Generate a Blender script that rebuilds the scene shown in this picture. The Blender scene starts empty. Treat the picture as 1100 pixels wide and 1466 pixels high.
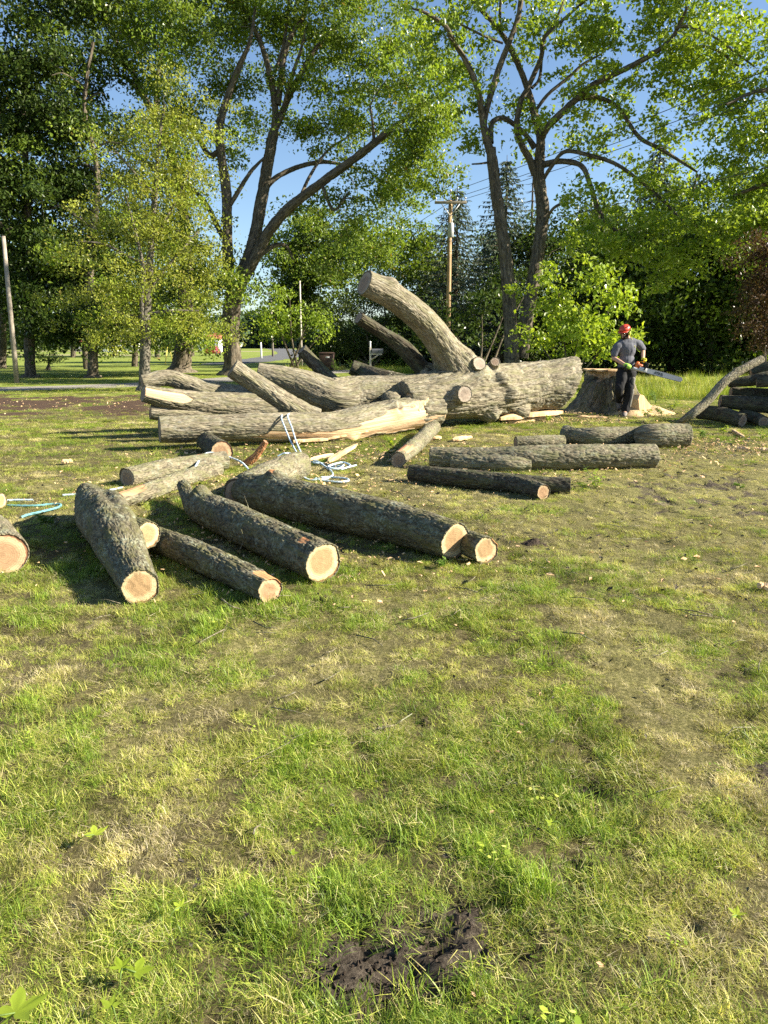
import bpy, math, random
import numpy as np
from mathutils import Vector, Matrix
PI = math.pi
R = math.radians
scene = bpy.context.scene
COL = scene.collection
rng = np.random.default_rng(7)
random.seed(7)

# ------------------------------------------------------------------ camera geometry (photo pixels -> places)
FPX, CU, CV = 1060.0, 550.0, 733.0
CAMH, PITCH = 1.45, R(12.65)
cp, sp = math.cos(PITCH), math.sin(PITCH)

def slope(v):
    b = (CV - v) / FPX
    return (-sp + cp * b) / (cp + sp * b)

def P(u, v, Y):
    """the point at distance Y in front of the camera seen at photo pixel (u, v)"""
    b = (CV - v) / FPX
    a = (u - CU) / FPX
    dy = cp + sp * b
    return np.array([a / dy * Y, Y, CAMH + slope(v) * Y])

def G(u, v, z=0.0):
    return P(u, v, (z - CAMH) / slope(v))

def mpp(v, Y):
    """metres per photo pixel at that place"""
    b = (CV - v) / FPX
    return Y / (cp + sp * b) / FPX

def lie(u, v, rpx, lift=0.0):
    """centre and radius of a log of pixel radius rpx that lies on the ground"""
    b = (CV - v) / FPX
    k = rpx / FPX / (cp + sp * b)
    Y = (CAMH - lift) / (k * 0.97 - slope(v))
    return P(u, v, Y), k * Y

# ------------------------------------------------------------------ noise
def _h(ix, iy, iz, seed):
    with np.errstate(over='ignore'):
        h = (ix.astype(np.int64) * 374761393 + iy.astype(np.int64) * 668265263 + iz.astype(np.int64) * 2147483647 + seed * 974711) & 0xffffffff
        h = ((h ^ (h >> 13)) * 1274126177) & 0xffffffff
        h = ((h ^ (h >> 16)) * 2246822519) & 0xffffffff
        h = h ^ (h >> 15)
    return (h & 0xffffff) / float(0x1000000)

def vnoise(p, seed=0):
    p = np.asarray(p, float)
    f = np.floor(p)
    t = p - f
    t = t * t * (3 - 2 * t)
    i = f.astype(np.int64)
    o = 0
    for dx in (0, 1):
        wx = t[:, 0] if dx else 1 - t[:, 0]
        for dy in (0, 1):
            wy = t[:, 1] if dy else 1 - t[:, 1]
            for dz in (0, 1):
                wz = t[:, 2] if dz else 1 - t[:, 2]
                o = o + wx * wy * wz * _h(i[:, 0] + dx, i[:, 1] + dy, i[:, 2] + dz, seed)
    return o

def fbm(p, octv=4, seed=0):
    p = np.asarray(p, float)
    a, o, w = 0.5, 0, 0
    for k in range(octv):
        o = o + a * vnoise(p * (2 ** k) + 17.3 * k, seed + k)
        w += a
        a *= 0.5
    return o / w

def n2(x, y, s, seed=0, octv=3):
    x = np.asarray(x, float); y = np.asarray(y, float)
    return fbm(np.stack([x.ravel() * s, y.ravel() * s, np.zeros(x.size)], 1), octv, seed).reshape(x.shape)

def bark_h(q, seed=0):
    """furrowed bark, about -1 (crack) to 0.5"""
    w = vnoise(q * 0.55, seed + 11) - 0.5
    w2 = vnoise(q * 0.55 + 40, seed + 12) - 0.5
    q2 = q + np.stack([w, w2, w * 0.6], 1) * 1.5
    n = vnoise(q2, seed)
    m = vnoise(q2 * 1.9 + 9, seed + 3)
    r1 = 1 - np.abs(2 * n - 1)
    r2 = 1 - np.abs(2 * m - 1)
    k = vnoise(q * np.array([.35, .35, .5]) + 7, seed + 21)
    return 0.4 - (0.7 + 1.1 * k) * r1 ** 4 - 0.6 * r2 ** 5 + 0.75 * (vnoise(q2 * np.array([3.3, 3.3, 6.0]), seed + 5) - 0.5) + 0.5 * (vnoise(q2 * np.array([6.5, 6.5, 9.0]), seed + 6) - 0.5)

# ------------------------------------------------------------------ meshes and objects
def mk(name, V, F, mat=None, parent=None, smooth=True, attrs=None, mats=None, mi=None):
    """one mesh object from world-space vertices; F: array of quads / tris or a list of such arrays"""
    V = np.asarray(V, float)
    if parent is not None:
        V = V - np.array(parent['_o'] if '_o' in parent else (0, 0, 0))
    Fs = F if isinstance(F, list) else [F]
    Fs = [np.asarray(f, np.int32) for f in Fs if len(f)]
    me = bpy.data.meshes.new(name)
    me.vertices.add(len(V)); me.vertices.foreach_set('co', V.astype(np.float32).ravel())
    nl = sum(f.size for f in Fs); npoly = sum(len(f) for f in Fs)
    me.loops.add(nl); me.polygons.add(npoly)
    me.loops.foreach_set('vertex_index', np.concatenate([f.ravel() for f in Fs]))
    tot = np.concatenate([np.full(len(f), f.shape[1], np.int32) for f in Fs])
    st = np.concatenate([[0], np.cumsum(tot)[:-1]]).astype(np.int32)
    me.polygons.foreach_set('loop_start', st)
    me.polygons.foreach_set('use_smooth', np.full(npoly, bool(smooth)))
    if mi is not None:
        me.polygons.foreach_set('material_index', np.asarray(mi, np.int32))
    for k, (dom, typ, val) in (attrs or {}).items():
        a = me.attributes.new(k, typ, dom)
        a.data.foreach_set('vector' if typ == 'FLOAT_VECTOR' else 'value', np.asarray(val, np.float32 if typ != 'INT' else np.int32).ravel())
    me.update(calc_edges=True)
    for m in (mats or ([mat] if mat else [])):
        me.materials.append(m)
    o = bpy.data.objects.new(name, me)
    COL.objects.link(o)
    if parent is not None:
        o.parent = parent
        o['_o'] = list(parent['_o']) if '_o' in parent else [0, 0, 0]
        # children of children keep the same world origin
    return o

def thing(name, label, cat, loc=(0, 0, 0), group=None):
    o = bpy.data.objects.new(name, None)
    o.empty_display_size = 0.2
    COL.objects.link(o)
    o.location = Vector([float(c) for c in loc])
    o['_o'] = [float(c) for c in loc]
    o['label'] = label; o['category'] = cat
    if group: o['group'] = group
    return o

def tag(o, label=None, cat=None, group=None, kind=None):
    if label: o['label'] = label
    if cat: o['category'] = cat
    if group: o['group'] = group
    if kind: o['kind'] = kind
    return o

class MB:
    """collects simple pieces into one mesh"""
    def __init__(s): s.V = []; s.T = []; s.Q = []; s.n = 0
    def add(s, V, quads=(), tris=()):
        V = np.asarray(V, float).reshape(-1, 3)
        if len(quads): s.Q.append(np.asarray(quads, np.int64) + s.n)
        if len(tris): s.T.append(np.asarray(tris, np.int64) + s.n)
        s.V.append(V); s.n += len(V)
    def box(s, c, d, rot=None, taper=1.0, bevel=0.0):
        c = np.array(c, float); d = np.array(d, float) / 2
        b = min(bevel, d.min() * 0.9)
        pts = []; 
        if b <= 0:
            for z in (-1, 1):
                k = taper if z > 0 else 1
                for x, y in ((-1, -1), (1, -1), (1, 1), (-1, 1)):
                    pts.append((x * d[0] * k, y * d[1] * k, z * d[2]))
            q = [(3, 2, 1, 0), (4, 5, 6, 7)] + [(i, (i + 1) % 4, 4 + (i + 1) % 4, 4 + i) for i in range(4)]
        else:
            # rounded in plan and at top and bottom
            def ring(z, inset, k):
                o = []
                for sx, sy, a0 in ((1, 1, 0), (-1, 1, 90), (-1, -1, 180), (1, -1, 270)):
                    for a in (0, 30, 60, 90):
                        t = R(a0 + a)
                        o.append(((sx * (d[0] - b) + (b - inset) * math.cos(t)) * k, (sy * (d[1] - b) + (b - inset) * math.sin(t)) * k, z))
                return o
            rings = [ring(-d[2], b * 0.9, 1), ring(-d[2] + b * 0.3, b * 0.3, 1), ring(-d[2] + b, 0, 1), ring(d[2] - b, 0, taper), ring(d[2] - b * 0.3, b * 0.3, taper), ring(d[2], b * 0.9, taper)]
            m = 16
            for r_ in rings: pts += r_
            q = []
            for k in range(5):
                for i in range(m):
                    q.append((k * m + i, k * m + (i + 1) % m, (k + 1) * m + (i + 1) % m, (k + 1) * m + i))
            pts.append((0, 0, -d[2])); pts.append((0, 0, d[2]))
            tr = [(6 * m, (i + 1) % m, i) for i in range(m)] + [(6 * m + 1, 5 * m + i, 5 * m + (i + 1) % m) for i in range(m)]
        pts = np.array(pts)
        if rot is not None: pts = pts @ np.array(rot).T
        s.add(pts + c, q, tr if b > 0 else ())
    def tube(s, pts, rad, seg=8, caps=True):
        V, Q, T = simple_tube(pts, rad, seg, caps)
        s.add(V, Q, T)
    def ell(s, c, r, rot=None, nu=16, nv=10):
        V = []; Q = []; T = []
        for j in range(1, nv):
            ph = PI * j / nv
            for i in range(nu):
                th = 2 * PI * i / nu
                V.append((math.sin(ph) * math.cos(th) * r[0], math.sin(ph) * math.sin(th) * r[1], math.cos(ph) * r[2]))
        for j in range(nv - 2):
            for i in range(nu):
                Q.append((j * nu + i, (j + 1) * nu + i, (j + 1) * nu + (i + 1) % nu, j * nu + (i + 1) % nu))
        V.append((0, 0, r[2])); V.append((0, 0, -r[2])); a = len(V)
        for i in range(nu):
            T.append((a - 2, i, (i + 1) % nu)); T.append((a - 1, (nv - 2) * nu + (i + 1) % nu, (nv - 2) * nu + i))
        V = np.array(V)
        if rot is not None: V = V @ np.array(rot).T
        s.add(V + np.array(c, float), Q, T)
    def build(s, name, mat, parent=None, smooth=True, at=(0, 0, 0), attrs=None):
        V = np.concatenate(s.V) + np.array(at, float)
        F = ([np.concatenate(s.Q)] if s.Q else []) + ([np.concatenate(s.T)] if s.T else [])
        return mk(name, V, F, mat, parent, smooth, attrs)

def frames(C):
    C = np.asarray(C, float)
    T = np.gradient(C, axis=0)
    T /= np.linalg.norm(T, axis=1)[:, None] + 1e-12
    up = np.array([0, 0, 1.0]) if abs(T[0, 2]) < 0.9 else np.array([0, 1.0, 0])
    n = np.cross(up, T[0]); n /= np.linalg.norm(n)
    N = np.zeros_like(C); N[0] = n
    for i in range(1, len(C)):
        n = n - T[i] * n.dot(T[i]); n /= np.linalg.norm(n) + 1e-12
        N[i] = n
    return T, N, np.cross(T, N)

def simple_tube(pts, rad, seg=8, caps=True):
    C = np.asarray(pts, float); n = len(C)
    r = np.broadcast_to(np.asarray(rad, float), (n,))
    T, N, B = frames(C)
    th = np.arange(seg) * 2 * PI / seg
    V = C[:, None] + (N[:, None] * np.cos(th)[None, :, None] + B[:, None] * np.sin(th)[None, :, None]) * r[:, None, None]
    V = V.reshape(-1, 3)
    i = np.arange(n - 1)[:, None] * seg; j = np.arange(seg)[None]; j2 = (j + 1) % seg
    Q = np.stack([i + j, i + j2, i + seg + j2, i + seg + j], -1).reshape(-1, 4)
    Tr = np.zeros((0, 3), int)
    if caps:
        a = len(V)
        V = np.concatenate([V, C[:1], C[-1:]])
        jj = np.arange(seg); j2 = (jj + 1) % seg
        Tr = np.concatenate([np.stack([np.full(seg, a), j2, jj], 1), np.stack([np.full(seg, a + 1), (n - 1) * seg + jj, (n - 1) * seg + j2], 1)])
    return V, Q, Tr

def spline(pts, rad, step):
    """Catmull-Rom through the points, evenly spaced"""
    p = np.asarray(pts, float); r = np.asarray(rad, float)
    if len(p) == 2:
        p = np.array([p[0], p[0] * .67 + p[1] * .33, p[0] * .33 + p[1] * .67, p[1]]); r = np.array([r[0], r[0] * .67 + r[1] * .33, r[0] * .33 + r[1] * .67, r[1]])
    q = np.concatenate([p, r[:, None]], 1)
    q = np.concatenate([2 * q[:1] - q[1:2], q, 2 * q[-1:] - q[-2:-1]])
    out = []
    for i in range(1, len(q) - 2):
        a, b, c, d = q[i - 1:i + 3]
        t = np.linspace(0, 1, 24, endpoint=False)[:, None]
        out.append(0.5 * (2 * b + (c - a) * t + (2 * a - 5 * b + 4 * c - d) * t ** 2 + (3 * b - a - 3 * c + d) * t ** 3))
    out.append(q[-2:-1])
    o = np.concatenate(out)
    s = np.concatenate([[0], np.cumsum(np.linalg.norm(np.diff(o[:, :3], axis=0), axis=1))])
    m = max(3, int(s[-1] / step) + 1)
    ss = np.linspace(0, s[-1], m)
    o = np.stack([np.interp(ss, s, o[:, k]) for k in range(4)], 1)
    return o[:, :3], np.maximum(o[:, 3], 0.002), ss

def limb_mesh(pts, rad, step=0.012, seg=96, amp=0.006, spacing=0.03, stretch=3.0, seed=0, lump=0.12, bumps=(), wood=None, cut=(0, 0), oval=0.0, rim=True, fade=0.0):
    """a barked limb: returns dict with V, F, bark coordinates, wood mask, end rings.
    bumps: (length fraction, angle, height m, length width m, angle width); wood(sf, th, C) -> mask 0..1"""
    C, r, s = spline(pts, rad, step)
    n = len(C); T, N, B = frames(C)
    th = np.arange(seg) * 2 * PI / seg
    Rn = float(r.mean())
    ct, st_ = np.cos(th), np.sin(th)
    bk = np.stack(np.broadcast_arrays(Rn * ct[None], Rn * st_[None], (s / stretch)[:, None]), -1).reshape(-1, 3)
    low = fbm(np.stack(np.broadcast_arrays(ct[None] * 1.1, st_[None] * 1.1, (s / (Rn * 4.5))[:, None]), -1).reshape(-1, 3), 3, seed + 50) - 0.5
    rr = np.repeat(r, seg) * (1 + lump * 2 * low)
    if oval:
        rr = rr * (1 + oval * np.tile(np.cos(2 * th + seed), n))
    S = np.repeat(s, seg); TH = np.tile(th, n)
    for (f, a, h, ws, wa) in bumps:
        da = (TH - a + PI) % (2 * PI) - PI
        rr = rr + h * np.exp(-((S - f * s[-1]) / ws) ** 2 - (da / wa) ** 2)
    wm = np.zeros(n * seg)
    if wood is not None:
        wm = np.clip(wood(S / s[-1], TH, bk), 0, 1)
    d = bark_h(bk / spacing + seed * 3.7, seed) * amp
    gr = (vnoise(bk * np.array([160., 160., 25.]), seed + 77) - 0.5) * amp * 0.7
    rr2 = rr + d * (1 - wm) + (gr - amp * 1.6) * wm
    # tilt of the end cuts: shift the end rings along the axis
    tiltv = np.zeros(n * seg)
    L = s[-1]
    for e, k in enumerate(cut):
        if k:
            w = np.clip(1 - (S if e == 0 else L - S) / (Rn * 3), 0, 1)
            tiltv += k * w * rr2 * np.cos(TH - 0.9)
    Nn, Bn, Tn = (np.repeat(x, seg, 0) for x in (N, B, T))
    V = np.repeat(C, seg, 0) + (Nn * np.cos(TH)[:, None] + Bn * np.sin(TH)[:, None]) * rr2[:, None] + Tn * tiltv[:, None]
    i = np.arange(n - 1)[:, None] * seg; j = np.arange(seg)[None]; j2 = (j + 1) % seg
    F = np.stack([i + j, i + j2, i + seg + j2, i + seg + j], -1).reshape(-1, 4)
    ends = []
    for e in (0, 1):
        k0 = 0 if e == 0 else (n - 1) * seg
        ring = V[k0:k0 + seg]
        ax = -T[0] if e == 0 else T[-1]
        c0 = ring.mean(0)
        ends.append((c0, ring, ax, float(np.linalg.norm(ring - c0, axis=1).mean())))
        if rim:      # a lip of bark turned inwards
            a = len(V)
            inner = c0 + (ring - c0) * 0.955
            V = np.concatenate([V, inner, inner - ax * 0.03])
            bk = np.concatenate([bk, bk[k0:k0 + seg], bk[k0:k0 + seg]]); wm = np.concatenate([wm, wm[k0:k0 + seg], wm[k0:k0 + seg]])
            jj = np.arange(seg); j2_ = (jj + 1) % seg
            A = np.stack([k0 + jj, a + jj, a + j2_, k0 + j2_], 1); Bq = np.stack([a + jj, a + seg + jj, a + seg + j2_, a + j2_], 1)
            if e == 1: A = A[:, ::-1]; Bq = Bq[:, ::-1]
            F = np.concatenate([F, A, Bq])
    return dict(V=V, F=F, bk=bk, wm=wm, ends=ends, C=C, r=r, s=s)

def cut_face(end, mat, parent, seed=0, k=0.968, dome=0.0, name='cut_face', rough=0.004, push=-0.006):
    c0, ring, ax, Rr = end
    seg = len(ring); m = 16
    V = [c0[None] + ax * push]; E = [np.zeros((1, 2))]
    th = np.arange(seg) * 2 * PI / seg
    for q in range(1, m + 1):
        f = q / m
        V.append(c0 + (ring - c0) * f * k + ax * (push + dome * (1 - f * f)))
        E.append(np.stack([np.cos(th) * f, np.sin(th) * f], 1))
    V = np.concatenate(V); E = np.concatenate(E)
    V = V + ax * ((fbm(np.concatenate([E * 2.2, np.full((len(E), 1), seed * 1.7)], 1), 3, seed) - 0.5) * rough * 2)[:, None]
    jj = np.arange(seg); j2 = (jj + 1) % seg
    T = np.stack([np.zeros(seg, int), 1 + jj, 1 + j2], 1)
    Q = np.concatenate([np.stack([1 + q * seg + jj, 1 + (q + 1) * seg + jj, 1 + (q + 1) * seg + j2, 1 + q * seg + j2], 1) for q in range(m - 1)])
    # face the outside
    nrm = np.cross(V[1] - V[0], V[1 + seg // 4] - V[0])
    if nrm.dot(ax) < 0: T = T[:, ::-1]; Q = Q[:, ::-1]
    eg = np.concatenate([E, np.full((len(E), 1), float(seed % 50))], 1)
    return mk(name, V, [Q, T], mat, parent, True, {'eg': ('POINT', 'FLOAT_VECTOR', eg)})

def limb_obj(name, L, mat, parent):
    return mk(name, L['V'], L['F'], mat, parent, True, {'bk': ('POINT', 'FLOAT_VECTOR', L['bk']), 'wd': ('POINT', 'FLOAT', L['wm'])})

def leaf_quads(c, d, n, L, wd, fold, lv):
    """folded rhombic leaves: centre, direction, normal -> mesh arrays"""
    k = len(c)
    d = d / (np.linalg.norm(d, axis=1)[:, None] + 1e-9)
    s = np.cross(d, n); s /= np.linalg.norm(s, axis=1)[:, None] + 1e-9
    n = np.cross(s, d)
    L = np.broadcast_to(L, (k,))[:, None]; wd = np.broadcast_to(wd, (k,))[:, None]
    V = np.stack([c - d * L * .5, c + s * wd * .5 + n * fold * wd - d * L * .06, c + d * L * .5, c - s * wd * .5 + n * fold * wd - d * L * .06], 1).reshape(-1, 3)
    b = np.arange(k)[:, None] * 4
    T = np.concatenate([b + np.array([[0, 1, 2]]), b + np.array([[0, 2, 3]])])
    return V, T, np.concatenate([lv, lv])

# ------------------------------------------------------------------ materials
class NT:
    def __init__(s, name):
        s.m = bpy.data.materials.new(name); s.m.use_nodes = True
        s.t = s.m.node_tree; s.t.nodes.clear()
        s.out = s.n('ShaderNodeOutputMaterial')
    def n(s, typ, **kw):
        x = s.t.nodes.new(typ)
        for k, v in kw.items():
            if k == 'inp':
                for a, b in v.items():
                    if isinstance(b, bpy.types.NodeSocket): s.t.links.new(b, x.inputs[a])
                    else: x.inputs[a].default_value = b
            else: setattr(x, k, v)
        return x
    def link(s, a, b): s.t.links.new(a, b)
    def attr(s, name, inst=False):
        return s.n('ShaderNodeAttribute', attribute_name=name, attribute_type='INSTANCER' if inst else 'GEOMETRY')
    def noise(s, vec, scale, detail=4, rough=0.6, dist=0.0):
        x = s.n('ShaderNodeTexNoise', inp={'Scale': scale, 'Detail': detail, 'Roughness': rough, 'Distortion': dist})
        if vec is not None: s.link(vec, x.inputs['Vector'])
        return x
    def mapv(s, vec, scale=(1, 1, 1), loc=(0, 0, 0)):
        x = s.n('ShaderNodeMapping', inp={'Scale': scale, 'Location': loc}); s.link(vec, x.inputs['Vector']); return x.outputs[0]
    def ramp(s, fac, stops, interp='LINEAR'):
        x = s.n('ShaderNodeValToRGB'); cr = x.color_ramp; cr.interpolation = interp
        while len(cr.elements) < len(stops): cr.elements.new(0.5)
        for e, (p, c) in zip(cr.elements, stops):
            e.position = p; e.color = (c, c, c, 1) if isinstance(c, (int, float)) else (*c, 1)
        s.link(fac, x.inputs[0]); return x.outputs[0]
    def math(s, op, a, b=None, c=None, clamp=False):
        x = s.n('ShaderNodeMath', operation=op, use_clamp=clamp)
        for i, v in enumerate((a, b, c)):
            if v is None: continue
            if isinstance(v, bpy.types.NodeSocket): s.link(v, x.inputs[i])
            else: x.inputs[i].default_value = v
        return x.outputs[0]
    def mix(s, fac, a, b, mode='MIX'):
        x = s.n('ShaderNodeMix', data_type='RGBA', blend_type=mode)
        for k, v in ((0, fac), (6, a), (7, b)):
            if isinstance(v, bpy.types.NodeSocket): s.link(v, x.inputs[k])
            else: x.inputs[k].default_value = v if k == 0 else (*v, 1)
        return x.outputs[2]
    def bump(s, h, strength=0.5, dist=0.01):
        return s.n('ShaderNodeBump', inp={'Height': h, 'Strength': strength, 'Distance': dist}).outputs[0]
    def bsdf(s, col, rough=0.8, normal=None, spec=0.3, metal=0.0):
        x = s.n('ShaderNodeBsdfPrincipled', inp={'Roughness': rough, 'Metallic': metal, 'Specular IOR Level': spec})
        if isinstance(col, bpy.types.NodeSocket): s.link(col, x.inputs['Base Color'])
        else: x.inputs['Base Color'].default_value = (*col, 1)
        if normal is not None: s.link(normal, x.inputs['Normal'])
        s.link(x.outputs[0], s.out.inputs[0]); return x

def m_bark(name, dark, mid, light, lichen=None, lich_amt=0.5, moss=None, grain=1.0, bumpd=0.006, wood=((0.62, 0.40, 0.20), (0.80, 0.62, 0.38))):
    t = NT(name)
    bk = t.attr('bk').outputs['Vector']
    v = t.mapv(bk, (grain, grain, grain))
    n1 = t.noise(v, 45, 6, 0.65, 0.4).outputs[0]
    n2_ = t.noise(v, 9, 4, 0.6).outputs[0]
    vo = t.n('ShaderNodeTexVoronoi', feature='DISTANCE_TO_EDGE', inp={'Scale': 38.0}); t.link(v, vo.inputs['Vector'])
    n0 = t.noise(t.mapv(bk, (grain, grain, grain * 1.6)), 16, 6, 0.7, 0.6).outputs[0]
    n1 = t.math('ADD', t.math('MULTIPLY', n1, 0.55), t.math('MULTIPLY', n0, 0.45))
    c = t.ramp(n1, [(0.36, dark), (0.5, mid), (0.66, light)])
    c = t.mix(t.ramp(n2_, [(0.4, 0.0), (0.65, 0.6)]), c, tuple(a * 0.6 for a in mid))
    nf = t.noise(t.mapv(bk, (grain, grain, grain * 1.2)), 15, 4, 0.55, 1.2).outputs[0]
    fl = t.ramp(t.math('ABSOLUTE', t.math('SUBTRACT', nf, 0.5)), [(0.0, 0.85), (0.018, 0.6), (0.05, 0.0)])
    c = t.mix(fl, c, tuple(a * 0.6 for a in dark))
    if moss:
        nm = t.noise(v, 14, 5, 0.7).outputs[0]
        c = t.mix(t.ramp(nm, [(0.46, 0.0), (0.62, 0.75)]), c, moss)
    if lichen:
        nl = t.noise(t.mapv(bk, (1, 1, 3.5)), 26, 8, 0.75, 0.8).outputs[0]
        nb = t.noise(t.mapv(bk, (1, 1, 3.5)), 5, 3, 0.6).outputs[0]
        lf = t.math('MULTIPLY', t.ramp(nl, [(0.5, 0.0), (0.58, 1.0)]), t.ramp(nb, [(0.42, 0.0), (0.6, 1.0)]))
        c = t.mix(t.math('MULTIPLY', lf, lich_amt), c, lichen)
    # torn, barkless wood
    wd = t.attr('wd').outputs['Fac']
    nw = t.noise(t.mapv(bk, (1, 1, 0.1)), 55, 5, 0.7, 0.3).outputs[0]
    nw2 = t.noise(t.mapv(bk, (1, 1, 0.6)), 12, 3, 0.6).outputs[0]
    wc = t.mix(nw2, wood[0], wood[1]); wc = t.mix(t.ramp(nw, [(0.38, 0.75), (0.58, 0.0)]), wc, (wood[0][0] * .62, wood[0][1] * .48, wood[0][2] * .38))
    wmask = t.ramp(wd, [(0.4, 0.0), (0.6, 1.0)])
    c = t.mix(wmask, c, wc)
    h = t.math('ADD', t.math('MULTIPLY', n1, 0.9), t.math('MULTIPLY', t.ramp(vo.outputs[0], [(0.0, 0.0), (0.25, 1.0)]), 0.5))
    h = t.math('MULTIPLY', h, t.math('SUBTRACT', 1.0, t.math('MULTIPLY', wmask, 0.75)))
    t.bsdf(c, 0.92, t.bump(h, 0.9, bumpd), 0.15)
    return t.m

def m_end(name, heart, sap, edge, pith=(0.06, -0.1), stain=0.4):
    t = NT(name)
    eg = t.attr('eg').outputs['Vector']
    dn = t.noise(eg, 2.2, 4, 0.6)
    off = t.n('ShaderNodeVectorMath', operation='SCALE', inp={0: dn.outputs['Color'], 'Scale': 0.13}).outputs[0]
    w = t.n('ShaderNodeVectorMath', operation='ADD', inp={0: eg, 1: off}).outputs[0]
    w = t.mapv(w, (1, 1, 0), (-0.065 + pith[0], -0.065 + pith[1], 0))
    sx = t.n('ShaderNodeSeparateXYZ'); t.link(w, sx.inputs[0])
    ln = t.n('ShaderNodeVectorMath', operation='LENGTH', inp={0: w}).outputs['Value']
    c = t.ramp(ln, [(0.0, tuple(a * 0.72 for a in heart)), (0.08, heart), (0.6, heart), (0.7, tuple((a + b) / 2 for a, b in zip(heart, sap))), (0.78, sap), (0.97, sap), (1.03, edge)])
    rg = t.math('SINE', t.math('MULTIPLY', t.math('ADD', ln, t.math('MULTIPLY', dn.outputs[0], 0.05)), 62.0))
    c = t.mix(t.ramp(rg, [(0.4, 0.0), (1.0, 0.5)]), c, tuple(a * 0.5 for a in heart))
    # saw marks: nearly parallel scratches; checks: rays from the pith
    sm = t.noise(t.mapv(eg, (4, 40, 1)), 1.0, 4, 0.7).outputs[0]
    c = t.mix(t.ramp(sm, [(0.35, 0.55), (0.6, 0.0)]), c, tuple(a * 0.6 for a in heart))
    ang = t.math('ARCTAN2', sx.outputs[1], sx.outputs[0])
    cb = t.n('ShaderNodeCombineXYZ', inp={0: t.math('MULTIPLY', ang, 5.0), 1: t.math('MULTIPLY', ln, 0.7)})
    rn = t.noise(cb.outputs[0], 2.0, 3, 0.8).outputs[0]
    ck = t.math('MULTIPLY', t.ramp(rn, [(0.62, 0.0), (0.67, 1.0)]), t.ramp(ln, [(0.0, 1.0), (0.5, 0.6), (0.75, 0.0)]))
    c = t.mix(t.math('MULTIPLY', ck, 0.8), c, (0.10, 0.05, 0.025))
    st = t.noise(eg, 3.2, 6, 0.7, 1.0).outputs[0]
    c = t.mix(t.math('MULTIPLY', t.ramp(st, [(0.48, 0.0), (0.68, 1.0)]), stain), c, tuple(a * 0.45 for a in heart))
    t.bsdf(c, 0.85, t.bump(t.math('ADD', sm, t.math('MULTIPLY', rg, 0.06)), 0.6, 0.004), 0.2)
    return t.m

def m_leaf(name, a, b, c, trans=0.35, gloss=0.25, yellow=None):
    """three greens picked per leaf"""
    t = NT(name)
    lv = t.attr('lv').outputs['Fac']
    stops = [(0.0, a), (0.5, b), (0.9, c)]
    if yellow: stops.append((0.985, yellow))
    col = t.ramp(lv, stops)
    geo = t.n('ShaderNodeNewGeometry')
    pn = t.noise(geo.outputs['Position'], 0.45, 2).outputs[0]
    col = t.mix(t.ramp(pn, [(0.35, 0.0), (0.65, 0.45)]), col, tuple(x * 0.6 for x in b))
    d = t.n('ShaderNodeBsdfDiffuse', inp={'Color': col})
    tc = t.mix(1.0, col, (1.25, 1.2, 0.55), 'MULTIPLY')
    tr = t.n('ShaderNodeBsdfTranslucent', inp={'Color': tc})
    m1 = t.n('ShaderNodeMixShader', inp={0: trans, 1: d.outputs[0], 2: tr.outputs[0]})
    g = t.n('ShaderNodeBsdfGlossy', inp={'Color': (1, 1, 1, 1), 'Roughness': 0.55})
    fr = t.n('ShaderNodeFresnel', inp={'IOR': 1.4})
    m2 = t.n('ShaderNodeMixShader', inp={0: t.math('MULTIPLY', fr.outputs[0], gloss * 0.45), 1: m1.outputs[0], 2: g.outputs[0]})
    t.link(m2.outputs[0], t.out.inputs[0])
    return t.m

def m_plain(name, col, rough=0.6, spec=0.3, metal=0.0, var=0.25, scale=8.0, bump=0.3, bd=0.003):
    t = NT(name)
    tc = t.n('ShaderNodeTexCoord').outputs['Object']
    n = t.noise(tc, scale, 5, 0.65).outputs[0]
    c = t.mix(t.ramp(n, [(0.3, 0.0), (0.7, 1.0)]), tuple(x * (1 - var) for x in col), tuple(min(1, x * (1 + var)) for x in col))
    t.bsdf(c, rough, t.bump(t.noise(tc, scale * 6, 4).outputs[0], bump, bd), spec, metal)
    return t.m

M = {}
M['bark_trunk'] = m_bark('weathered trunk bark', (0.10, 0.082, 0.055), (0.28, 0.24, 0.165), (0.41, 0.36, 0.265), (0.36, 0.355, 0.29), 0.5, (0.19, 0.18, 0.095), bumpd=0.014, wood=((0.58, 0.40, 0.23), (0.74, 0.58, 0.37)))
M['bark_front'] = m_bark('mossy lichened bark', (0.05, 0.042, 0.027), (0.14, 0.124, 0.08), (0.27, 0.24, 0.16), (0.34, 0.37, 0.27), 0.6, (0.13, 0.125, 0.05), bumpd=0.008, wood=((0.50, 0.22, 0.09), (0.70, 0.40, 0.20)))
M['bark_pale'] = m_bark('pale log bark', (0.08, 0.066, 0.045), (0.22, 0.19, 0.125), (0.37, 0.32, 0.22), (0.32, 0.35, 0.27), 0.45, (0.165, 0.165, 0.08), bumpd=0.009, wood=((0.48, 0.22, 0.11), (0.66, 0.38, 0.22)))
M['bark_dark'] = m_bark('dark log bark', (0.03, 0.025, 0.018), (0.085, 0.07, 0.05), (0.16, 0.14, 0.10), (0.24, 0.26, 0.20), 0.4, (0.10, 0.105, 0.05), bumpd=0.009)
M['bark_tree'] = m_bark('living tree bark', (0.055, 0.044, 0.031), (0.15, 0.122, 0.085), (0.28, 0.23, 0.165), (0.26, 0.27, 0.22), 0.3, None, grain=0.35, bumpd=0.02)
M['bark_smooth'] = m_bark('grey smooth bark', (0.08, 0.07, 0.055), (0.17, 0.15, 0.115), (0.28, 0.25, 0.20), (0.3, 0.3, 0.26), 0.4, None, grain=0.5, bumpd=0.01)
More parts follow.
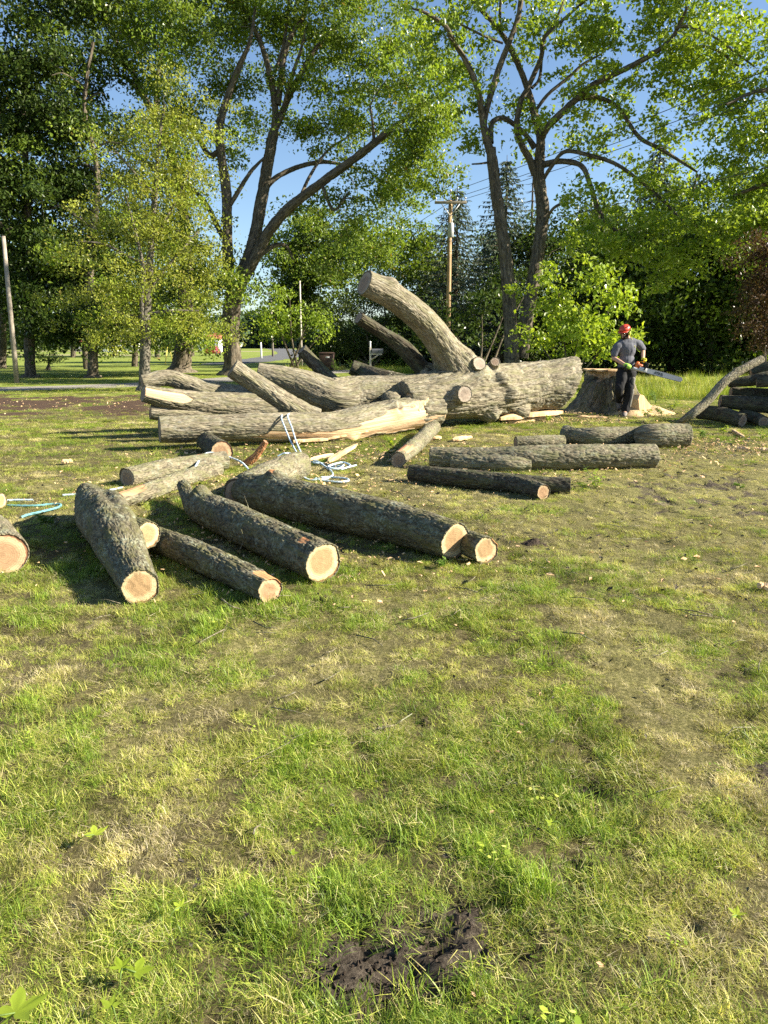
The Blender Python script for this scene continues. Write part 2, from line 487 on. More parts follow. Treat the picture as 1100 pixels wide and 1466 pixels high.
M['bark_stump'] = m_bark('dark shaggy stump bark', (0.06, 0.05, 0.037), (0.19, 0.162, 0.118), (0.40, 0.355, 0.265), (0.40, 0.33, 0.22), 0.5, (0.16, 0.15, 0.06), bumpd=0.016, wood=((0.50, 0.36, 0.22), (0.66, 0.52, 0.35)))
M['end_fresh'] = m_end('fresh sawn wood', (0.44, 0.285, 0.145), (0.72, 0.56, 0.32), (0.22, 0.11, 0.05))
M['end_pink'] = m_end('pink sawn wood', (0.40, 0.25, 0.14), (0.58, 0.42, 0.245), (0.25, 0.10, 0.05), (0.12, 0.08))
M['end_shaded'] = m_end('weathered wood with painted shade', (0.30, 0.215, 0.15), (0.42, 0.34, 0.25), (0.10, 0.075, 0.05), (0.05, 0.12), 0.6)  # weathered grey brown, also darkened to stand for cut faces in shade
M['end_pale'] = m_end('dry grey sawn wood', (0.42, 0.33, 0.25), (0.52, 0.43, 0.33), (0.12, 0.09, 0.06), (0.0, 0.1), 0.4)
M['split'] = m_bark('split wood', (0.5, 0.3, 0.15), (0.72, 0.5, 0.28), (0.85, 0.66, 0.42), None, 0, None, grain=1.2, bumpd=0.01)
M['split_red'] = m_bark('torn reddish inner bark', (0.30, 0.12, 0.05), (0.50, 0.24, 0.11), (0.66, 0.40, 0.22), None, 0, None, grain=1.2, bumpd=0.01)
M['leaf_oak'] = m_leaf('oak leaves', (0.075, 0.13, 0.016), (0.155, 0.23, 0.025), (0.27, 0.345, 0.042), 0.42, 0.35, (0.25, 0.17, 0.05))
M['leaf_dark'] = m_leaf('leaves with painted shade', (0.028, 0.056, 0.010), (0.052, 0.088, 0.015), (0.085, 0.125, 0.02), 0.3)  # darker greens: the shade these trees stand in is put into the colour
M['leaf_yellow'] = m_leaf('olive yellow leaves', (0.15, 0.185, 0.024), (0.275, 0.315, 0.04), (0.42, 0.44, 0.07), 0.4, 0.4, (0.40, 0.34, 0.10))
M['leaf_bright'] = m_leaf('bright green leaves', (0.15, 0.24, 0.02), (0.29, 0.395, 0.034), (0.43, 0.52, 0.065), 0.45, 0.4)
M['leaf_maple'] = m_leaf('maple leaves', (0.115, 0.20, 0.018), (0.225, 0.325, 0.03), (0.36, 0.45, 0.056), 0.45, 0.4)
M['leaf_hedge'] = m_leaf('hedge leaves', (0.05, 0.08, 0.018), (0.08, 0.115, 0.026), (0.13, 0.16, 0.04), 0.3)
M['needle'] = m_leaf('spruce needles', (0.045, 0.075, 0.042), (0.11, 0.15, 0.10), (0.25, 0.29, 0.22), 0.15)
M['brown_leaf'] = m_leaf('withered brown leaves', (0.05, 0.03, 0.017), (0.085, 0.05, 0.027), (0.13, 0.08, 0.04), 0.2)
M['far_leaf'] = m_leaf('haze tinted far foliage', (0.055, 0.09, 0.05), (0.08, 0.12, 0.065), (0.11, 0.15, 0.085), 0.25)  # bluish haze of distance is put into the leaf colour

def m_grass():
    t = NT('grass blades')
    tone = t.attr('tone', True).outputs['Fac']
    lum = t.attr('lum', True).outputs['Fac']
    bv = t.attr('bv').outputs['Fac']
    f = t.math('ADD', tone, t.math('MULTIPLY', t.math('SUBTRACT', bv, 0.5), 0.55), clamp=True)
    c = t.ramp(f, [(0.0, (0.13, 0.205, 0.024)), (0.3, (0.275, 0.33, 0.046)), (0.55, (0.42, 0.405, 0.10)), (0.78, (0.50, 0.43, 0.22)), (1.0, (0.58, 0.50, 0.33))])
    c = t.mix(1.0, c, t.ramp(lum, [(0.0, 0.28), (0.5, 0.98), (1.0, 1.7)]), 'MULTIPLY')
    d = t.n('ShaderNodeBsdfDiffuse', inp={'Color': c})
    tr = t.n('ShaderNodeBsdfTranslucent', inp={'Color': t.mix(1.0, c, (1.2, 1.15, 0.6), 'MULTIPLY')})
    m1 = t.n('ShaderNodeMixShader', inp={0: 0.35, 1: d.outputs[0], 2: tr.outputs[0]})
    g = t.n('ShaderNodeBsdfGlossy', inp={'Color': (1, 1, 1, 1), 'Roughness': 0.45})
    m2 = t.n('ShaderNodeMixShader', inp={0: 0.018, 1: m1.outputs[0], 2: g.outputs[0]})
    t.link(m2.outputs[0], t.out.inputs[0]); return t.m
M['grass'] = m_grass()

def m_ground():
    t = NT('lawn soil')
    geo = t.n('ShaderNodeNewGeometry'); pos = geo.outputs['Position']
    fine = t.noise(pos, 60, 8, 0.75).outputs[0]
    med = t.noise(pos, 6, 6, 0.7).outputs[0]
    big = t.noise(pos, 0.7, 4, 0.6).outputs[0]
    dry = t.attr('dry').outputs['Fac']; mud = t.attr('mud').outputs['Fac']; mulch = t.attr('mulch').outputs['Fac']; far = t.attr('far').outputs['Fac']
    soil = t.ramp(fine, [(0.25, (0.026, 0.021, 0.012)), (0.5, (0.075, 0.06, 0.032)), (0.75, (0.19, 0.155, 0.085))])
    thatch = t.ramp(fine, [(0.25, (0.05, 0.047, 0.017)), (0.5, (0.15, 0.14, 0.05)), (0.76, (0.42, 0.37, 0.17))])
    c = t.mix(t.ramp(t.math('ADD', t.math('MULTIPLY', med, 0.7), t.math('MULTIPLY', dry, 0.5)), [(0.3, 0.2), (0.7, 1.0)]), soil, thatch)
    gfar = t.ramp(t.math('ADD', t.math('MULTIPLY', big, 0.6), t.math('MULTIPLY', med, 0.4)), [(0.3, (0.12, 0.17, 0.03)), (0.5, (0.20, 0.245, 0.048)), (0.72, (0.30, 0.31, 0.09))])
    c = t.mix(far, c, gfar)
    mudc = t.ramp(fine, [(0.3, (0.022, 0.017, 0.012)), (0.5, (0.072, 0.058, 0.044)), (0.72, (0.20, 0.165, 0.125))])
    c = t.mix(t.ramp(t.math('ADD', mud, t.math('MULTIPLY', t.math('SUBTRACT', med, 0.5), 0.7)), [(0.42, 0.0), (0.56, 1.0)]), c, mudc)
    mc = t.ramp(fine, [(0.2, (0.026, 0.018, 0.012)), (0.5, (0.075, 0.048, 0.033)), (0.72, (0.15, 0.10, 0.068)), (0.85, (0.42, 0.31, 0.2))])
    c = t.mix(t.ramp(t.math('ADD', mulch, t.math('MULTIPLY', t.math('SUBTRACT', med, 0.5), 0.9)), [(0.42, 0.0), (0.58, 1.0)]), c, mc)
    t.bsdf(c, 0.95, t.bump(fine, 0.9, 0.02), 0.1)
    return t.m
M['ground'] = m_ground()

def m_road(name, a, b):
    t = NT(name)
    pos = t.n('ShaderNodeNewGeometry').outputs['Position']
    f = t.noise(pos, 40, 6, 0.8).outputs[0]; g = t.noise(pos, 1.3, 4, 0.6).outputs[0]
    c = t.mix(f, a, b); c = t.mix(t.ramp(g, [(0.35, 0.0), (0.7, 0.5)]), c, tuple(x * 0.7 for x in a))
    t.bsdf(c, 0.95, t.bump(f, 0.8, 0.02), 0.1); return t.m
M['gravel'] = m_road('grey gravel', (0.22, 0.20, 0.175), (0.38, 0.355, 0.32))
M['asphalt'] = m_road('worn asphalt', (0.11, 0.11, 0.11), (0.17, 0.17, 0.17))
M['field'] = m_road('dry field', (0.30, 0.26, 0.15), (0.42, 0.36, 0.22))
M['pole'] = m_plain('weathered pole wood', (0.30, 0.26, 0.21), 0.9, 0.1, var=0.35, scale=5)
M['pole_tan'] = m_plain('yellow brown pole wood', (0.36, 0.25, 0.14), 0.9, 0.1, var=0.4, scale=2)
M['galv'] = m_plain('grey galvanised steel', (0.45, 0.46, 0.47), 0.55, 0.4, 0.5, var=0.1)
M['wire'] = m_plain('dark wire', (0.05, 0.05, 0.055), 0.6)
M['bin_brown'] = m_plain('brown bin plastic', (0.075, 0.045, 0.035), 0.5, var=0.1)
M['bin_white'] = m_plain('white bin label', (0.75, 0.75, 0.75), 0.5, var=0.05)
M['mail_black'] = m_plain('black painted steel', (0.12, 0.12, 0.13), 0.3, 0.6, var=0.1)
M['mail_post'] = m_plain('grey timber post', (0.55, 0.50, 0.43), 0.85, 0.1)
M['rubber'] = m_plain('black rubber', (0.02, 0.02, 0.02), 0.7)
M['skin'] = m_plain('bare skin', (0.52, 0.30, 0.20), 0.55, 0.3, var=0.08, scale=20, bump=0.1)  # one even skin colour
M['shirt'] = m_plain('grey cotton', (0.125, 0.128, 0.145), 0.95, 0.1, var=0.12, scale=30, bump=0.4)
M['trouser'] = m_plain('black work trousers', (0.018, 0.018, 0.020), 0.85, 0.2, var=0.3, scale=25, bump=0.4)
M['chap'] = m_plain('grey work cloth patch', (0.20, 0.19, 0.165), 0.9, 0.1, var=0.2, scale=25)
M['helmet'] = m_plain('orange red helmet shell', (0.52, 0.055, 0.025), 0.35, 0.5, var=0.06, bump=0.05)
M['vent'] = m_plain('black helmet vents', (0.012, 0.012, 0.012), 0.6)
M['muff'] = m_plain('lime ear muff', (0.50, 0.62, 0.06), 0.5, var=0.05)
M['glove_green'] = m_plain('lime work glove', (0.40, 0.66, 0.10), 0.8, 0.2, var=0.1, scale=30)
M['glove_yellow'] = m_plain('yellow work glove', (0.70, 0.66, 0.06), 0.8, 0.2, var=0.1, scale=30)
M['boot'] = m_plain('scuffed boot leather', (0.16, 0.14, 0.125), 0.7, 0.3, var=0.3)
M['beard'] = m_plain('dark beard hair', (0.035, 0.022, 0.015), 0.9, 0.1)
M['glass_dark'] = m_plain('dark safety glasses', (0.01, 0.01, 0.012), 0.15, 0.6)
M['saw_orange'] = m_plain('orange saw housing', (0.78, 0.17, 0.03), 0.4, 0.4, var=0.06)
M['saw_white'] = m_plain('off white saw housing', (0.55, 0.55, 0.54), 0.45, 0.4, var=0.08)
M['saw_black'] = m_plain('black saw handle', (0.02, 0.02, 0.02), 0.5, 0.4)
M['bar_steel'] = m_plain('pale guide bar steel', (0.34, 0.36, 0.39), 0.42, 0.5, 0.35, var=0.06, scale=20, bump=0.05)
M['letter'] = m_plain('black lettering', (0.015, 0.015, 0.015), 0.5)
M['rope'] = m_plain('pale blue rope', (0.48, 0.60, 0.68), 0.85, 0.15, var=0.3, scale=60, bump=0.8)
M['rope_teal'] = m_plain('teal rope', (0.14, 0.32, 0.34), 0.85, 0.15, var=0.3, scale=60, bump=0.8)
M['sawdust'] = m_plain('pale sawdust', (0.60, 0.44, 0.25), 0.95, 0.05, var=0.3, scale=22, bump=1.0, bd=0.02)
M['clod'] = m_plain('dark soil clod', (0.075, 0.058, 0.045), 0.95, 0.05, var=0.4, scale=20, bump=1.0, bd=0.02)
M['white_wall'] = m_plain('white siding', (0.72, 0.72, 0.70), 0.7, var=0.05)
M['red_roof'] = m_plain('red roof', (0.36, 0.11, 0.07), 0.8, var=0.15)
M['window'] = m_plain('dark window glass', (0.03, 0.035, 0.04), 0.15, 0.6)
M['red_paint'] = m_plain('dark red car paint', (0.22, 0.02, 0.025), 0.3, 0.6, var=0.05)
M['yellow_paint'] = m_plain('yellow painted tube', (0.62, 0.50, 0.12), 0.5, var=0.1)
M['weed'] = m_leaf('weed leaves', (0.07, 0.14, 0.02), (0.12, 0.21, 0.03), (0.20, 0.29, 0.06), 0.4)
# ------------------------------------------------------------------ ground
MUDS = [(600, 1362, .25, .12, .9), (515, 1400, .22, .11, .9), (300, 1330, .09, .05, .85), (640, 1310, .16, .09, .6), (560, 1330, .2, .1, .5), (850, 1130, .09, .10, .62), (815, 1225, .09, .10, .66), (870, 1215, .06, .06, .5),
        (735, 835, .4, .25, .33), (880, 850, .4, .3, .33), (915, 905, .25, .15, .33), (960, 760, .5, .4, .3), (40, 915, .2, .15, .4), (480, 1450, .1, .06, .9), (1095, 1110, .1, .15, .6), (560, 1420, .2, .06, .9), (700, 905, .3, .2, .35)]
MUDS = [(*G(u, v)[:2], a, b, w) for u, v, a, b, w in MUDS]

def smooth(a, b, x):
    t = np.clip((x - a) / (b - a), 0, 1); return t * t * (3 - 2 * t)

def masks(x, y):
    w = n2(x, y, 0.9, 3) - 0.5
    # beaten dry ground right of the middle
    e = np.hypot((x - 3.6) / 3.6, (y - 7.3) / 3.6)
    dry = np.clip(1.25 - e + w * 0.9, 0, 1) * 0.85
    dry = np.maximum(dry, np.clip(0.9 - np.hypot((x - 1.6) / 1.6, (y - 5.0) / 1.0) + w, 0, 1) * 0.7)
    dry = np.maximum(dry, np.clip(0.8 - np.hypot((x + 0.95) / 0.35, (y - 2.45) / 0.25) + w, 0, 1) * 0.8)
    dry = np.maximum(dry, np.clip((n2(x, y, 1.7, 9) - 0.5) * 2.6, 0, 0.65) * smooth(20, 6, y))
    mud = np.zeros_like(x)
    wob = (n2(x, y, 9.0, 21) - 0.5) * 1.1
    for mx, my, a, b, k in MUDS:
        mud = np.maximum(mud, k * np.clip(1.35 - np.hypot((x - mx) / a, (y - my) / b) + wob, 0, 1))
    mud = np.maximum(mud, np.clip((n2(x, y, 6.5, 31) - 0.63) * 6, 0, 0.42) * smooth(14, 5, y))
    mud = np.maximum(mud, np.clip((n2(x, y, 7.0, 33) - .47) * 5, 0, .55) * np.clip(1.3 - np.hypot((x - 3.4) / 3.2, (y - 6.9) / 3.0) + w, 0, 1) * smooth(1.2, 2.2, x))
    mulch = np.clip(1.25 - np.hypot((x + 10.5) / 6.2, (y - 19.0) / 4.2) + w * 1.0 + (n2(x, y, 1.6, 13) - .5) * 1.6, 0, 1)
    far = smooth(14, 27, y)
    return dry, mud, mulch, far

def gz(x, y):
    x = np.asarray(x, float); y = np.asarray(y, float)
    near = smooth(14, 8, y)
    d, m, _, _ = masks(x, y)
    z = (n2(x, y, 1.1, 41) - 0.5) * 0.05 * near
    z = z + (n2(x, y, 14.0, 43, 4) - 0.5) * (0.02 + 0.09 * m) * near + (n2(x, y, 38.0, 45, 2) - 0.5) * 0.06 * m * near - 0.025 * m * near
    return z

def axis(segs):
    out = []
    for a, b, st in segs: out.append(np.arange(a, b, st))
    return np.concatenate(out + [np.array([segs[-1][1]])])

gx = axis([(-3000, -400, 400), (-400, -60, 40), (-60, -14, 3), (-14, -4.2, 0.25), (-4.2, 4.2, 0.025), (4.2, 14, 0.25), (14, 60, 3), (60, 400, 40), (400, 3000, 400)])
gy = axis([(-200, -20, 30), (-20, 0.6, 2), (0.6, 4.4, 0.018), (4.4, 9, 0.08), (9, 30, 0.3), (30, 60, 3), (60, 400, 40), (400, 4000, 400)])
XX, YY = np.meshgrid(gx, gy)
ZZ = gz(XX, YY)
gd, gm, gmu, gf = masks(XX, YY)
nx, ny = len(gx), len(gy)
ii = (np.arange(ny - 1)[:, None] * nx + np.arange(nx - 1)[None]).ravel()
ground = mk('ground', np.stack([XX.ravel(), YY.ravel(), ZZ.ravel()], 1), np.stack([ii, ii + 1, ii + nx + 1, ii + nx], 1), M['ground'],
            attrs={k: ('POINT', 'FLOAT', v.ravel()) for k, v in (('dry', gd), ('mud', gm), ('mulch', gmu), ('far', gf))})
tag(ground, kind='structure')

def strip(name, pts, widths, mat, z=0.004):
    p = np.array(pts, float); C, r, s = spline(np.concatenate([p, np.zeros((len(p), 1))], 1), widths, 1.0)
    T = np.gradient(C, axis=0); T /= np.linalg.norm(T, axis=1)[:, None]
    Nn = np.stack([-T[:, 1], T[:, 0], T[:, 2] * 0], 1)
    k = len(C); m = 7
    w = (vnoise(np.stack([s * 0.8, s * 0, s * 0], 1), 5) - 0.5)[:, None] * 0.5
    f = np.linspace(-1, 1, m)[None]
    V = C[:, None] + Nn[:, None] * (r[:, None] * f + w * np.abs(f))[:, :, None]
    V[:, :, 2] = z
    i = (np.arange(k - 1)[:, None] * m + np.arange(m - 1)[None]).ravel()
    o = mk(name, V.reshape(-1, 3), np.stack([i, i + 1, i + m + 1, i + m], 1), mat)
    return tag(o, kind='structure')
LANE = [(-60, 24.2), (-28, 24.6), (-13, 25.6), (-7, 33), (-4.3, 40), (0, 47), (9, 58), (22, 66)]
strip('gravel_lane', LANE, [1.3, 1.3, 1.3, 1.4, 1.4, 1.6, 1.8, 1.8], M['gravel'])
strip('road', [(-13.5, 60), (-13, 75), (-14.5, 110), (-19, 160), (-40, 300), (-90, 600)], [1.6, 2.2, 2.8, 3.4, 5, 7], M['asphalt'], 0.008)
strip('field', [(-150, 135), (-90, 128), (-35, 120)], [4, 5, 5], M['field'], 0.006)
strip('field', [(-150, 210), (-90, 210), (-30, 200)], [10, 12, 10], M['field'], 0.006)

# ------------------------------------------------------------------ grass
src = bpy.data.collections.new('grass_tufts')
def blade(V, T, Q, base, h, w, lean, az, bend, seg=3, wtip=0.25):
    d = np.array([math.cos(az), math.sin(az), 0]); side = np.array([-math.sin(az), math.cos(az), 0])
    a = lean; p = np.array(base, float); n0 = len(V)
    for k in range(seg):
        wk = w * (1 - k / seg * (1 - wtip)) / 2
        V.append(p - side * wk); V.append(p + side * wk)
        p = p + (d * math.sin(a) + np.array([0, 0, math.cos(a)])) * (h / seg); a += bend / seg
        if p[2] < 0.004: p[2] = 0.004 + random.random() * 0.006; a = min(a, PI / 2)
    V.append(p)
    for k in range(seg - 1): Q.append((n0 + 2 * k, n0 + 2 * k + 1, n0 + 2 * k + 3, n0 + 2 * k + 2))
    T.append((n0 + 2 * seg - 2, n0 + 2 * seg - 1, n0 + 2 * seg))

def tuft(kind, i):
    V = []; T = []; Q = []; bv = []
    U = random.uniform
    nb = {'up': 26, 'mat': 34, 'straw': 30, 'tall': 22, 'weed': 10, 'field': 20}[kind]
    rad = {'up': .05, 'mat': .07, 'straw': .08, 'tall': .045, 'weed': .06, 'field': .16}[kind]
    az0 = U(0, 2 * PI)
    for b in range(nb):
        a = U(0, 2 * PI); r = rad * math.sqrt(U(0, 1)); base = (r * math.cos(a), r * math.sin(a), -0.004)
        nq, nt = len(Q), len(T)
        if kind == 'up': blade(V, T, Q, base, U(.018, .055), U(.0018, .0036), abs(random.gauss(.25, .5)), U(0, 2 * PI), U(.1, 1.1))
        elif kind == 'mat': blade(V, T, Q, base, U(.03, .08), U(.0018, .0036), U(.6, 1.4), az0 + random.gauss(0, .9), U(.2, .9))
        elif kind == 'straw': blade(V, T, Q, (base[0], base[1], U(.004, .02)), U(.02, .065), U(.0011, .0022), U(1.2, 1.55), U(0, 2 * PI), U(0, .25), 2)
        elif kind == 'tall': blade(V, T, Q, base, U(.04, .09), U(.002, .004), abs(random.gauss(.15, .35)), U(0, 2 * PI), U(.3, 1.2))
        elif kind == 'field': blade(V, T, Q, base, U(.35, .95), U(.006, .013), abs(random.gauss(0, .22)), U(0, 2 * PI), U(0, .6), 3)
        else:
            az = U(0, 2 * PI); h = U(.012, .04); s = U(.006, .012); d = np.array([math.cos(az), math.sin(az), 0.25]); sd = np.array([-math.sin(az), math.cos(az), 0.1])
            c = np.array([base[0], base[1], h]); n0 = len(V)
            pts = [c, c + d * s * .5 + sd * s * .55, c + d * s * 1.3 + sd * s * .5, c + d * s * 1.7, c + d * s * 1.3 - sd * s * .5, c + d * s * .5 - sd * s * .55]
            V += pts; Q.append((n0, n0 + 1, n0 + 2, n0 + 3)); Q.append((n0, n0 + 3, n0 + 4, n0 + 5))
        v = random.random()
        bv.append((len(Q) - nq, len(T) - nt, v))
    vq = [v for a, b, v in bv for _ in range(a)]; vt = [v for a, b, v in bv for _ in range(b)]
    o = mk('tuft_%02d' % i, np.array(V), [np.array(Q)] + ([np.array(T)] if T else []), M['grass'], attrs={'bv': ('FACE', 'FLOAT', vq + vt)})
    COL.objects.unlink(o); src.objects.link(o)
KINDS = ['up'] * 4 + ['mat'] * 4 + ['straw'] * 3 + ['tall'] * 2 + ['weed'] * 2 + ['field'] * 2
for i, k in enumerate(KINDS): tuft(k, i)

def gn_scatter(name, pts, var, rot, scl, tone, lum, extra=None):
    me = bpy.data.meshes.new(name); me.vertices.add(len(pts)); me.vertices.foreach_set('co', np.asarray(pts, np.float32).ravel())
    for k, typ, val in (('var', 'INT', var), ('rot', 'FLOAT_VECTOR', rot), ('scl', 'FLOAT_VECTOR', scl), ('tone', 'FLOAT', tone), ('lum', 'FLOAT', lum)):
        a = me.attributes.new(k, typ, 'POINT'); a.data.foreach_set('vector' if typ == 'FLOAT_VECTOR' else 'value', np.asarray(val, np.int32 if typ == 'INT' else np.float32).ravel())
    me.update(); me.materials.append(M['grass'])
    o = bpy.data.objects.new(name, me); COL.objects.link(o)
    g = bpy.data.node_groups.new(name + '_nodes', 'GeometryNodeTree')
    g.interface.new_socket('Geometry', in_out='INPUT', socket_type='NodeSocketGeometry'); g.interface.new_socket('Geometry', in_out='OUTPUT', socket_type='NodeSocketGeometry')
    N = g.nodes; gi = N.new('NodeGroupInput'); go = N.new('NodeGroupOutput')
    ci = N.new('GeometryNodeCollectionInfo'); ci.inputs['Collection'].default_value = src; ci.inputs['Separate Children'].default_value = True; ci.inputs['Reset Children'].default_value = True
    ip = N.new('GeometryNodeInstanceOnPoints'); ip.inputs['Pick Instance'].default_value = True
    def na(k, typ):
        x = N.new('GeometryNodeInputNamedAttribute'); x.data_type = typ; x.inputs['Name'].default_value = k; return x.outputs['Attribute']
    L = g.links.new
    m2p = N.new('GeometryNodeMeshToPoints'); L(gi.outputs[0], m2p.inputs[0])
    L(m2p.outputs[0], ip.inputs['Points']); L(ci.outputs[0], ip.inputs['Instance']); L(na('var', 'INT'), ip.inputs['Instance Index'])
    e2r = N.new('FunctionNodeEulerToRotation'); L(na('rot', 'FLOAT_VECTOR'), e2r.inputs[0]); L(e2r.outputs[0], ip.inputs['Rotation']); L(na('scl', 'FLOAT_VECTOR'), ip.inputs['Scale'])
    L(ip.outputs[0], go.inputs[0])
    md = o.modifiers.new('scatter', 'NODES'); md.node_group = g
    return o

def lane_d(x, y):
    d = np.full(x.shape, 99.0); Lp = np.array(LANE)
    for a, b in zip(Lp[:-1], Lp[1:]):
        ab = b - a; t = np.clip(((x - a[0]) * ab[0] + (y - a[1]) * ab[1]) / (ab @ ab), 0, 1)
        d = np.minimum(d, np.hypot(x - a[0] - ab[0] * t, y - a[1] - ab[1] * t))
    return d

def scatter_lawn():
    X = []; Y = []
    for y0, y1, dens, mar in ((0.7, 2.6, 3000, 0.5), (2.6, 5, 1700, .7), (5, 9, 800, 1.0), (9, 15, 320, 1.5), (15, 26, 110, 2), (26, 40, 26, 2)):
        w = 0.53 * y1 + mar
        n = int(dens * 2 * w * (y1 - y0))
        x = rng.uniform(-w, w, n); y = rng.uniform(y0, y1, n)
        k = np.abs(x) < 0.53 * y + mar
        X.append(x[k]); Y.append(y[k])
    x = np.concatenate(X); y = np.concatenate(Y)
    dry, mud, mulch, far = masks(x, y)
    cl = n2(x, y, 2.6, 61); cl2 = n2(x, y, 7.5, 62)
    keep = rng.random(len(x)) < np.clip(1.12 - 2.1 * np.clip(mud - 0.24, 0, 1) - 0.25 * dry - 0.3 * np.clip(0.52 - cl2, 0, 1) * 2, 0.02, 1)
    keep &= rng.random(len(x)) > mulch * 1.5 - 0.2
    keep &= lane_d(x, y) > 1.25
    cm = n2(x, y, 10.0, 66, 2); cf = n2(x, y, 24.0, 67, 2)
    keep &= rng.random(len(x)) < np.clip((cm - .36) * 8, .5 - .36 * dry, 1) * np.clip(.4 + (cf - .3) * 3.2, .45, 1)
    x, y, dry, mud, cl, cl2, far, cm = (a[keep] for a in (x, y, dry, mud, cl, cl2, far, cm))
    n = len(x)
    u = rng.random(n)
    var = np.where(u < 0.34, rng.integers(0, 4, n), np.where(u < 0.78, rng.integers(4, 8, n), np.where(u < 0.99, rng.integers(8, 11, n), rng.integers(13, 15, n))))
    isdry = rng.random(n) < (.05 + dry * 0.75) * (.55 + .45 * smooth(1.8, 3.2, y))
    var = np.where(isdry, rng.integers(8, 11, n), var)
    lush = (cl > 0.58) & (cl2 > 0.5) & (rng.random(n) < 0.24) & ~isdry & (y < 6)
    var = np.where(lush, rng.integers(11, 13, n), var)
    tone = np.clip(0.27 + 0.05 * smooth(3.2, 6, y) + 0.36 * dry + (0.52 - cl) * 1.7 + (0.5 - cl2) * .8 + rng.normal(0, 0.15, n), 0, 1)
    tone = np.where(isdry, np.clip(0.72 + rng.normal(0, 0.12, n), 0, 1), tone)
    tone = np.where((var >= 8) & (var < 11), np.maximum(tone, 0.6), tone)
    tone = np.where(var >= 13, np.clip(rng.normal(.15, .1, n), 0, .35), tone)
    lum = np.clip(0.64 + (cl2 - 0.5) * 1.1 + rng.normal(0, 0.26, n), 0, 1)
    rot = np.stack([rng.normal(0, 0.12, n), rng.normal(0, 0.12, n), rng.uniform(0, 2 * PI, n)], 1)
    # the mown lay of the grass follows slow swirls
    lay = n2(x, y, 0.55, 71) * 4 * PI
    mat = (var >= 4) & (var < 8)
    rot[:, 2] = np.where(mat, lay + rng.normal(0, 0.9, n), rot[:, 2])
    s = rng.uniform(0.6, 1.2, n) * (1 - 0.35 * dry) * (0.62 + 1.0 * np.clip(cl - 0.36, 0, 1)) * (.6 + 1.0 * np.clip(cm - .2, 0, .8))
    wide = 1 + np.clip((y - 5) / 12, 0, 2.0)
    scl = np.stack([s * wide, s * wide, s * (1 + 0.25 * (wide - 1))], 1)
    z = gz(x, y)
    return gn_scatter('grass', np.stack([x, y, z], 1), var, rot, scl, tone, lum)
lawn = scatter_lawn(); tag(lawn, kind='stuff', label='mown lawn grass with dry and bare patches', cat='grass')

def soil_crumbs():
    g = np.random.default_rng(21); n = 60000; x = g.uniform(-1.4, 3.6, n); y = g.uniform(1.25, 3.6, n)
    m = masks(x, y)[1]; k = g.random(n) < np.clip((m - .38) * 2.2, 0, .9) * .5; x = x[k][:2600]; y = y[k][:2600]; n = len(x)
    s = g.uniform(.0025, .008, n) * np.where(g.random(n) < .06, 1.9, 1); z = gz(x, y) + s * .35
    d = np.array([(1, 0, 0), (-1, 0, 0), (0, 1, 0), (0, -1, 0), (0, 0, 1), (0, 0, -1), (.7, .7, .3), (-.7, .6, .4)])[:6]
    V = (np.stack([x, y, z], 1)[:, None] + (d[None] * g.uniform(.5, 1.3, (n, 6, 1)) + g.normal(0, .25, (n, 6, 3))) * s[:, None, None]).reshape(-1, 3)
    t = np.array([(4, 0, 2), (4, 2, 1), (4, 1, 3), (4, 3, 0), (5, 2, 0), (5, 1, 2), (5, 3, 1), (5, 0, 3)])
    o = mk('soil_crumbs', V, (np.arange(n)[:, None, None] * 6 + t[None]).reshape(-1, 3), M['clod'], None, False)
    tag(o, 'crumbs of dark earth on the bare patches of the lawn', 'soil crumbs', kind='stuff')
soil_crumbs()

def scatter_tall():
    X = []; Y = []
    def band(x0, x1, y0, y1, n):
        X.append(rng.uniform(x0, x1, n)); Y.append(rng.uniform(y0, y1, n))
    band(6.5, 26, 20.5, 25, 2000)        # bank of rough grass behind the stump
    band(26, 40, 22, 26, 300)
    band(-1.5, 7.0, 40, 44.5, 1500)
    band(-6, 0.5, 43, 47, 700)
    band(4, 20, 26, 33, 1200)
    x = np.concatenate(X); y = np.concatenate(Y); n = len(x)
    k = lane_d(x, y) > 1.6; x = x[k]; y = y[k]; n = len(x)
    cl = n2(x, y, 0.6, 5)
    s = rng.uniform(0.28, 0.62, n) * (0.5 + 0.7 * cl)
    return gn_scatter('tall_grass', np.stack([x, y, 0 * x], 1), rng.integers(15, 17, n), np.stack([rng.normal(0, .1, n), rng.normal(0, .1, n), rng.uniform(0, 6.28, n)], 1),
                      np.stack([s * 1.8, s * 1.8, s], 1), np.clip(0.28 + (0.5 - cl) * 1.2 + rng.normal(0, .1, n), 0, 1), np.clip(0.6 + rng.normal(0, .15, n), 0, 1))
tag(scatter_tall(), kind='stuff', label='tall rough grass and weeds along the verge', cat='grass')
# ------------------------------------------------------------------ cut logs lying on the lawn
def gpath(pp):
    """(u, v, rpx[, lift]) -> world centres and radii of a log on the ground"""
    C = []; r = []
    for q in pp:
        c, k = lie(q[0], q[1], q[2], q[3] if len(q) > 3 else 0.0)
        C.append(c); r.append(k)
    return np.array(C), np.array(r)

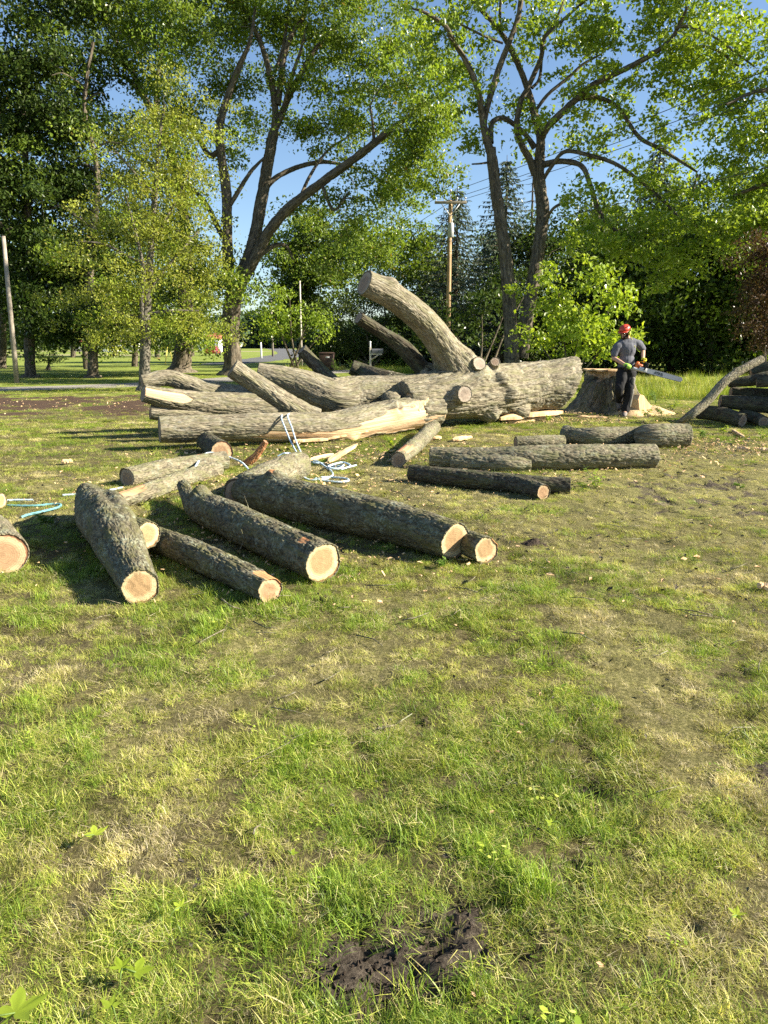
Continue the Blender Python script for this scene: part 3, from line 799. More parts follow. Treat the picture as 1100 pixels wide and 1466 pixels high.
def make_log(label, C, r, bark='bark_front', ends=('end_shaded', 'end_fresh'), group='cut logs on the lawn', seed=1, amp=0.0055, spacing=0.022, step=0.0085, seg=140, name='cut_log', side=(), **kw):
    t = thing(name, label, 'log', (float(np.mean([c[0] for c in C])), float(np.mean([c[1] for c in C])), 0.0), group)
    L = limb_mesh(C, r, step=step, seg=seg, amp=amp, spacing=spacing, seed=seed, **kw)
    limb_obj('bark', L, M[bark], t)
    for e in (0, 1):
        if ends[e]: cut_face(L['ends'][e], M[ends[e]], t, seed * 2 + e)
    for (sC, sr, send, skw) in side:
        S = limb_mesh(sC, sr, step=step, seg=int(seg * 0.75), amp=amp, spacing=spacing, seed=seed + 5, **skw)
        limb_obj('side_branch', S, M[bark], t)
        if send: cut_face(S['ends'][1], M[send], t, seed * 2 + 7)
    return t, L

def wpatch(f0, f1, a0, aw, seed=0, rag=0.25):
    def f(sf, th, bk):
        da = np.abs((th - a0 + PI) % (2 * PI) - PI)
        n = (fbm(bk * np.array([14, 14, 30.0]), 3, seed) - 0.5) * 2
        m = np.minimum(np.minimum((sf - f0) / 0.06, (f1 - sf) / 0.06), (aw - da) / 0.25) + n * rag * 4
        return np.clip(m, 0, 1)
    return f

# the forked log in front with its side stub
C, r = gpath([(134, 718, 24), (146, 738, 35), (166, 768, 37), (184, 803, 30), (202, 840, 27)])
sC = [C[2] + np.array([0.02, 0, .01]), C[2] + (P(196, 762, C[2][1]) - C[2]) , P(213, 768, C[2][1] - 0.08)]
sC[2][2] = sC[1][2]
make_log('forked log with a pale round cut face, leftmost of the front row', C, r, 'bark_front', ('end_shaded', 'end_fresh'), seed=3, bumps=[(.12, 2.0, .05, .14, .5), (.3, .6, .03, .2, .4), (.02, 0, -.03, .1, .7), (.4, 1.4, -.03, .35, .18), (.35, 1.0, .025, .3, .2)], lump=.12,
         side=[(np.array(sC), np.array([.13, .105, .095]), 'end_fresh', dict(lump=.05))])
C, r = gpath([(222, 771, 18), (262, 787, 20), (320, 812, 21), (388, 845, 20)])
make_log('slim front-row log with torn red bark at its cut end', C, r, 'bark_front', ('end_shaded', 'end_pink'), seed=8, wood=wpatch(.86, 1.05, 1.2, .9, 4))
C, r = gpath([(262, 694, 8, .12), (270, 711, 11, .06), (284, 725, 20), (305, 733, 25), (330, 744, 26), (385, 769, 28), (464, 806, 29)])
make_log('knobbly log with a thin stub at the back and a large pale cut face', C, r, 'bark_front', ('end_shaded', 'end_fresh'), seed=14, bumps=[(.30, 1.5, .07, .09, .6), (.95, 1.4, .008, .05, .3), (.6, 2.6, .022, .08, .35), (.6, 2.6, -.03, .03, .15)], wood=wpatch(.88, 1.0, 1.9, .35, 9))
C, r = gpath([(352, 702, 22), (372, 706, 27), (418, 715, 29.5), (500, 733, 30), (580, 753, 29.5), (652, 775, 28)])
make_log('longest dark log of the front row, pale oval cut face and torn knot on top', C, r, 'bark_front', ('end_shaded', 'end_fresh'), seed=21, bumps=[(.205, 1.45, .085, .09, .42), (.205, 1.35, -.06, .035, .2), (.0, 1.5, .03, .1, .8), (.55, 2.4, .02, .12, .5), (.75, .9, .015, .1, .5)], wood=wpatch(.16, .25, 1.35, .5, 3, .2), cut=(0, .12))
C, r = gpath([(612, 754, 15.5), (645, 767, 17), (697, 788, 20)])
make_log('short log mostly hidden behind the longest front log', C, r, 'bark_front', ('end_shaded', 'end_fresh'), seed=25, wood=wpatch(.9, 1.05, 0.3, .8, 4))
C, r = gpath([(-12, 762, 27), (-4, 775, 29), (9, 793, 30)])
make_log('thick short log with a pinkish cut face at the left picture edge', C, r, 'bark_pale', ('end_shaded', 'end_pink'), seed=31, amp=.004)
C, r = gpath([(-40, 716, 13), (3, 718, 12)])
make_log('small pale log end behind the thick log at the left picture edge', C, r, 'bark_pale', ('end_shaded', 'end_fresh'), seed=33)
C, r = gpath([(150, 722, 12), (185, 712, 12.5), (220, 701, 13), (264, 685, 12), (312, 671, 11)])
make_log('slender curved log with flaking pinkish bark behind the forked log', C, r, 'bark_pale', ('end_shaded', 'end_shaded'), seed=36, wood=wpatch(.0, .26, 1.6, 1.2, 4))
C, r = gpath([(181, 684, 14.5), (250, 669, 14.5), (322, 660, 13.5)])
make_log('straight log with a shaded notched cut face pointing left, behind the slender curved log', C, r, 'bark_pale', ('end_shaded', 'end_pink'), seed=39, wood=wpatch(.45, .8, 1.3, .5, 8))
C, r = gpath([(270, 634, 16), (318, 643, 17)])
C[1] += (C[1] - C[0]) * 0.0
make_log('stubby log with a sunlit pink cut face under the fallen tree', np.array([lie(296, 632, 13)[0], lie(318, 647, 16)[0]]), np.array([.13, .145]), 'bark_dark', ('end_shaded', 'end_pink'), seed=41)
C, r = gpath([(340, 706, 22), (385, 684, 22), (428, 667, 20)])
make_log('pale mossy log with a dark cut face, lying behind the longest front log', C, r, 'bark_pale', ('end_shaded', 'end_shaded'), seed=44)
C, r = gpath([(570, 658, 11.5), (596, 636, 11), (621, 612, 10)])
make_log('short thick branch piece lying end-on in front of the fallen trunk', C, r, 'bark_pale', ('end_shaded', 'end_fresh'), seed=47, step=.012, seg=96, wood=wpatch(.0, .22, 1.7, 1.1, 4))
C, r = gpath([(589, 677, 12), (650, 683, 13), (715, 689, 13), (770, 694, 12.5), (817, 696, 12.5)])
c1, k1 = lie(779, 705, 11.5)
make_log('dark log with a sawn fork at its right end', C, r, 'bark_dark', ('end_shaded', 'end_fresh'), seed=52, step=.012, seg=96, side=[(np.array([C[2] + [.05, 0, 0], C[2] * .5 + c1 * .5 + [.06, 0, 0], c1]), np.array([.085, .09, k1]), 'end_pink', {})])
C, r = gpath([(616, 655, 15), (690, 656, 16), (760, 656, 17.5), (850, 654, 18), (937, 653, 17.5)])
make_log('long grey log with a reddish left end and a low broken fork', C, r, 'bark_pale', ('end_pink', 'end_shaded'), seed=57, step=.013, seg=112, amp=.008, spacing=.032, side=[(np.array([C[0] + [.25, -.1, -.04], C[1] + [.25, -.17, -.05], C[2] + [-.02, -.12, -.06]]), np.array([.10, .12, .07]), None, {})])
C, r = gpath([(738, 634, 9), (770, 633, 9.5), (806, 632, 9)])
make_log('thin log almost hidden behind the long grey log', C, r, 'bark_pale', ('end_shaded', 'end_shaded'), seed=60, step=.014, seg=64)
C, r = gpath([(806, 623, 11), (850, 625, 12.5), (915, 623, 13), (930, 624, 17), (984, 623, 17)])
make_log('log with a stepped collar, farthest of the loose logs on the right lawn', C, r, 'bark_pale', ('end_shaded', 'end_shaded'), seed=63, step=.013, seg=104, amp=.008, spacing=.032, bumps=[(.02, 1.4, .04, .1, .6)])

for k, (a, b, c_) in enumerate([((341, 797), (349, 778), (346, 762)), ((352, 748), (357, 735), (350, 713)), ((318, 858), (332, 868), (347, 872))]):
    ya = G(*a)[1]; q = [P(a[0], a[1], ya) + [0, 0, .02], P(b[0], b[1], ya - .02) + [0, 0, .02], P(c_[0], c_[1], ya - .04) + [0, 0, .02]]
    if k == 2: q = [G(*a, .03), G(*b, .04), G(*c_, .02)]
    mb = MB(); C_, r_, s_ = spline(np.array(q), np.array([.005, .004, .002]), .02); mb.tube(C_, r_, 6); V_ = np.concatenate(mb.V)
    o = mk('twig', V_, [np.concatenate(mb.Q), np.concatenate(mb.T)], M['bark_pale'], None, True, {'bk': ('POINT', 'FLOAT_VECTOR', V_), 'wd': ('POINT', 'FLOAT', np.zeros(len(V_)))})
    tag(o, ['thin bare twig sticking up beside the knobbly log', 'thin curved twig standing behind the knobbly log', 'crooked twig lying on the grass below the slim front log'][k], 'twig', 'thin twigs among the front logs')
# stick standing up between the logs
a = G(352, 668) + [0, 0, .02]; b = P(381, 632, a[1] - .05)
make_log('reddish peeled stick standing up between two logs', np.array([a, a * .5 + b * .5 + [.01, 0, -.02], b]), np.array([.05, .045, .032]), 'split_red', (None, 'end_shaded'), group='broken sticks', seed=70, name='stick', step=.01, seg=40, lump=.2)

# ------------------------------------------------------------------ the log pile at the right edge
def PA(u, v, Y): return P(u, v, Y)
PILE = [
    ('lower front log of the pile, cut face turned to the lawn', [PA(1000, 589, 14.3), PA(1032, 593, 14.0), PA(1064, 602, 13.6)], [.13, .14, .125], ('end_shaded', 'end_shaded')),
    ('small log beside the front log of the pile, brown cut face', [PA(1062, 593, 14.2), PA(1080, 598, 13.9), PA(1094, 604, 13.6)], [.10, .11, .11], ('end_shaded', 'end_shaded')),
    ('long pile log with a rounded left end, above the front logs', [PA(1031, 574, 14.3), PA(1090, 580, 14.2), PA(1230, 592, 14.0)], [.115, .15, .15], ('end_shaded', 'end_shaded')),
    ('dark middle log of the pile under the branchy top logs', [PA(1046, 561, 14.7), PA(1110, 566, 14.6), PA(1230, 570, 14.5)], [.10, .13, .14], ('end_shaded', 'end_shaded')),
    ('tapering pile log pointing left, second from the top', [PA(1043, 549, 14.6), PA(1075, 545, 14.5), PA(1110, 539, 14.4), PA(1240, 525, 14.3)], [.08, .11, .13, .14], ('end_shaded', 'end_shaded')),
    ('short top log of the pile at the picture edge', [PA(1083, 548, 14.1), PA(1110, 546, 14.0), PA(1200, 541, 14.0)], [.09, .10, .11], ('end_shaded', 'end_shaded')),
    ('back log of the pile showing just above the top logs', [PA(1075, 534, 15.1), PA(1120, 521, 15.0), PA(1260, 500, 14.9)], [.09, .12, .14], ('end_shaded', 'end_shaded')),
]
for k, (lab, C, r, e) in enumerate(PILE):
    make_log(lab, np.array(C), np.array(r), 'bark_dark', e, group='logs stacked in the pile', seed=80 + k * 3, step=.016, seg=64)
for k in range(20):      # unseen rest of the pile, stacked high to shade the visible logs
    z = .16 + .27 * (k // 4); y = 13.25 + .36 * (k % 4) + .1 * (k // 4 % 2)
    make_log('unseen log of the pile beyond the right picture edge, placed to shade it', np.array([(7.55 + .09 * (k * 7 % 5) + .07 * (k // 4), y, z), (11.5, y - .1, z + .05)]), np.array([.15, .15]), 'bark_dark', ('end_shaded', 'end_shaded'), group='logs stacked in the pile', seed=110 + k, step=.04, seg=32)
C = [G(970, 608) + [0, 0, .03], PA(989, 594, 13.8), PA(1012, 575, 13.9), PA(1030, 554, 13.95), PA(1043, 542, 14.0), PA(1068, 526, 14.1), PA(1091, 514, 14.2)]
make_log('long grey pole leaning up against the log pile', np.array(C), np.array([.045, .075, .085, .083, .08, .078, .07]), 'bark_trunk', ('end_shaded', 'end_fresh'), group='logs stacked in the pile', seed=99, step=.014, seg=72, amp=.003, lump=.09, bumps=[(.35, 1.0, .03, .06, .4), (.72, 2.0, .02, .05, .4)])
# ------------------------------------------------------------------ the fallen tree
def W(pp):
    """(u, v, Y, rpx) -> world points and radii"""
    return np.array([P(q[0], q[1], q[2]) for q in pp]), np.array([q[3] * mpp(q[1], q[2]) for q in pp])

def bake(V, F, voxel, smooth_it, name='bake', fac=0.5):
    o = mk(name, V, F)
    m = o.modifiers.new('r', 'REMESH'); m.mode = 'VOXEL'; m.voxel_size = voxel
    if smooth_it:
        s = o.modifiers.new('s', 'SMOOTH'); s.iterations = smooth_it; s.factor = fac
    dg = bpy.context.evaluated_depsgraph_get()
    ev = o.evaluated_get(dg); me = ev.to_mesh()
    n = len(me.vertices); co = np.empty(n * 3, np.float32); me.vertices.foreach_get('co', co)
    nm = np.empty(n * 3, np.float32); me.vertices.foreach_get('normal', nm)
    F = []
    q = np.empty(len(me.loops), np.int32); me.loops.foreach_get('vertex_index', q)
    tot = np.empty(len(me.polygons), np.int32); me.polygons.foreach_get('loop_total', tot)
    st = np.empty(len(me.polygons), np.int32); me.polygons.foreach_get('loop_start', st)
    for k in (3, 4):
        s_ = st[tot == k]
        if len(s_): F.append(q[s_[:, None] + np.arange(k)[None]])
    ev.to_mesh_clear()
    d = o.data; bpy.data.objects.remove(o); bpy.data.meshes.remove(d)
    return co.reshape(-1, 3).astype(float), nm.reshape(-1, 3).astype(float), F

def bark_on(V, Nn, lines, amp, spacing, stretch, seed, woodf=None):
    """bark over a merged surface: grain follows the nearest centre line"""
    best = np.full(len(V), 1e9); bk = np.zeros((len(V), 3)); sf = np.zeros(len(V)); ang = np.zeros(len(V)); which = np.zeros(len(V), int)
    for li, (C, r) in enumerate(lines):
        C, r, s = spline(C, r, 0.06)
        T, N, B = frames(C)
        for a in range(0, len(V), 20000):
            v = V[a:a + 20000]
            D = np.linalg.norm(v[:, None] - C[None], axis=2)
            i = (D / r[None]).argmin(1)
            dn = D[np.arange(len(v)), i] / r[i]
            dv = v - C[i]
            x = (dv * N[i]).sum(1); y = (dv * B[i]).sum(1); z = s[i] + (dv * T[i]).sum(1)
            th = np.arctan2(y, x); Rn = float(r.mean())
            k = dn < best[a:a + 20000]
            idx = np.nonzero(k)[0] + a
            best[idx] = dn[k]
            bk[idx] = np.stack([Rn * np.cos(th), Rn * np.sin(th), z / stretch + li * 3.3], 1)[k]
            sf[idx] = (z / s[-1])[k]; ang[idx] = th[k]; which[idx] = li
    w = np.zeros(len(V)) if woodf is None else np.clip(woodf(V, which, sf, ang, bk), 0, 1)
    d = bark_h(bk / spacing, seed) * amp + (fbm(V * 2.2, 3, seed + 9) - 0.5) * 0.09
    return V + Nn * (d * (1 - w) - amp * 1.5 * w)[:, None], bk, w

ft = thing('fallen_tree', 'huge felled tree with sawn limbs and a torn pale split, lying across the lawn', 'fallen tree', (0.8, 13.2, 0))
trunk_line = W([(818, 548, 15.4, 37.5), (790, 551, 15.15, 35), (760, 555, 14.9, 36), (705, 560, 14.25, 37), (655, 565, 13.65, 35), (610, 571, 13.25, 30), (575, 573, 13.0, 27)])
limbF = W([(620, 584, 13.2, 26), (585, 592, 12.8, 23), (540, 600, 12.2, 24), (480, 611, 11.6, 22), (400, 612, 11.1, 21), (310, 613, 10.8, 19), (228, 615, 10.5, 18.5)])
limbM = W([(660, 552, 13.8, 30), (610, 556, 13.5, 22), (560, 558, 13.3, 20), (510, 562, 13.1, 24), (478, 567, 12.8, 25), (430, 550, 12.7, 22), (368, 534, 12.6, 15)])
limbB = W([(520, 566, 13.2, 22), (430, 580, 12.9, 22), (350, 582, 12.5, 21), (290, 579, 12.2, 18), (240, 571, 11.9, 15), (205, 563, 11.7, 12.5)])
limbB2 = W([(400, 574, 13.1, 15), (340, 567, 12.9, 15), (300, 561, 12.7, 15), (268, 550, 12.6, 13), (240, 541, 12.5, 11.5), (203, 547, 12.3, 10)])
limbB3 = W([(400, 592, 12.8, 16), (330, 594, 12.4, 15), (260, 594, 12.0, 12), (215, 590, 11.8, 10)])
limbU = W([(672, 552, 13.9, 31), (655, 527, 13.8, 27), (633, 493, 13.5, 22), (606, 458, 13.2, 20), (565, 425, 12.8, 18.5), (522, 404, 12.5, 18)])
limbU2 = W([(622, 546, 13.9, 18), (605, 528, 14.0, 13), (578, 498, 13.9, 13), (548, 477, 13.8, 10), (513, 455, 13.6, 10)])
limbU3 = W([(486, 556, 13.4, 11), (470, 540, 13.4, 9.5), (452, 522, 13.4, 9), (432, 500, 13.3, 8.5)])
limbU4 = W([(590, 553, 14.2, 14), (545, 541, 14.5, 13), (520, 533, 14.9, 12), (503, 526, 14.9, 10)])
limbK = W([(452, 600, 11.7, 15), (425, 586, 11.6, 15), (385, 561, 11.45, 14), (333, 527, 11.3, 13.5)])
limbL = W([(610, 590, 14.2, 22), (560, 588, 14.1, 17), (500, 594, 13.9, 14)])     # lower limb in the shade below

base = MB()
for C, r in (trunk_line, (limbM[0][:5], limbM[1][:5]), (limbU[0][:3], limbU[1][:3] * np.array([1.25, 1.15, 0.9])), (limbU2[0][:2], limbU2[1][:2] * np.array([1.2, .95])),
             (limbB[0][:2], limbB[1][:2]), (limbF[0][:2], limbF[1][:2] * np.array([1.1, .9])), (limbL[0], limbL[1]), (limbU4[0][:2], limbU4[1][:2])):
    c, k, s = spline(C, r, 0.08); base.tube(c, k, 28)
# knots and sawn stubs on the trunk
STUBS = [((670, 532, 13.95), (685, 521, 13.55), 13, 10, 'end_pale'), ((704, 532, 14.2), (709, 519, 13.9), 9, 7, 'end_shaded'), ((641, 562, 13.6), (664, 564, 13.02), 17, 11.5, 'end_pale'), ((655, 532, 14.3), (622, 520, 14.5), 9, 8, None)]
for a, b, ra, rb, e in STUBS:
    c, k, s = spline(np.array([P(*a), P(*b)]), np.array([ra * 1.25 * mpp(a[1], a[2]), rb * mpp(b[1], b[2])]), 0.05); base.tube(c, k, 20)
for (u, v, Y, r) in ((726, 562, 13.95, 15), (560, 572, 12.8, 11), (700, 590, 13.9, 14), (640, 548, 13.4, 11), (742, 586, 14.35, 14), (715, 545, 13.85, 12)):
    q = P(u, v, Y); k = r * mpp(v, Y); base.ell(q, (k * 1.3, k, k), None, 20, 12)
V = np.concatenate(base.V)
Vb, Nb, Fb = bake(V, [np.concatenate(base.Q), np.concatenate(base.T)], 0.019, 9)
rootend = trunk_line[0][0]
def trunk_wood(V, which, sf, ang, bk):
    # the torn hinge where the front limb has split off, and the butt end
    q = P(585, 590, 12.7)
    d = np.linalg.norm((V - q) * np.array([1, .8, 1.3]), axis=1) + (fbm(V * 5, 3, 3) - .5) * .45
    return np.clip((0.30 - d) / 0.05, 0, 1)
lines = [trunk_line, (limbM[0][:5], limbM[1][:5]), (limbU[0][:3], limbU[1][:3]), limbL]
Vb, bkb, wb = bark_on(Vb, Nb, lines, 0.022, 0.052, 7.0, 5, trunk_wood)
_ax = trunk_line[0][0] - trunk_line[0][2]; _ax /= np.linalg.norm(_ax)     # the butt was cut on a slant, its lower lip left on the stump side
_dist = (trunk_line[0][0] - Vb) @ _ax
_near = np.linalg.norm(Vb - trunk_line[0][0], axis=1) < 2.2
Vb = Vb - _ax * (np.where(_near, np.clip((1.3 - _dist) / 1.3, 0, 1), 0) * (.72 * np.clip(1 - Vb[:, 2] / 1.2, 0, 1) - .10 * np.clip(Vb[:, 2] - .9, 0, 1)))[:, None]
mk('trunk', Vb, Fb, M['bark_trunk'], ft, True, {'bk': ('POINT', 'FLOAT_VECTOR', bkb), 'wd': ('POINT', 'FLOAT', wb)})
for a, b, ra, rb, e in STUBS:
    if not e: continue
    A, Bq = P(*a), P(*b); ax = (Bq - A) / np.linalg.norm(Bq - A); k = rb * mpp(b[1], b[2])
    n1 = np.cross(ax, [0, 0, 1]); n1 /= np.linalg.norm(n1); n2_ = np.cross(ax, n1)
    th = np.arange(64) * 2 * PI / 64
    ring = Bq + ax * (0.4 * k) + (np.cos(th)[:, None] * n1 + np.sin(th)[:, None] * n2_) * k * (1 + .06 * np.cos(2 * th + ra))[:, None]
    s = limb_mesh(np.array([A * .5 + Bq * .5, Bq, Bq + ax * (.42 * k)]), np.array([k * 1.1, k * 1.05, k * 1.02]), .02, 64, .008, .04, seed=int(ra))
    so = limb_obj('limb_stub', s, M['bark_trunk'], ft); cut_face(s['ends'][1], M[e], so, int(ra))

def limb(name, L, seed, ends, mat='bark_trunk', step=.014, seg=112, amp=.0095, spacing=.032, label=None, **kw):
    Lm = limb_mesh(L[0], L[1], step, seg, amp, spacing, 6.5, seed, **kw)
    o = limb_obj(name, Lm, M[mat], ft)
    if label: o['label'] = label
    for e in (0, 1):
        if ends[e]: cut_face(Lm['ends'][e], M[ends[e]], o, seed * 2 + e)
    return Lm
def splitF(sf, th, bk):     # pale wood laid bare along the lower front of the split limb
    n = (fbm(bk * np.array([7, 7, 16.0]), 4, 8) - .5)
    n2_ = (fbm(bk * np.array([30, 30, 8.0]), 3, 18) - .5)
    c = A_SPLIT + 0.25 * np.sin(sf * 7); da = np.abs((th - c + PI) % (2 * PI) - PI)
    w = np.interp(sf, [0, .08, .2, .35, .5, .68, .78], [1.4, 1.15, .85, .62, .52, .42, -.3])
    return (w + n * .9 + n2_ * .5 - da) / .12
_T, _N, _B = frames(spline(limbF[0], limbF[1], .05)[0])
# the angle on that limb which looks at the camera and a little down
_d = np.array([0.05, -0.85, -0.35]); A_SPLIT = math.atan2(float((_B[len(_B) // 2] * _d).sum()), float((_N[len(_N) // 2] * _d).sum()))
limb('limb', limbF, 31, (None, 'end_shaded'), wood=splitF, bumps=[(.23, A_SPLIT + 1.15, .11, .13, .5), (.23, A_SPLIT + 1.0, -.10, .05, .2), (.42, A_SPLIT - .5, .07, .09, .35)], label='front limb with a long pale torn split', step=.014, seg=120)
limb('limb', limbM, 33, (None, 'end_shaded'), label='humped limb with a shaded cut end')
def splitB(sf, th, bk):
    c = A_B; da = np.abs((th - c + PI) % (2 * PI) - PI); n = fbm(bk * 9, 3, 5) - .5
    return (np.interp(sf, [0, .76, .84, 1], [-1, -.4, .55, .7]) + n * .7 - da) / .12
_T, _N, _B = frames(spline(limbB[0], limbB[1], .05)[0]); _d = np.array([0.1, -0.75, 0.4]); A_B = math.atan2(float((_B[-4] * _d).sum()), float((_N[-4] * _d).sum()))
limb('limb', limbB, 35, (None, 'end_shaded'), wood=splitB, label='thick back limb with a pale split at its left end')
limb('limb', limbB2, 37, (None, 'end_shaded'), amp=.008)
limb('limb', limbB3, 38, (None, 'end_pink'), amp=.008)
limb('limb', limbU, 41, (None, 'end_shaded'), label='tall raised limb with a sawn top', step=.013, seg=120, amp=.0085, spacing=.03, bumps=[(.86, 1.2, .05, .12, .5), (.45, 2.2, .03, .2, .5)])
limb('limb', limbU2, 43, (None, 'end_shaded'), mat='bark_dark', label='dark hollowed limb under the raised limb', oval=.16, lump=.14)
limb('limb', limbU3, 45, (None, 'end_shaded'), mat='bark_dark', label='short broken limb with loose bark', oval=.18, lump=.2, seg=56)
limb('limb', limbU4, 47, (None, 'end_shaded'), mat='bark_dark', seg=56)
limb('limb', limbK, 49, (None, 'end_shaded'), label='straight sawn limb sloping down to the front split', step=.014, seg=80, bumps=[(.0, 0, .03, .1, 1.5)])

# torn splinters: the jagged pale spikes at the tear, and the long reddish bark strip under the trunk
def plank(name, A, Bq, w0, w1, th, mat, parent, seed, jag=.25, n=26):
    A = np.array(A, float); Bq = np.array(Bq, float); d = Bq - A; L = np.linalg.norm(d); d /= L
    s = np.cross(d, [0, 0, 1]); s /= np.linalg.norm(s); u = np.cross(s, d)
    t = np.linspace(0, 1, n); m = 7
    w = np.interp(t, [0, .15, .85, 1], [w0 * .25, w0, w1, w1 * .15])
    jl = (fbm(np.stack([t * 9, t * 0 + seed, t * 0], 1), 3, seed) - .5) * jag * 2; jr = (fbm(np.stack([t * 9, t * 0 + seed + 50, t * 0], 1), 3, seed) - .5) * jag * 2
    f = np.linspace(-1, 1, m)
    lat = np.where(f[None] < 0, f[None] * (1 + jl[:, None]), f[None] * (1 + jr[:, None])) * w[:, None] / 2
    curve = (1 - f[None] ** 2) * .25 * w[:, None] + (fbm(np.stack(np.broadcast_arrays(t[:, None] * 5, f[None] * 1.5, 0 * t[:, None] + seed), -1).reshape(-1, 3), 3, seed) - .5).reshape(n, m) * .35 * w[:, None]
    c = A + np.outer(t, d) * L
    top = c[:, None] + s * lat[:, :, None] + u * (curve + th / 2)[:, :, None]; bot = c[:, None] + s * lat[:, :, None] + u * (curve - th / 2)[:, :, None]
    Vv = np.concatenate([top.reshape(-1, 3), bot.reshape(-1, 3)]); k = n * m
    i = (np.arange(n - 1)[:, None] * m + np.arange(m - 1)[None]).ravel()
    Q = [np.stack([i, i + m, i + m + 1, i + 1], 1), np.stack([i + k, i + 1 + k, i + m + 1 + k, i + m + k], 1)]
    for e in (0, m - 1):
        j = np.arange(n - 1) * m + e; q = np.stack([j, j + k, j + m + k, j + m], 1); Q.append(q if e else q[:, ::-1])
    for e in (0, (n - 1) * m):
        j = np.arange(m - 1) + e; q = np.stack([j, j + 1, j + 1 + k, j + k], 1); Q.append(q)
    bk = np.stack(np.broadcast_arrays(lat, lat * 0 + seed, (t * L)[:, None] / 5), -1).reshape(-1, 3); bk = np.concatenate([bk, bk])
    return mk(name, Vv, np.concatenate(Q), M[mat], parent, False, {'bk': ('POINT', 'FLOAT_VECTOR', bk), 'wd': ('POINT', 'FLOAT', np.ones(len(Vv)))})
for k, (a, b, w) in enumerate([((566, 596, 12.4), (604, 583, 12.75), .17), ((580, 585, 12.55), (612, 574, 12.85), .15), ((548, 590, 12.05), (590, 592, 12.6), .16), ((592, 598, 12.7), (616, 590, 13.0), .12), ((556, 584, 12.35), (586, 574, 12.75), .12), ((596, 590, 12.6), (614, 570, 12.85), .10), ((540, 606, 12.0), (584, 600, 12.5), .10), ((470, 628, 11.35), (530, 616, 11.8), .09), ((420, 632, 10.95), (470, 629, 11.3), .07)]):
    plank('splinter', P(*a), P(*b), w, w * .6, .03, 'split', ft, k + 3, .5)
plank('torn_bark_strip', P(716, 600, 14.0), P(806, 590, 15.0), .20, .16, .05, 'split_red', ft, 20, .3)
plank('torn_bark_strip', P(728, 604, 14.2), P(784, 598, 14.9), .16, .12, .05, 'split', ft, 22, .4)

# ------------------------------------------------------------------ stump with its sawn top plate and sawdust
SY = 16.7
st = thing('tree_stump', 'broad flared stump with a sawn top and thin overhanging plate, beside the worker', 'stump', (P(872, 585, SY)[0], SY, 0))
sx0, sy0 = st['_o'][0], SY + .15
seg, nz = 160, 40; th = np.arange(seg) * 2 * PI / seg
H = .90
V = []; bk = []
for k in range(nz):
    f = k / (nz - 1); z = -.05 + (H + .05) * f
    r0 = .51 + .45 * (1 - f) ** 1.9
    butt = 1 + (.22 * (1 - f) ** 1.2 + .03) * np.cos(5 * th + .8 + .5 * np.sin(th * 2)) + .10 * (1 - f) * np.cos(3 * th + 2)
    r = r0 * butt
    # the felling notch on the picture-left side
    da = np.abs((th - 3.75 + PI) % (2 * PI) - PI)
    r = r - .20 * np.exp(-(da / .5) ** 2) * np.clip((f - .78) / .05, 0, 1) * np.clip((.985 - f) / .03, 0, 1)
    bb = np.stack([.7 * np.cos(th), .7 * np.sin(th), np.full(seg, z / 5)], 1); bk.append(bb)
    r = r + bark_h(bb / .09, 4) * .06 * (1 - .7 * (f > .93)) + (fbm(bb * 3.2, 3, 8) - .5) * .14
    V.append(np.stack([sx0 + r * np.cos(th), sy0 + r * np.sin(th), np.full(seg, z)], 1))
top = V[-1]
V = np.concatenate(V); bk = np.concatenate(bk)
i = np.arange(nz - 1)[:, None] * seg; j = np.arange(seg)[None]; j2 = (j + 1) % seg
F = np.stack([i + j, i + j2, i + seg + j2, i + seg + j], -1).reshape(-1, 4)
dz = (V[:, 2] / H); tt = np.arctan2(V[:, 1] - sy0, V[:, 0] - sx0)
wd = np.clip((fbm(bk * 6, 3, 2) - .5) * 3 + (dz - .80) * 14 - np.abs((tt - 3.9 + PI) % (2 * PI) - PI) * 2.2 + .6, 0, 1)
mk('bark', V, F, M['bark_stump'], st, True, {'bk': ('POINT', 'FLOAT_VECTOR', bk), 'wd': ('POINT', 'FLOAT', wd)})
cut_face((top.mean(0), top, np.array([0, 0, 1.0]), .5), M['end_fresh'], st, 5, k=1.0, push=0.0, rough=.01)
# plate: the thin shelf of wood left over the notch
a = np.linspace(PI * .80, PI * 1.62, 24); ro = .56 + .05 * np.sin(a * 5)
pl = MB(); Vp = []
for z in (H + .012, H + .045): 
    Vp += [(sx0 + .06 + (q + .04) * math.cos(t_) , sy0 + q * math.sin(t_), z + .01 * math.sin(t_ * 9)) for t_, q in zip(a, ro)]
n = len(a); pl.add(Vp, [(k, k + 1, n + k + 1, n + k) for k in range(n - 1)]); 
c0 = len(pl.V[0]); pl.add([(sx0, sy0, H + .012), (sx0, sy0, H + .05)])
pl.T.append(np.array([(2 * n, k + 1, k) for k in range(n - 1)] + [(2 * n + 1, n + k, n + k + 1) for k in range(n - 1)]))
pl.Q.append(np.array([(2 * n, 0, n, 2 * n + 1), (2 * n + 1, 2 * n - 1, n - 1, 2 * n)]))
plv = np.concatenate(pl.V)
mk('hinge_plate', plv, [np.concatenate(pl.Q), np.concatenate(pl.T)], M['split'], st, False, {'bk': ('POINT', 'FLOAT_VECTOR', plv * np.array([.2, 1, 1])), 'wd': ('POINT', 'FLOAT', np.ones(len(plv)))})

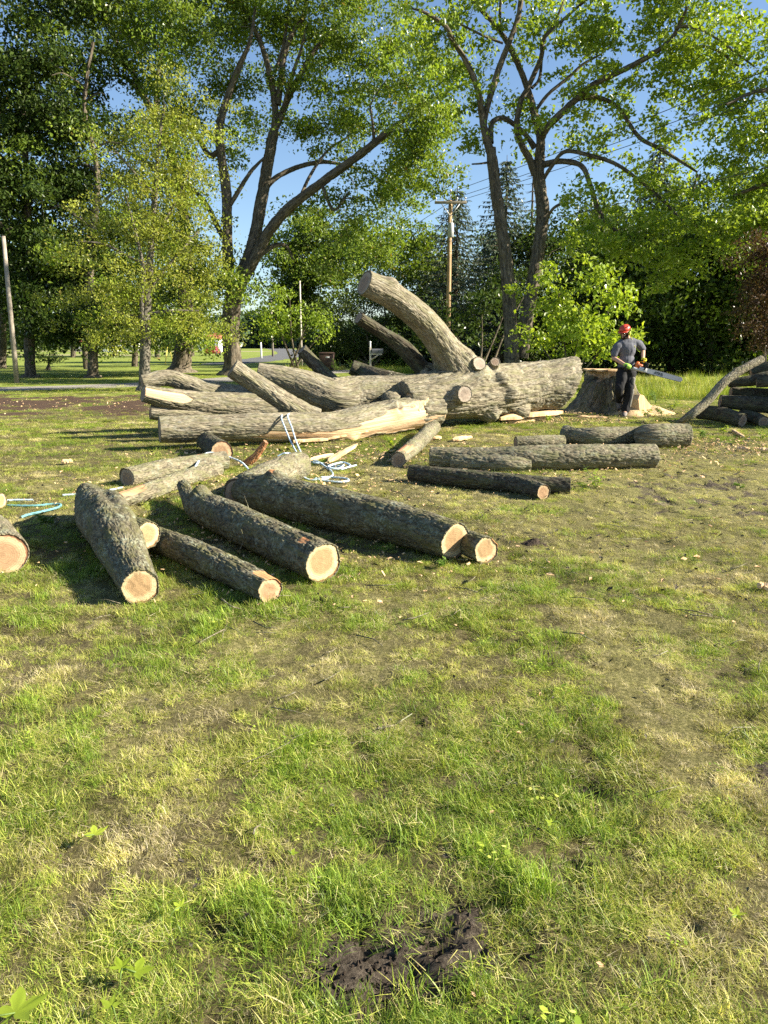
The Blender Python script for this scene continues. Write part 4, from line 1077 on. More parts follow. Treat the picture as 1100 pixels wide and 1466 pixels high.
def mound(name, c, rx, ry, h, mat, seed, n=48, m=14, label=None, cat=None):
    th = np.arange(n) * 2 * PI / n; V = [(0, 0, h)]; 
    for k in range(1, m + 1):
        f = k / m
        q = fbm(np.stack([np.cos(th) * 1.5 * f, np.sin(th) * 1.5 * f, th * 0 + seed], 1), 3, seed) - .5
        z = h * (1 - f ** 2) ** 1.2 * (1 + q * 1.2) + (fbm(np.stack([np.cos(th) * 9 * f, np.sin(th) * 9 * f, th * 0 + seed], 1), 3, seed + 2) - .5) * h * .9 * (1 - f)
        rr = f * (1 + q * .8)
        V += list(np.stack([np.cos(th) * rx * rr, np.sin(th) * ry * rr, z - .02 * (f > .99)], 1))
    V = np.array(V) + np.array(c)
    jj = np.arange(n); j2 = (jj + 1) % n
    T = np.stack([np.zeros(n, int), 1 + jj, 1 + j2], 1)
    Q = np.concatenate([np.stack([1 + k * n + jj, 1 + (k + 1) * n + jj, 1 + (k + 1) * n + j2, 1 + k * n + j2], 1) for k in range(m - 1)])
    o = mk(name, V, [Q, T], mat); return tag(o, label, cat)
g = G(860, 583); mound('sawdust_heap', (g[0] + .1, 15.95, 0), .55, .34, .16, M['sawdust'], 3, label='heap of pale sawdust at the foot of the stump behind the worker', cat='sawdust')
g = P(930, 580, 16.2); mound('sawdust_heap', (g[0] + .05, 16.35, 0), .55, .38, .20, M['sawdust'], 9, label='sawdust spread right of the stump around the wood wedge', cat='sawdust')

# wedge cut from the notch, standing on edge
wg = MB(); WY = 15.75
a = [P(u, v, WY + (u - 916) * .011) for u, v in ((916, 588), (914, 572), (917, 564.5), (922, 566), (933, 582), (932, 586))]
b = [p + np.array([-.30, .16, .0]) for p in a]
n = len(a); wg.add(a + b, [(k, n + k, n + (k + 1) % n, (k + 1) % n) for k in range(n)] + [(0, 1, 2, 3), (0, 3, 4, 5)], ())
wg.Q.append(np.array([(n + 3, n + 2, n + 1, n), (n + 5, n + 4, n + 3, n)]))
wv = np.concatenate(wg.V)
wo = mk('wood_wedge', wv, np.concatenate(wg.Q), M['split'], None, False, {'bk': ('POINT', 'FLOAT_VECTOR', wv * np.array([1, 1, .2])), 'wd': ('POINT', 'FLOAT', np.ones(len(wv)))})
tag(wo, 'pale wedge of sawn wood standing at the right foot of the stump', 'wood wedge')
bv = wo.modifiers.new('edge', 'BEVEL'); bv.width = .008; bv.segments = 2

# loose slabs and splinters
SL = [('long pale splinter slab lying on the grass in front of the split limb', (470, 661), (512, 636), .13, .08, 'split', 31),
      ('thin reddish splinter beside the long pale slab', (444, 658), (478, 650), .07, .05, 'split_red', 32),
      ('pale bark flake curled up on the grass below the sawn trunk stub', (648, 630), (676, 626), .13, .12, 'split', 33),
      ('small brown bark flake near the short thick branch piece', (618, 628), (632, 626), .10, .08, 'split_red', 34),
      ('light bark slab at the right picture edge near the leaning pole', (1056, 641), (1072, 643), .09, .06, 'split', 35),
      ('second light bark slab at the very right picture edge', (1086, 643), (1104, 644), .08, .06, 'split', 36),
      ('split grey stick on the grass in front of the log pile', (1048, 616), (1066, 626), .07, .05, 'split', 37),
      ('bleached wood flake at the right edge of the beaten grass', (1084, 838), (1112, 842), .06, .05, 'split', 38),
      ('shaded bark strip lying on the grass below the worker', (826, 597), (870, 598), .10, .07, 'split', 39),
      ('pale chip lying on the grass in the shadow of the raised limb', (88, 662), (104, 660), .09, .07, 'split', 40)]
for lab, a, b, w0, w1, mt, sd in SL:
    o = plank('wood_slab', G(*a, .03), G(*b, .03), w0, w1, .02, mt, None, sd, .35); tag(o, lab, 'wood slab', 'slabs and flakes of wood')
g = G(765, 779); mound('dirt_clod', (g[0], g[1], 0), .095, .06, .03, M['clod'], 14, label='dark clod of earth on the dry grass right of the cut logs', cat='dirt clod')
if 0: mound('dirt_clod', (g[0], g[1], -.01), .05, .035, .035, M['clod'], 15, label='lump of earth in the grass near the bottom of the picture', cat='dirt clod')
def scatter_chips():
    n = 0
    cx = []; cy = []
    for (u, v, sx_, sy_, k) in ((870, 592, 1.2, .5, 350), (780, 603, 1.0, .35, 200), (560, 650, 1.6, .8, 420), (360, 700, 1.2, .6, 320), (300, 790, .9, .5, 160), (600, 800, .7, .4, 80), (850, 660, 1.6, .9, 260), (1030, 640, .9, .7, 350), (100, 580, 4.0, 1.5, 300)):
        g = G(u, v); cx.append(rng.normal(g[0], sx_, k)); cy.append(rng.normal(g[1], sy_, k))
    x = np.concatenate(cx); y = np.concatenate(cy); n = len(x)
    s = rng.uniform(.004, .018, n) * np.where(y > 17, 1.3, 1) * rng.uniform(.6, 1.2, n) * np.where(y < 7.5, .55, 1); a = rng.uniform(0, 6.28, n); ti = rng.normal(0, .35, (n, 2))
    e = np.stack([np.cos(a), np.sin(a), ti[:, 0]], 1) * s[:, None] * 1.6; f = np.stack([-np.sin(a), np.cos(a), ti[:, 1]], 1) * s[:, None] * .7
    c = np.stack([x, y, gz(x, y) + .03], 1); h = np.array([0, 0, .006])
    V = np.stack([c - e - f, c + e - f * .6, c + e * .8 + f, c - e * .9 + f * .8, c - e - f + h, c + e - f * .6 + h, c + e * .8 + f + h, c - e * .9 + f * .8 + h], 1).reshape(-1, 3)
    b0 = np.arange(n)[:, None] * 8
    Q = np.concatenate([b0 + np.array(q)[None] for q in ((3, 2, 1, 0), (4, 5, 6, 7), (0, 1, 5, 4), (1, 2, 6, 5), (2, 3, 7, 6), (3, 0, 4, 7))])
    o = mk('wood_chips', V, Q, M['split'], None, False, {'bk': ('POINT', 'FLOAT_VECTOR', V), 'wd': ('POINT', 'FLOAT', np.ones(len(V)))})
    return o
def scatter_bark():
    g = np.random.default_rng(99); X = []; Y = []
    for (u, v, sx_, sy_, k) in ((870, 592, 1.2, .5, 200), (760, 604, 1.2, .35, 250), (560, 650, 1.6, .8, 300), (350, 720, 1.2, .7, 450), (1030, 640, .9, .7, 300), (850, 680, 2.0, 1.2, 300), (900, 780, 1.8, 1.3, 300), (500, 1150, 1.6, 1.0, 150)):
        c = G(u, v); X.append(g.normal(c[0], sx_, k)); Y.append(g.normal(c[1], sy_, k))
    x = np.concatenate(X); y = np.maximum(np.concatenate(Y), 1.2); n = len(x)
    s = g.uniform(.006, .024, n) * np.where(y > 8, 1.4, 1) * np.where(y < 4, .5, 1); a = g.uniform(0, 6.28, n)
    c = np.stack([x, y, gz(x, y) + .022], 1); d = np.stack([np.cos(a), np.sin(a), g.normal(0, .25, n)], 1)
    V, T, _ = leaf_quads(c, d, g.normal(0, .4, (n, 3)) + [0, 0, 1], s * 2.4, s * 1.1, .2, np.zeros(n))
    V2 = V + np.array([0, 0, .004]); T2 = T[:, ::-1] + len(V)
    V = np.concatenate([V2, V]); 
    return mk('bark_litter', V, np.concatenate([T, T2]), M['bark_dark'], None, False, {'bk': ('POINT', 'FLOAT_VECTOR', V), 'wd': ('POINT', 'FLOAT', np.repeat((g.random(n) < .25).astype(float), 4).tolist() * 2)})
tag(scatter_chips(), 'pale wood chips strewn round the stump and logs', 'wood chips', kind='stuff')

def scatter_twigs():
    m = MB(); g = np.random.default_rng(77)
    for (u, v, sx_, sy_, k) in ((330, 730, 1.1, .6, 70), (560, 660, 1.4, .8, 60), (800, 660, 2.0, 1.2, 90), (1020, 640, 1.2, .9, 110), (900, 780, 1.6, 1.2, 90), (860, 600, 1.6, .5, 60), (560, 950, 1.6, .9, 60)):
        c = G(u, v)
        for q in range(k):
            x, y = g.normal(c[0], sx_), g.normal(c[1], sy_); a = g.random() * 6.28; L = g.uniform(.04, .22); r = g.uniform(.0015, .0045) * (1.4 if y > 7 else 1)
            d = np.array([math.cos(a), math.sin(a), g.uniform(-.05, .12)]) * L; p = np.array([x, y, float(gz(np.array([x]), np.array([y]))[0]) + .03])
            m.tube(np.array([p, p + d * .5 + g.normal(0, .06, 3) * L, p + d]), [r, r * .8, r * .4], 5)
    V = np.concatenate(m.V); o = mk('fallen_twigs', V, [np.concatenate(m.Q), np.concatenate(m.T)], M['bark_pale'], None, True, {'bk': ('POINT', 'FLOAT_VECTOR', V), 'wd': ('POINT', 'FLOAT', np.zeros(len(V)))})
    tag(o, 'small broken twigs littering the grass round the logs', 'twigs', kind='stuff')
scatter_twigs()
tag(scatter_bark(), 'dark scraps of bark strewn over the grass round the logs', 'bark scraps', kind='stuff')
# ------------------------------------------------------------------ ropes
def rope(label, pts, mat, rad=.011, group='climbing ropes'):
    C, r, s = spline(np.array(pts), np.full(len(pts), rad), .008)
    seg = 10; T, N, B = frames(C); th = np.arange(seg) * 2 * PI / seg
    rr = rad * (1 + .12 * np.cos(3 * th[None] + s[:, None] / rad * 1.1))
    V = (C[:, None] + (N[:, None] * np.cos(th)[None, :, None] + B[:, None] * np.sin(th)[None, :, None]) * rr[:, :, None]).reshape(-1, 3)
    n = len(C); i = np.arange(n - 1)[:, None] * seg; j = np.arange(seg)[None]; j2 = (j + 1) % seg
    o = mk('rope', V, np.stack([i + j, i + j2, i + seg + j2, i + seg + j], -1).reshape(-1, 4), M[mat]); return tag(o, label, 'rope', group)
def RG(u, v, z=.02): return G(u, v, z)
yf = 11.0
rope('pale blue rope hanging in a double line from the split limb to the grass', [P(408, 592, 11.25), P(403, 597, 10.9), P(408, 612, 10.75), P(417, 633, 10.4), P(430, 655, 10.0) * [1, 1, .8], RG(448, 662, .03), RG(466, 664), RG(480, 668), RG(492, 666, .05), RG(484, 671, .04), RG(470, 668, .06), RG(490, 662, .06), RG(502, 667, .05), RG(488, 672, .03), RG(510, 666)], 'rope')
rope('second strand of pale rope looping from the limb to a coil on the grass', [P(416, 591, 11.25), P(412, 596, 10.88), P(418, 612, 10.72), P(425, 634, 10.3), P(436, 655, 9.9) * [1, 1, .8], RG(455, 661, .03), RG(466, 668), RG(474, 674), RG(476, 681), RG(462, 686), RG(452, 685), RG(470, 683), RG(494, 685), RG(499, 688), RG(485, 690), RG(460, 688), RG(450, 686)], 'rope')
rope('pale rope arching over the mossy log to the coil', [P(398, 653, 9.35), P(408, 649, 9.35), P(418, 651, 9.3), RG(428, 670, .12), RG(434, 682, .05), RG(444, 687), RG(458, 687), RG(470, 685)], 'rope')
rope('thin pale rope lying over the straight notched log', [RG(275, 676, .12), P(292, 651, 8.75), P(312, 649, 8.9), P(330, 655, 8.85), P(346, 662, 8.7), RG(356, 672, .03)], 'rope')
rope('straight light blue rope on the grass left of the straight notched log', [RG(90, 709), RG(120, 707), RG(150, 703), RG(176, 698)], 'rope')
rope('teal rope lying in a loop on the grass at the left picture edge', [RG(-20, 722), RG(20, 724), RG(50, 724), RG(72, 722), RG(86, 722), RG(84, 726), RG(66, 731), RG(40, 737), RG(30, 741)], 'rope_teal')
rope('short blue rope end left of the teal loop', [RG(-30, 715), RG(0, 717), RG(20, 716), RG(48, 716)], 'rope')
# ------------------------------------------------------------------ the worker with the chainsaw
WO = G(893, 596); WO = np.array([WO[0], WO[1], 0.0])
PX = 1.0 / 631 * 0.985
def wp(zx, zy, y):       # measured from an enlargement of the photo: metres from the standing foot
    return np.array([(zx - 490) * PX, y, (1278 - zy) * PX])

def capsules(chains, seg=20):
    m = MB()
    for pts, rad in chains:
        C, r, s = spline(np.array(pts), np.array(rad), .02)
        # rounded ends
        T = frames(C)[0]
        c = [C[0] - T[0] * r[0] * q for q in (.95, .7, .4)]; k = [r[0] * q for q in (.3, .71, .92)]
        c2 = [C[-1] + T[-1] * r[-1] * q for q in (.4, .7, .95)]; k2 = [r[-1] * q for q in (.92, .71, .3)]
        m.tube(np.array(c + list(C) + c2), np.array(k + list(r) + k2), seg)
    return m
def solid(name, m, voxel, it, mat, parent, wr=0.0, ws=12):
    V, N_, F = bake(np.concatenate(m.V), [np.concatenate(m.Q)] + ([np.concatenate(m.T)] if m.T else []), voxel, it)
    if wr: V = V + N_ * ((fbm(V * np.array([ws, ws, ws * .6]), 3, 4) - .5) * wr * 2)[:, None]
    return mk(name, V + WO, F, mat, parent)

neckb = wp(482, 285, .03); neckt = wp(455, 225, .0)
shR = wp(335, 350, -.02); shL = wp(628, 318, .06)
elR = wp(292, 505, -.04); haR = wp(400, 590, -.30); elL = wp(722, 405, .16); haL = wp(660, 520, -.16)
hipR = wp(432, 700, .0); hipL = wp(545, 700, .03)
knR = wp(378, 925, -.14); anR = wp(468, 1085, .26); toR = wp(455, 1170, .20)
knL = wp(528, 930, -.05); anL = wp(512, 1210, .02); toL = wp(462, 1258, -.17)
chest = wp(478, 400, .02); belly = wp(482, 560, .02); pelv = wp(487, 660, .02)
headc = wp(425, 185, -.03)
fwd = np.array([-.72, -.66, -.22]); fwd /= np.linalg.norm(fwd)          # where the face looks: left and down
sid = np.cross([0, 0, 1], fwd); sid /= np.linalg.norm(sid); upv = np.cross(fwd, sid)
HR = np.stack([sid, -fwd, upv], 1)      # local x = his left, y = back of the head, z = up

person = thing('person', 'worker in an orange helmet, grey t-shirt and dark trousers standing at the stump', 'person', WO)
arms = [([shR, shR * .5 + elR * .5, elR], [.058, .050, .042]), ([elR, elR * .45 + haR * .55, haR], [.044, .040, .030]),
        ([shL, shL * .5 + elL * .5, elL], [.058, .050, .042]), ([elL, elL * .45 + haL * .55, haL], [.044, .040, .030])]
legs = [([hipR, hipR * .5 + knR * .5, knR], [.085, .075, .058]), ([knR, knR * .55 + anR * .45, anR], [.056, .054, .038]),
        ([hipL, hipL * .5 + knL * .5, knL], [.085, .075, .058]), ([knL, knL * .55 + anL * .45, anL], [.056, .054, .038])]
body = capsules(arms + legs + [([neckb - [0, 0, .06], neckb, neckt, headc - [0, 0, .03]], [.075, .060, .056, .055]), ([anR, anR * .4 + toR * .6, toR], [.04, .04, .03]), ([anL, anL * .4 + toL * .6, toL], [.04, .04, .03])])
for c, r in ((chest, (.165, .115, .17)), (belly, (.145, .11, .16)), (pelv, (.15, .11, .12)), (chest + [0, 0, .10], (.175, .085, .08))): body.ell(c, r)
# head: skull, jaw, brow, nose, chin, ears
def hp(x, y, z): return headc + HR @ np.array([x, y, z])
body.ell(hp(0, .01, .04), (.076, .096, .095), HR); body.ell(hp(0, -.03, -.055), (.056, .062, .062), HR)
body.ell(hp(0, -.085, .012), (.050, .02, .012), HR); body.ell(hp(0, -.092, -.072), (.022, .018, .018), HR)
body.tube(np.array([hp(0, -.088, .01), hp(0, -.108, -.018), hp(0, -.112, -.03)]), [.009, .014, .016], 10)
for s_ in (-1, 1):
    body.ell(hp(s_ * .078, .01, -.012), (.012, .022, .034), HR); body.ell(hp(s_ * .03, -.082, -.006), (.014, .012, .010), HR)
body.ell(hp(0, -.094, -.048), (.026, .012, .007), HR)
solid('body', body, .0105, 5, M['skin'], person)
bd = MB(); bd.ell(hp(0, -.045, -.078), (.062, .062, .048), HR); bd.ell(hp(-.05, -.01, -.05), (.03, .05, .05), HR); bd.ell(hp(.05, -.01, -.05), (.03, .05, .05), HR); bd.ell(hp(0, -.096, -.036), (.03, .012, .007), HR)
solid('beard', bd, .009, 3, M['beard'], person)
# t-shirt
def along(a, b, f): return a + (b - a) * f
sh = capsules([([shR + [.03, 0, 0], shR, along(shR, elR, .45), along(shR, elR, .72)], [.085, .082, .075, .073]), ([shL - [.03, 0, 0], shL, along(shL, elL, .45), along(shL, elL, .78)], [.085, .082, .075, .073]), ([shR, neckb - [0, 0, .02], shL], [.075, .095, .075])])
for c, r in ((chest, (.19, .135, .19)), (belly, (.172, .132, .19)), (belly - [0, 0, .10], (.178, .135, .10)), (chest + [0, 0, .08], (.195, .105, .10))): sh.ell(c, r)
solid('t_shirt', sh, .0115, 5, M['shirt'], person, .019, 10)
bl = MB(); c = pelv + [0, 0, .045]; th = np.arange(40) * 2 * PI / 40
for q, rz in ((0, -.02), (1, .02)): pass
ring = [c + np.array([.182 * math.cos(t_), .142 * math.sin(t_), 0]) for t_ in np.linspace(0, 2 * PI, 41)]
bl.tube(np.array(ring), .016, 8); bl.build('belt', M['rubber'], person, at=WO)
# trousers: baggy, with loose ankles
tr = capsules([([hipR + [0, 0, .04], hipR, along(hipR, knR, .5), knR, along(knR, anR, .5), along(knR, anR, .97)], [.10, .118, .105, .088, .078, .072]),
               ([hipL + [0, 0, .04], hipL, along(hipL, knL, .5), knL, along(knL, anL, .5), along(knL, anL, .93)], [.10, .118, .105, .088, .080, .082])])
tr.ell(pelv, (.17, .135, .13)); tr.ell(pelv - [0, 0, .05], (.165, .13, .11))
solid('trousers', tr, .0115, 4, M['trouser'], person, .02, 11)
pc = capsules([([along(hipL, knL, .35) + [.045, -.075, 0], along(hipL, knL, .62) + [.045, -.068, 0]], [.048, .042]), ([along(knL, anL, .0) + [.055, -.035, 0], along(knL, anL, .75) + [.055, -.03, 0]], [.040, .035])])
solid('grey_leg_panel', pc, .0115, 3, M['chap'], person, .008, 12)
# boots
for a, t_, nm in ((anR, toR, 'boot'), (anL, toL, 'boot')):
    d = t_ - a
    b = capsules([([a + [0, 0, .07], a - [0, 0, .02], a - [0, 0, .045]], [.052, .054, .05]), ([a - [0, 0, .04] - d * .25, a + d * .5 - [0, 0, .015], t_ + d * .08], [.050, .052, .042])])
    bo = solid(nm, b, .010, 3, M['boot'], person)
    so = capsules([([a - [0, 0, .082] - d * .25, a + d * .5 - [0, 0, .06], t_ - [0, 0, .032] + d * .1], [.036, .036, .03])], 12)
    solid('sole', so, .011, 2, M['rubber'], bo)
# helmet: shell with peak and vents, muffs, glasses
hm = MB(); nu, nv = 48, 14; V = []
for j in range(nv + 1):
    ph = PI * .56 * j / nv
    for i in range(nu):
        t_ = 2 * PI * i / nu
        k = 1 + .05 * math.cos(6 * t_) * math.sin(ph) ** 2 * (ph < 1.2)
        x, y, z = .108 * math.sin(ph) * math.cos(t_) * k, .134 * math.sin(ph) * math.sin(t_) * k, .105 * math.cos(ph)
        V.append(hp(x, y + .005, z + .072))
hm.add(V, [(j * nu + i, (j + 1) * nu + i, (j + 1) * nu + (i + 1) % nu, j * nu + (i + 1) % nu) for j in range(nv) for i in range(nu)])
pk = [];  
for r_ in (.0, 1.0):
    for t_ in np.linspace(-1.05, 1.05, 15): pk.append(hp(math.sin(t_) * (.106 + .02 * r_), .005 - math.cos(t_) * (.132 + .045 * r_), .048 - .018 * r_))
hm.add(pk, [(k, k + 1, 15 + k + 1, 15 + k) for k in range(14)])
hel = hm.build('helmet', M['helmet'], person, at=WO); sd = hel.modifiers.new('thickness', 'SOLIDIFY'); sd.thickness = .006
for s_ in (-1, 1):
    for q in (-.055, -.01, .035): vt = MB(); vt.ell(hp(s_ * .082, q, .135), (.012, .017, .010), HR, 10, 6); vt.build('vent', M['vent'], hel, at=WO)
for s_ in (-1, 1):
    m_ = MB(); m_.ell(hp(s_ * .098, .012, -.008), (.024, .036, .048), HR); o = m_.build('ear_muff', M['muff'], person, at=WO)
    b_ = MB(); b_.tube(np.array([hp(s_ * .116, .012, .03), hp(s_ * .124, .012, .06), hp(s_ * .112, .015, .095)]), .007, 8); b_.build('muff_arm', M['vent'], o, at=WO)
gl = MB()
for s_ in (-1, 1): gl.ell(hp(s_ * .034, -.094, .004), (.030, .012, .018), HR)
gl.tube(np.array([hp(-.07, -.06, .008), hp(-.078, .0, .008)]), .004, 6); gl.tube(np.array([hp(.07, -.06, .008), hp(.078, .0, .008)]), .004, 6); gl.tube(np.array([hp(-.015, -.102, .008), hp(.015, -.102, .008)]), .005, 6)
gl.build('safety_glasses', M['glass_dark'], person, at=WO)
lan = MB(); lan.tube(np.array([hp(.09, .04, -.03), neckb + [.10, -.05, -.04], chest + [.13, -.10, .05]]), .006, 6)
lan.build('lanyard', M['glove_yellow'], person, at=WO)

# gloved hands closed round the handles: palm, four bent fingers of unequal length, thumb on the side
def hand(name, wrist, grip, axis, back, mat, flip=1):
    """grip: point the fingers close round; axis: handle direction; back: from the handle to the back of the hand"""
    ax = np.array(axis, float); ax /= np.linalg.norm(ax); bk_ = np.array(back, float); bk_ -= ax * bk_.dot(ax); bk_ /= np.linalg.norm(bk_); up_ = np.cross(ax, bk_)
    wr = np.array(wrist, float); g = np.array(grip, float)
    m = capsules([([wr, wr * .5 + (g + bk_ * .03) * .5, g + bk_ * .030], [.036, .040, .036]), ([g + bk_ * .03 - ax * .032, g + bk_ * .034, g + bk_ * .03 + ax * .032], [.019, .021, .019])], 12)
    for k, (o, ln) in enumerate(((-.036, .92), (-.012, 1.05), (.012, 1.0), (.035, .8))):
        c = g + ax * o; r_ = .030
        pts = [c + bk_ * (r_ + .004) + up_ * .012 * flip, c + (bk_ * .4 + up_ * flip * .95) * (r_ + .004) * ln, c + (-bk_ * .75 + up_ * flip * .7) * r_ * ln, c + (-bk_ * .95 - up_ * flip * .35) * r_ * .95]
        m2 = capsules([(pts, [.0115, .011, .010, .009])], 10); m.V += m2.V; m.Q += [q + m.n for q in m2.Q]; m.T += [t_ + m.n for t_ in m2.T]; m.n += m2.n
    pts = [wr * .4 + g * .6 + bk_ * .02 - ax * .035, g - ax * .048 - up_ * flip * .02 + bk_ * .008, g - ax * .046 - up_ * flip * .032 - bk_ * .016]
    m2 = capsules([(pts, [.015, .0125, .010])], 10); m.V += m2.V; m.Q += [q + m.n for q in m2.Q]; m.T += [t_ + m.n for t_ in m2.T]; m.n += m2.n
    return solid(name, m, .006, 2, mat, person)
gripR = wp(436, 618, -.36); gripL = wp(652, 540, -.26)
hand('glove', haR, gripR, (.85, -.05, -.35), (-.3, .35, .8), M['glove_green'], 1)
hand('glove', haL, gripL, (.3, -.75, .55), (.55, .4, .6), M['glove_yellow'], -1)

# chainsaw
sw = thing('chainsaw', 'orange and white chainsaw with a very long pale guide bar, held by the worker', 'chainsaw', WO + wp(590, 640, -.36))
SWY = -.36
def sp_(zx, zy, y=SWY): return wp(zx, zy, y) + WO
bd_ = np.array([math.cos(R(14.5)), 0, -math.sin(R(14.5))]); bn = np.array([math.sin(R(14.5)), 0, math.cos(R(14.5))]); SR = np.stack([bd_, [0, 1, 0], bn], 1)
def sq(x, y, z): return sp_(585, 640) + SR @ np.array([x, y, z])
e = MB(); e.box(sq(-.03, .04, .045), (.17, .13, .095), SR, .86, .025); e.box(sq(-.07, .03, .095), (.075, .10, .06), SR, .8, .02)
eng = e.build('engine_housing', M['saw_orange'], sw)
e = MB(); e.box(sq(-.02, .03, -.025), (.26, .14, .055), SR, 1, .018); e.build('crankcase', M['saw_white'], sw)
e = MB(); e.box(sq(.05, -.045, -.005), (.17, .025, .085), SR, .95, .011); cc = e.build('sprocket_cover', M['saw_white'], sw)
e = MB()
for k in range(4): e.box(sq(-.07 + k * .02, -.03, .06), (.009, .012, .055), SR)
e.build('cooling_slots', M['saw_black'], eng)
e = MB(); e.tube(np.array([sq(.06, .06, -.01), sq(.075, .05, .07), gripL - gripL + gripL + WO - [.03, -.03, -.02], gripL + WO, gripL + WO + [.035, -.05, -.05], sq(.09, -.06, .07), sq(.07, -.06, -.01)]), .013, 10); e.build('front_handle', M['saw_black'], sw)
e = MB(); e.box(sq(.115, -.01, .10), (.018, .15, .10), SR, .9, .008); e.build('hand_guard', M['saw_black'], sw)
rh = [sq(-.11, .02, .06), gripR + WO + [.06, .02, .005], gripR + WO, gripR + WO - [.06, .01, -.03], gripR + WO - [.055, .0, .045], sq(-.19, .02, -.035), sq(-.10, .02, -.035)]
C_, r_, s_ = spline(np.array(rh), np.full(len(rh), .017), .012); e = MB(); e.tube(C_, r_, 10); e.build('rear_handle', M['saw_black'], sw)
e = MB(); e.box(sq(-.19, .03, -.05), (.20, .06, .020), SR, 1, .006); e.build('rear_plate', M['bar_steel'], sw)
# bar outline: parallel with a rounded nose
L0, L1, hw = .10, .90, .042; up_o = [(L0, hw)] + [(x, hw + .006 * math.sin(PI * (x - L0) / (L1 - L0))) for x in np.linspace(L0 + .05, L1 - .06, 12)]
nose = [(L1 - .048 + .048 * math.sin(t_), hw * math.cos(t_)) for t_ in np.linspace(.25, PI - .25, 12)]
out = up_o + nose + [(x, -z) for x, z in up_o[::-1]]
def prism(out, y0, y1, off=0.0):
    m = MB(); n = len(out); V = [sq(x, y0, z) for x, z in out] + [sq(x, y1, z) for x, z in out]
    cx = [sq(.5, y0, 0), sq(.5, y1, 0)]
    m.add(V, [(k, (k + 1) % n, n + (k + 1) % n, n + k) for k in range(n)])
    h = len(out) // 2
    m.Q.append(np.array([(k, n - 1 - k, n - 2 - k, k + 1) for k in range(h - 1)])); m.Q.append(np.array([(n + k + 1, n + n - 2 - k, n + n - 1 - k, n + k) for k in range(h - 1)]))
    return m
gb = prism(out, -.012, -.004).build('guide_bar', M['bar_steel'], sw, smooth=False)
chn = MB(); op = [sq(x, -.008, z) for x, z in [(L0, hw + .004)] + [(x, z * 1.08) for x, z in out[1:-1]] + [(L0, -hw - .004)]]
chn.tube(np.array(op), .004, 6)
for k in range(0, len(op) - 1):
    for f in (.15, .5, .85):
        c = op[k] * (1 - f) + op[k + 1] * f; chn.box(c, (.014, .006, .006), SR)
chn.build('chain', M['saw_black'], sw)
fc = bpy.data.curves.new('bar_lettering', 'FONT'); fc.body = 'STIHL'; fc.size = .072; fc.extrude = .0008; fc.shear = .15; fc.offset = .0016; fc.align_x = 'CENTER'; fc.align_y = 'CENTER'; fc.space_character = 1.05
fo = bpy.data.objects.new('tmp', fc); COL.objects.link(fo)
dg = bpy.context.evaluated_depsgraph_get(); me = bpy.data.meshes.new_from_object(fo.evaluated_get(dg)); bpy.data.objects.remove(fo)
co = np.empty(len(me.vertices) * 3, np.float32); me.vertices.foreach_get('co', co); co = co.reshape(-1, 3)
lc = np.array([sq(.40 + x, -.0135 - z, y) for x, y, z in co]) - np.array(sw['_o'])
me.vertices.foreach_set('co', lc.astype(np.float32).ravel()); me.materials.clear(); me.materials.append(M['letter']); me.update()
lo = bpy.data.objects.new('bar_lettering', me); COL.objects.link(lo); lo.parent = gb
# ------------------------------------------------------------------ trees and plants
def foliage(name, clumps, size, K, L, mat, parent, droop=.25, flat=.6, lvs=.16, seed=0):
    g = np.random.default_rng(1000 + seed)
    m = len(clumps); n = m * K
    ci = np.repeat(np.arange(m), K)
    sz = np.repeat(g.uniform(.55, 1.3, m) * size, K)
    off = g.normal(0, 1, (n, 3)); off /= np.linalg.norm(off, axis=1)[:, None]
    off *= (g.random(n) ** .45)[:, None]
    # clumps are sprays: stretched along their own direction
    dirs = g.normal(0, 1, (m, 3)); dirs[:, 2] *= .35; dirs /= np.linalg.norm(dirs, axis=1)[:, None]
    D = dirs[ci]
    off = off + D * (off * D).sum(1)[:, None] * .7
    off[:, 2] *= flat
    c = clumps[ci] + off * sz[:, None]
    c[:, 2] -= droop * sz * ((off * D).sum(1)) ** 2
    dd = D * .5 + g.normal(0, .75, (n, 3)); dd[:, 2] -= droop * 1.4
    nn = g.normal(0, .55, (n, 3)) + np.array([0.25, -.1, .8])
    lv = np.clip(np.repeat(g.uniform(.25, .7, m), K) + g.normal(0, lvs, n), 0, .97)
    lv = np.where(g.random(n) < .012, 1.0, lv)
    l = g.uniform(.65, 1.25, n) * L
    V, T, a = leaf_quads(c, dd, nn, l, l * g.uniform(.5, .72, n), .16, lv)
    return mk(name, V, T, mat, parent, False, {'lv': ('FACE', 'FLOAT', a)})

def inblobs(blobs, Y0, g, bunch=3):
    """clump centres: bunches of clumps round branch ends, so that masses and gaps alternate"""
    out = []
    for q in blobs:
        u, v, dy, ru, rv, ry, n = q
        c = P(u, v, Y0 + dy); k = mpp(v, Y0 + dy); m = max(1, int(round(n / bunch)))
        p = g.normal(0, 1, (m, 3)); p /= np.linalg.norm(p, axis=1)[:, None]; p *= (g.random(m) ** .4)[:, None]
        p = c + p * np.array([ru * k, ry, rv * k])
        ch = np.repeat(p, bunch, 0) + g.normal(0, 1, (m * bunch, 3)) * np.array([.55, .55, .32]) * min(1.0, Y0 / 36) * np.repeat(g.uniform(.6, 1.4, m), bunch)[:, None]
        out.append(ch)
    return np.concatenate(out)

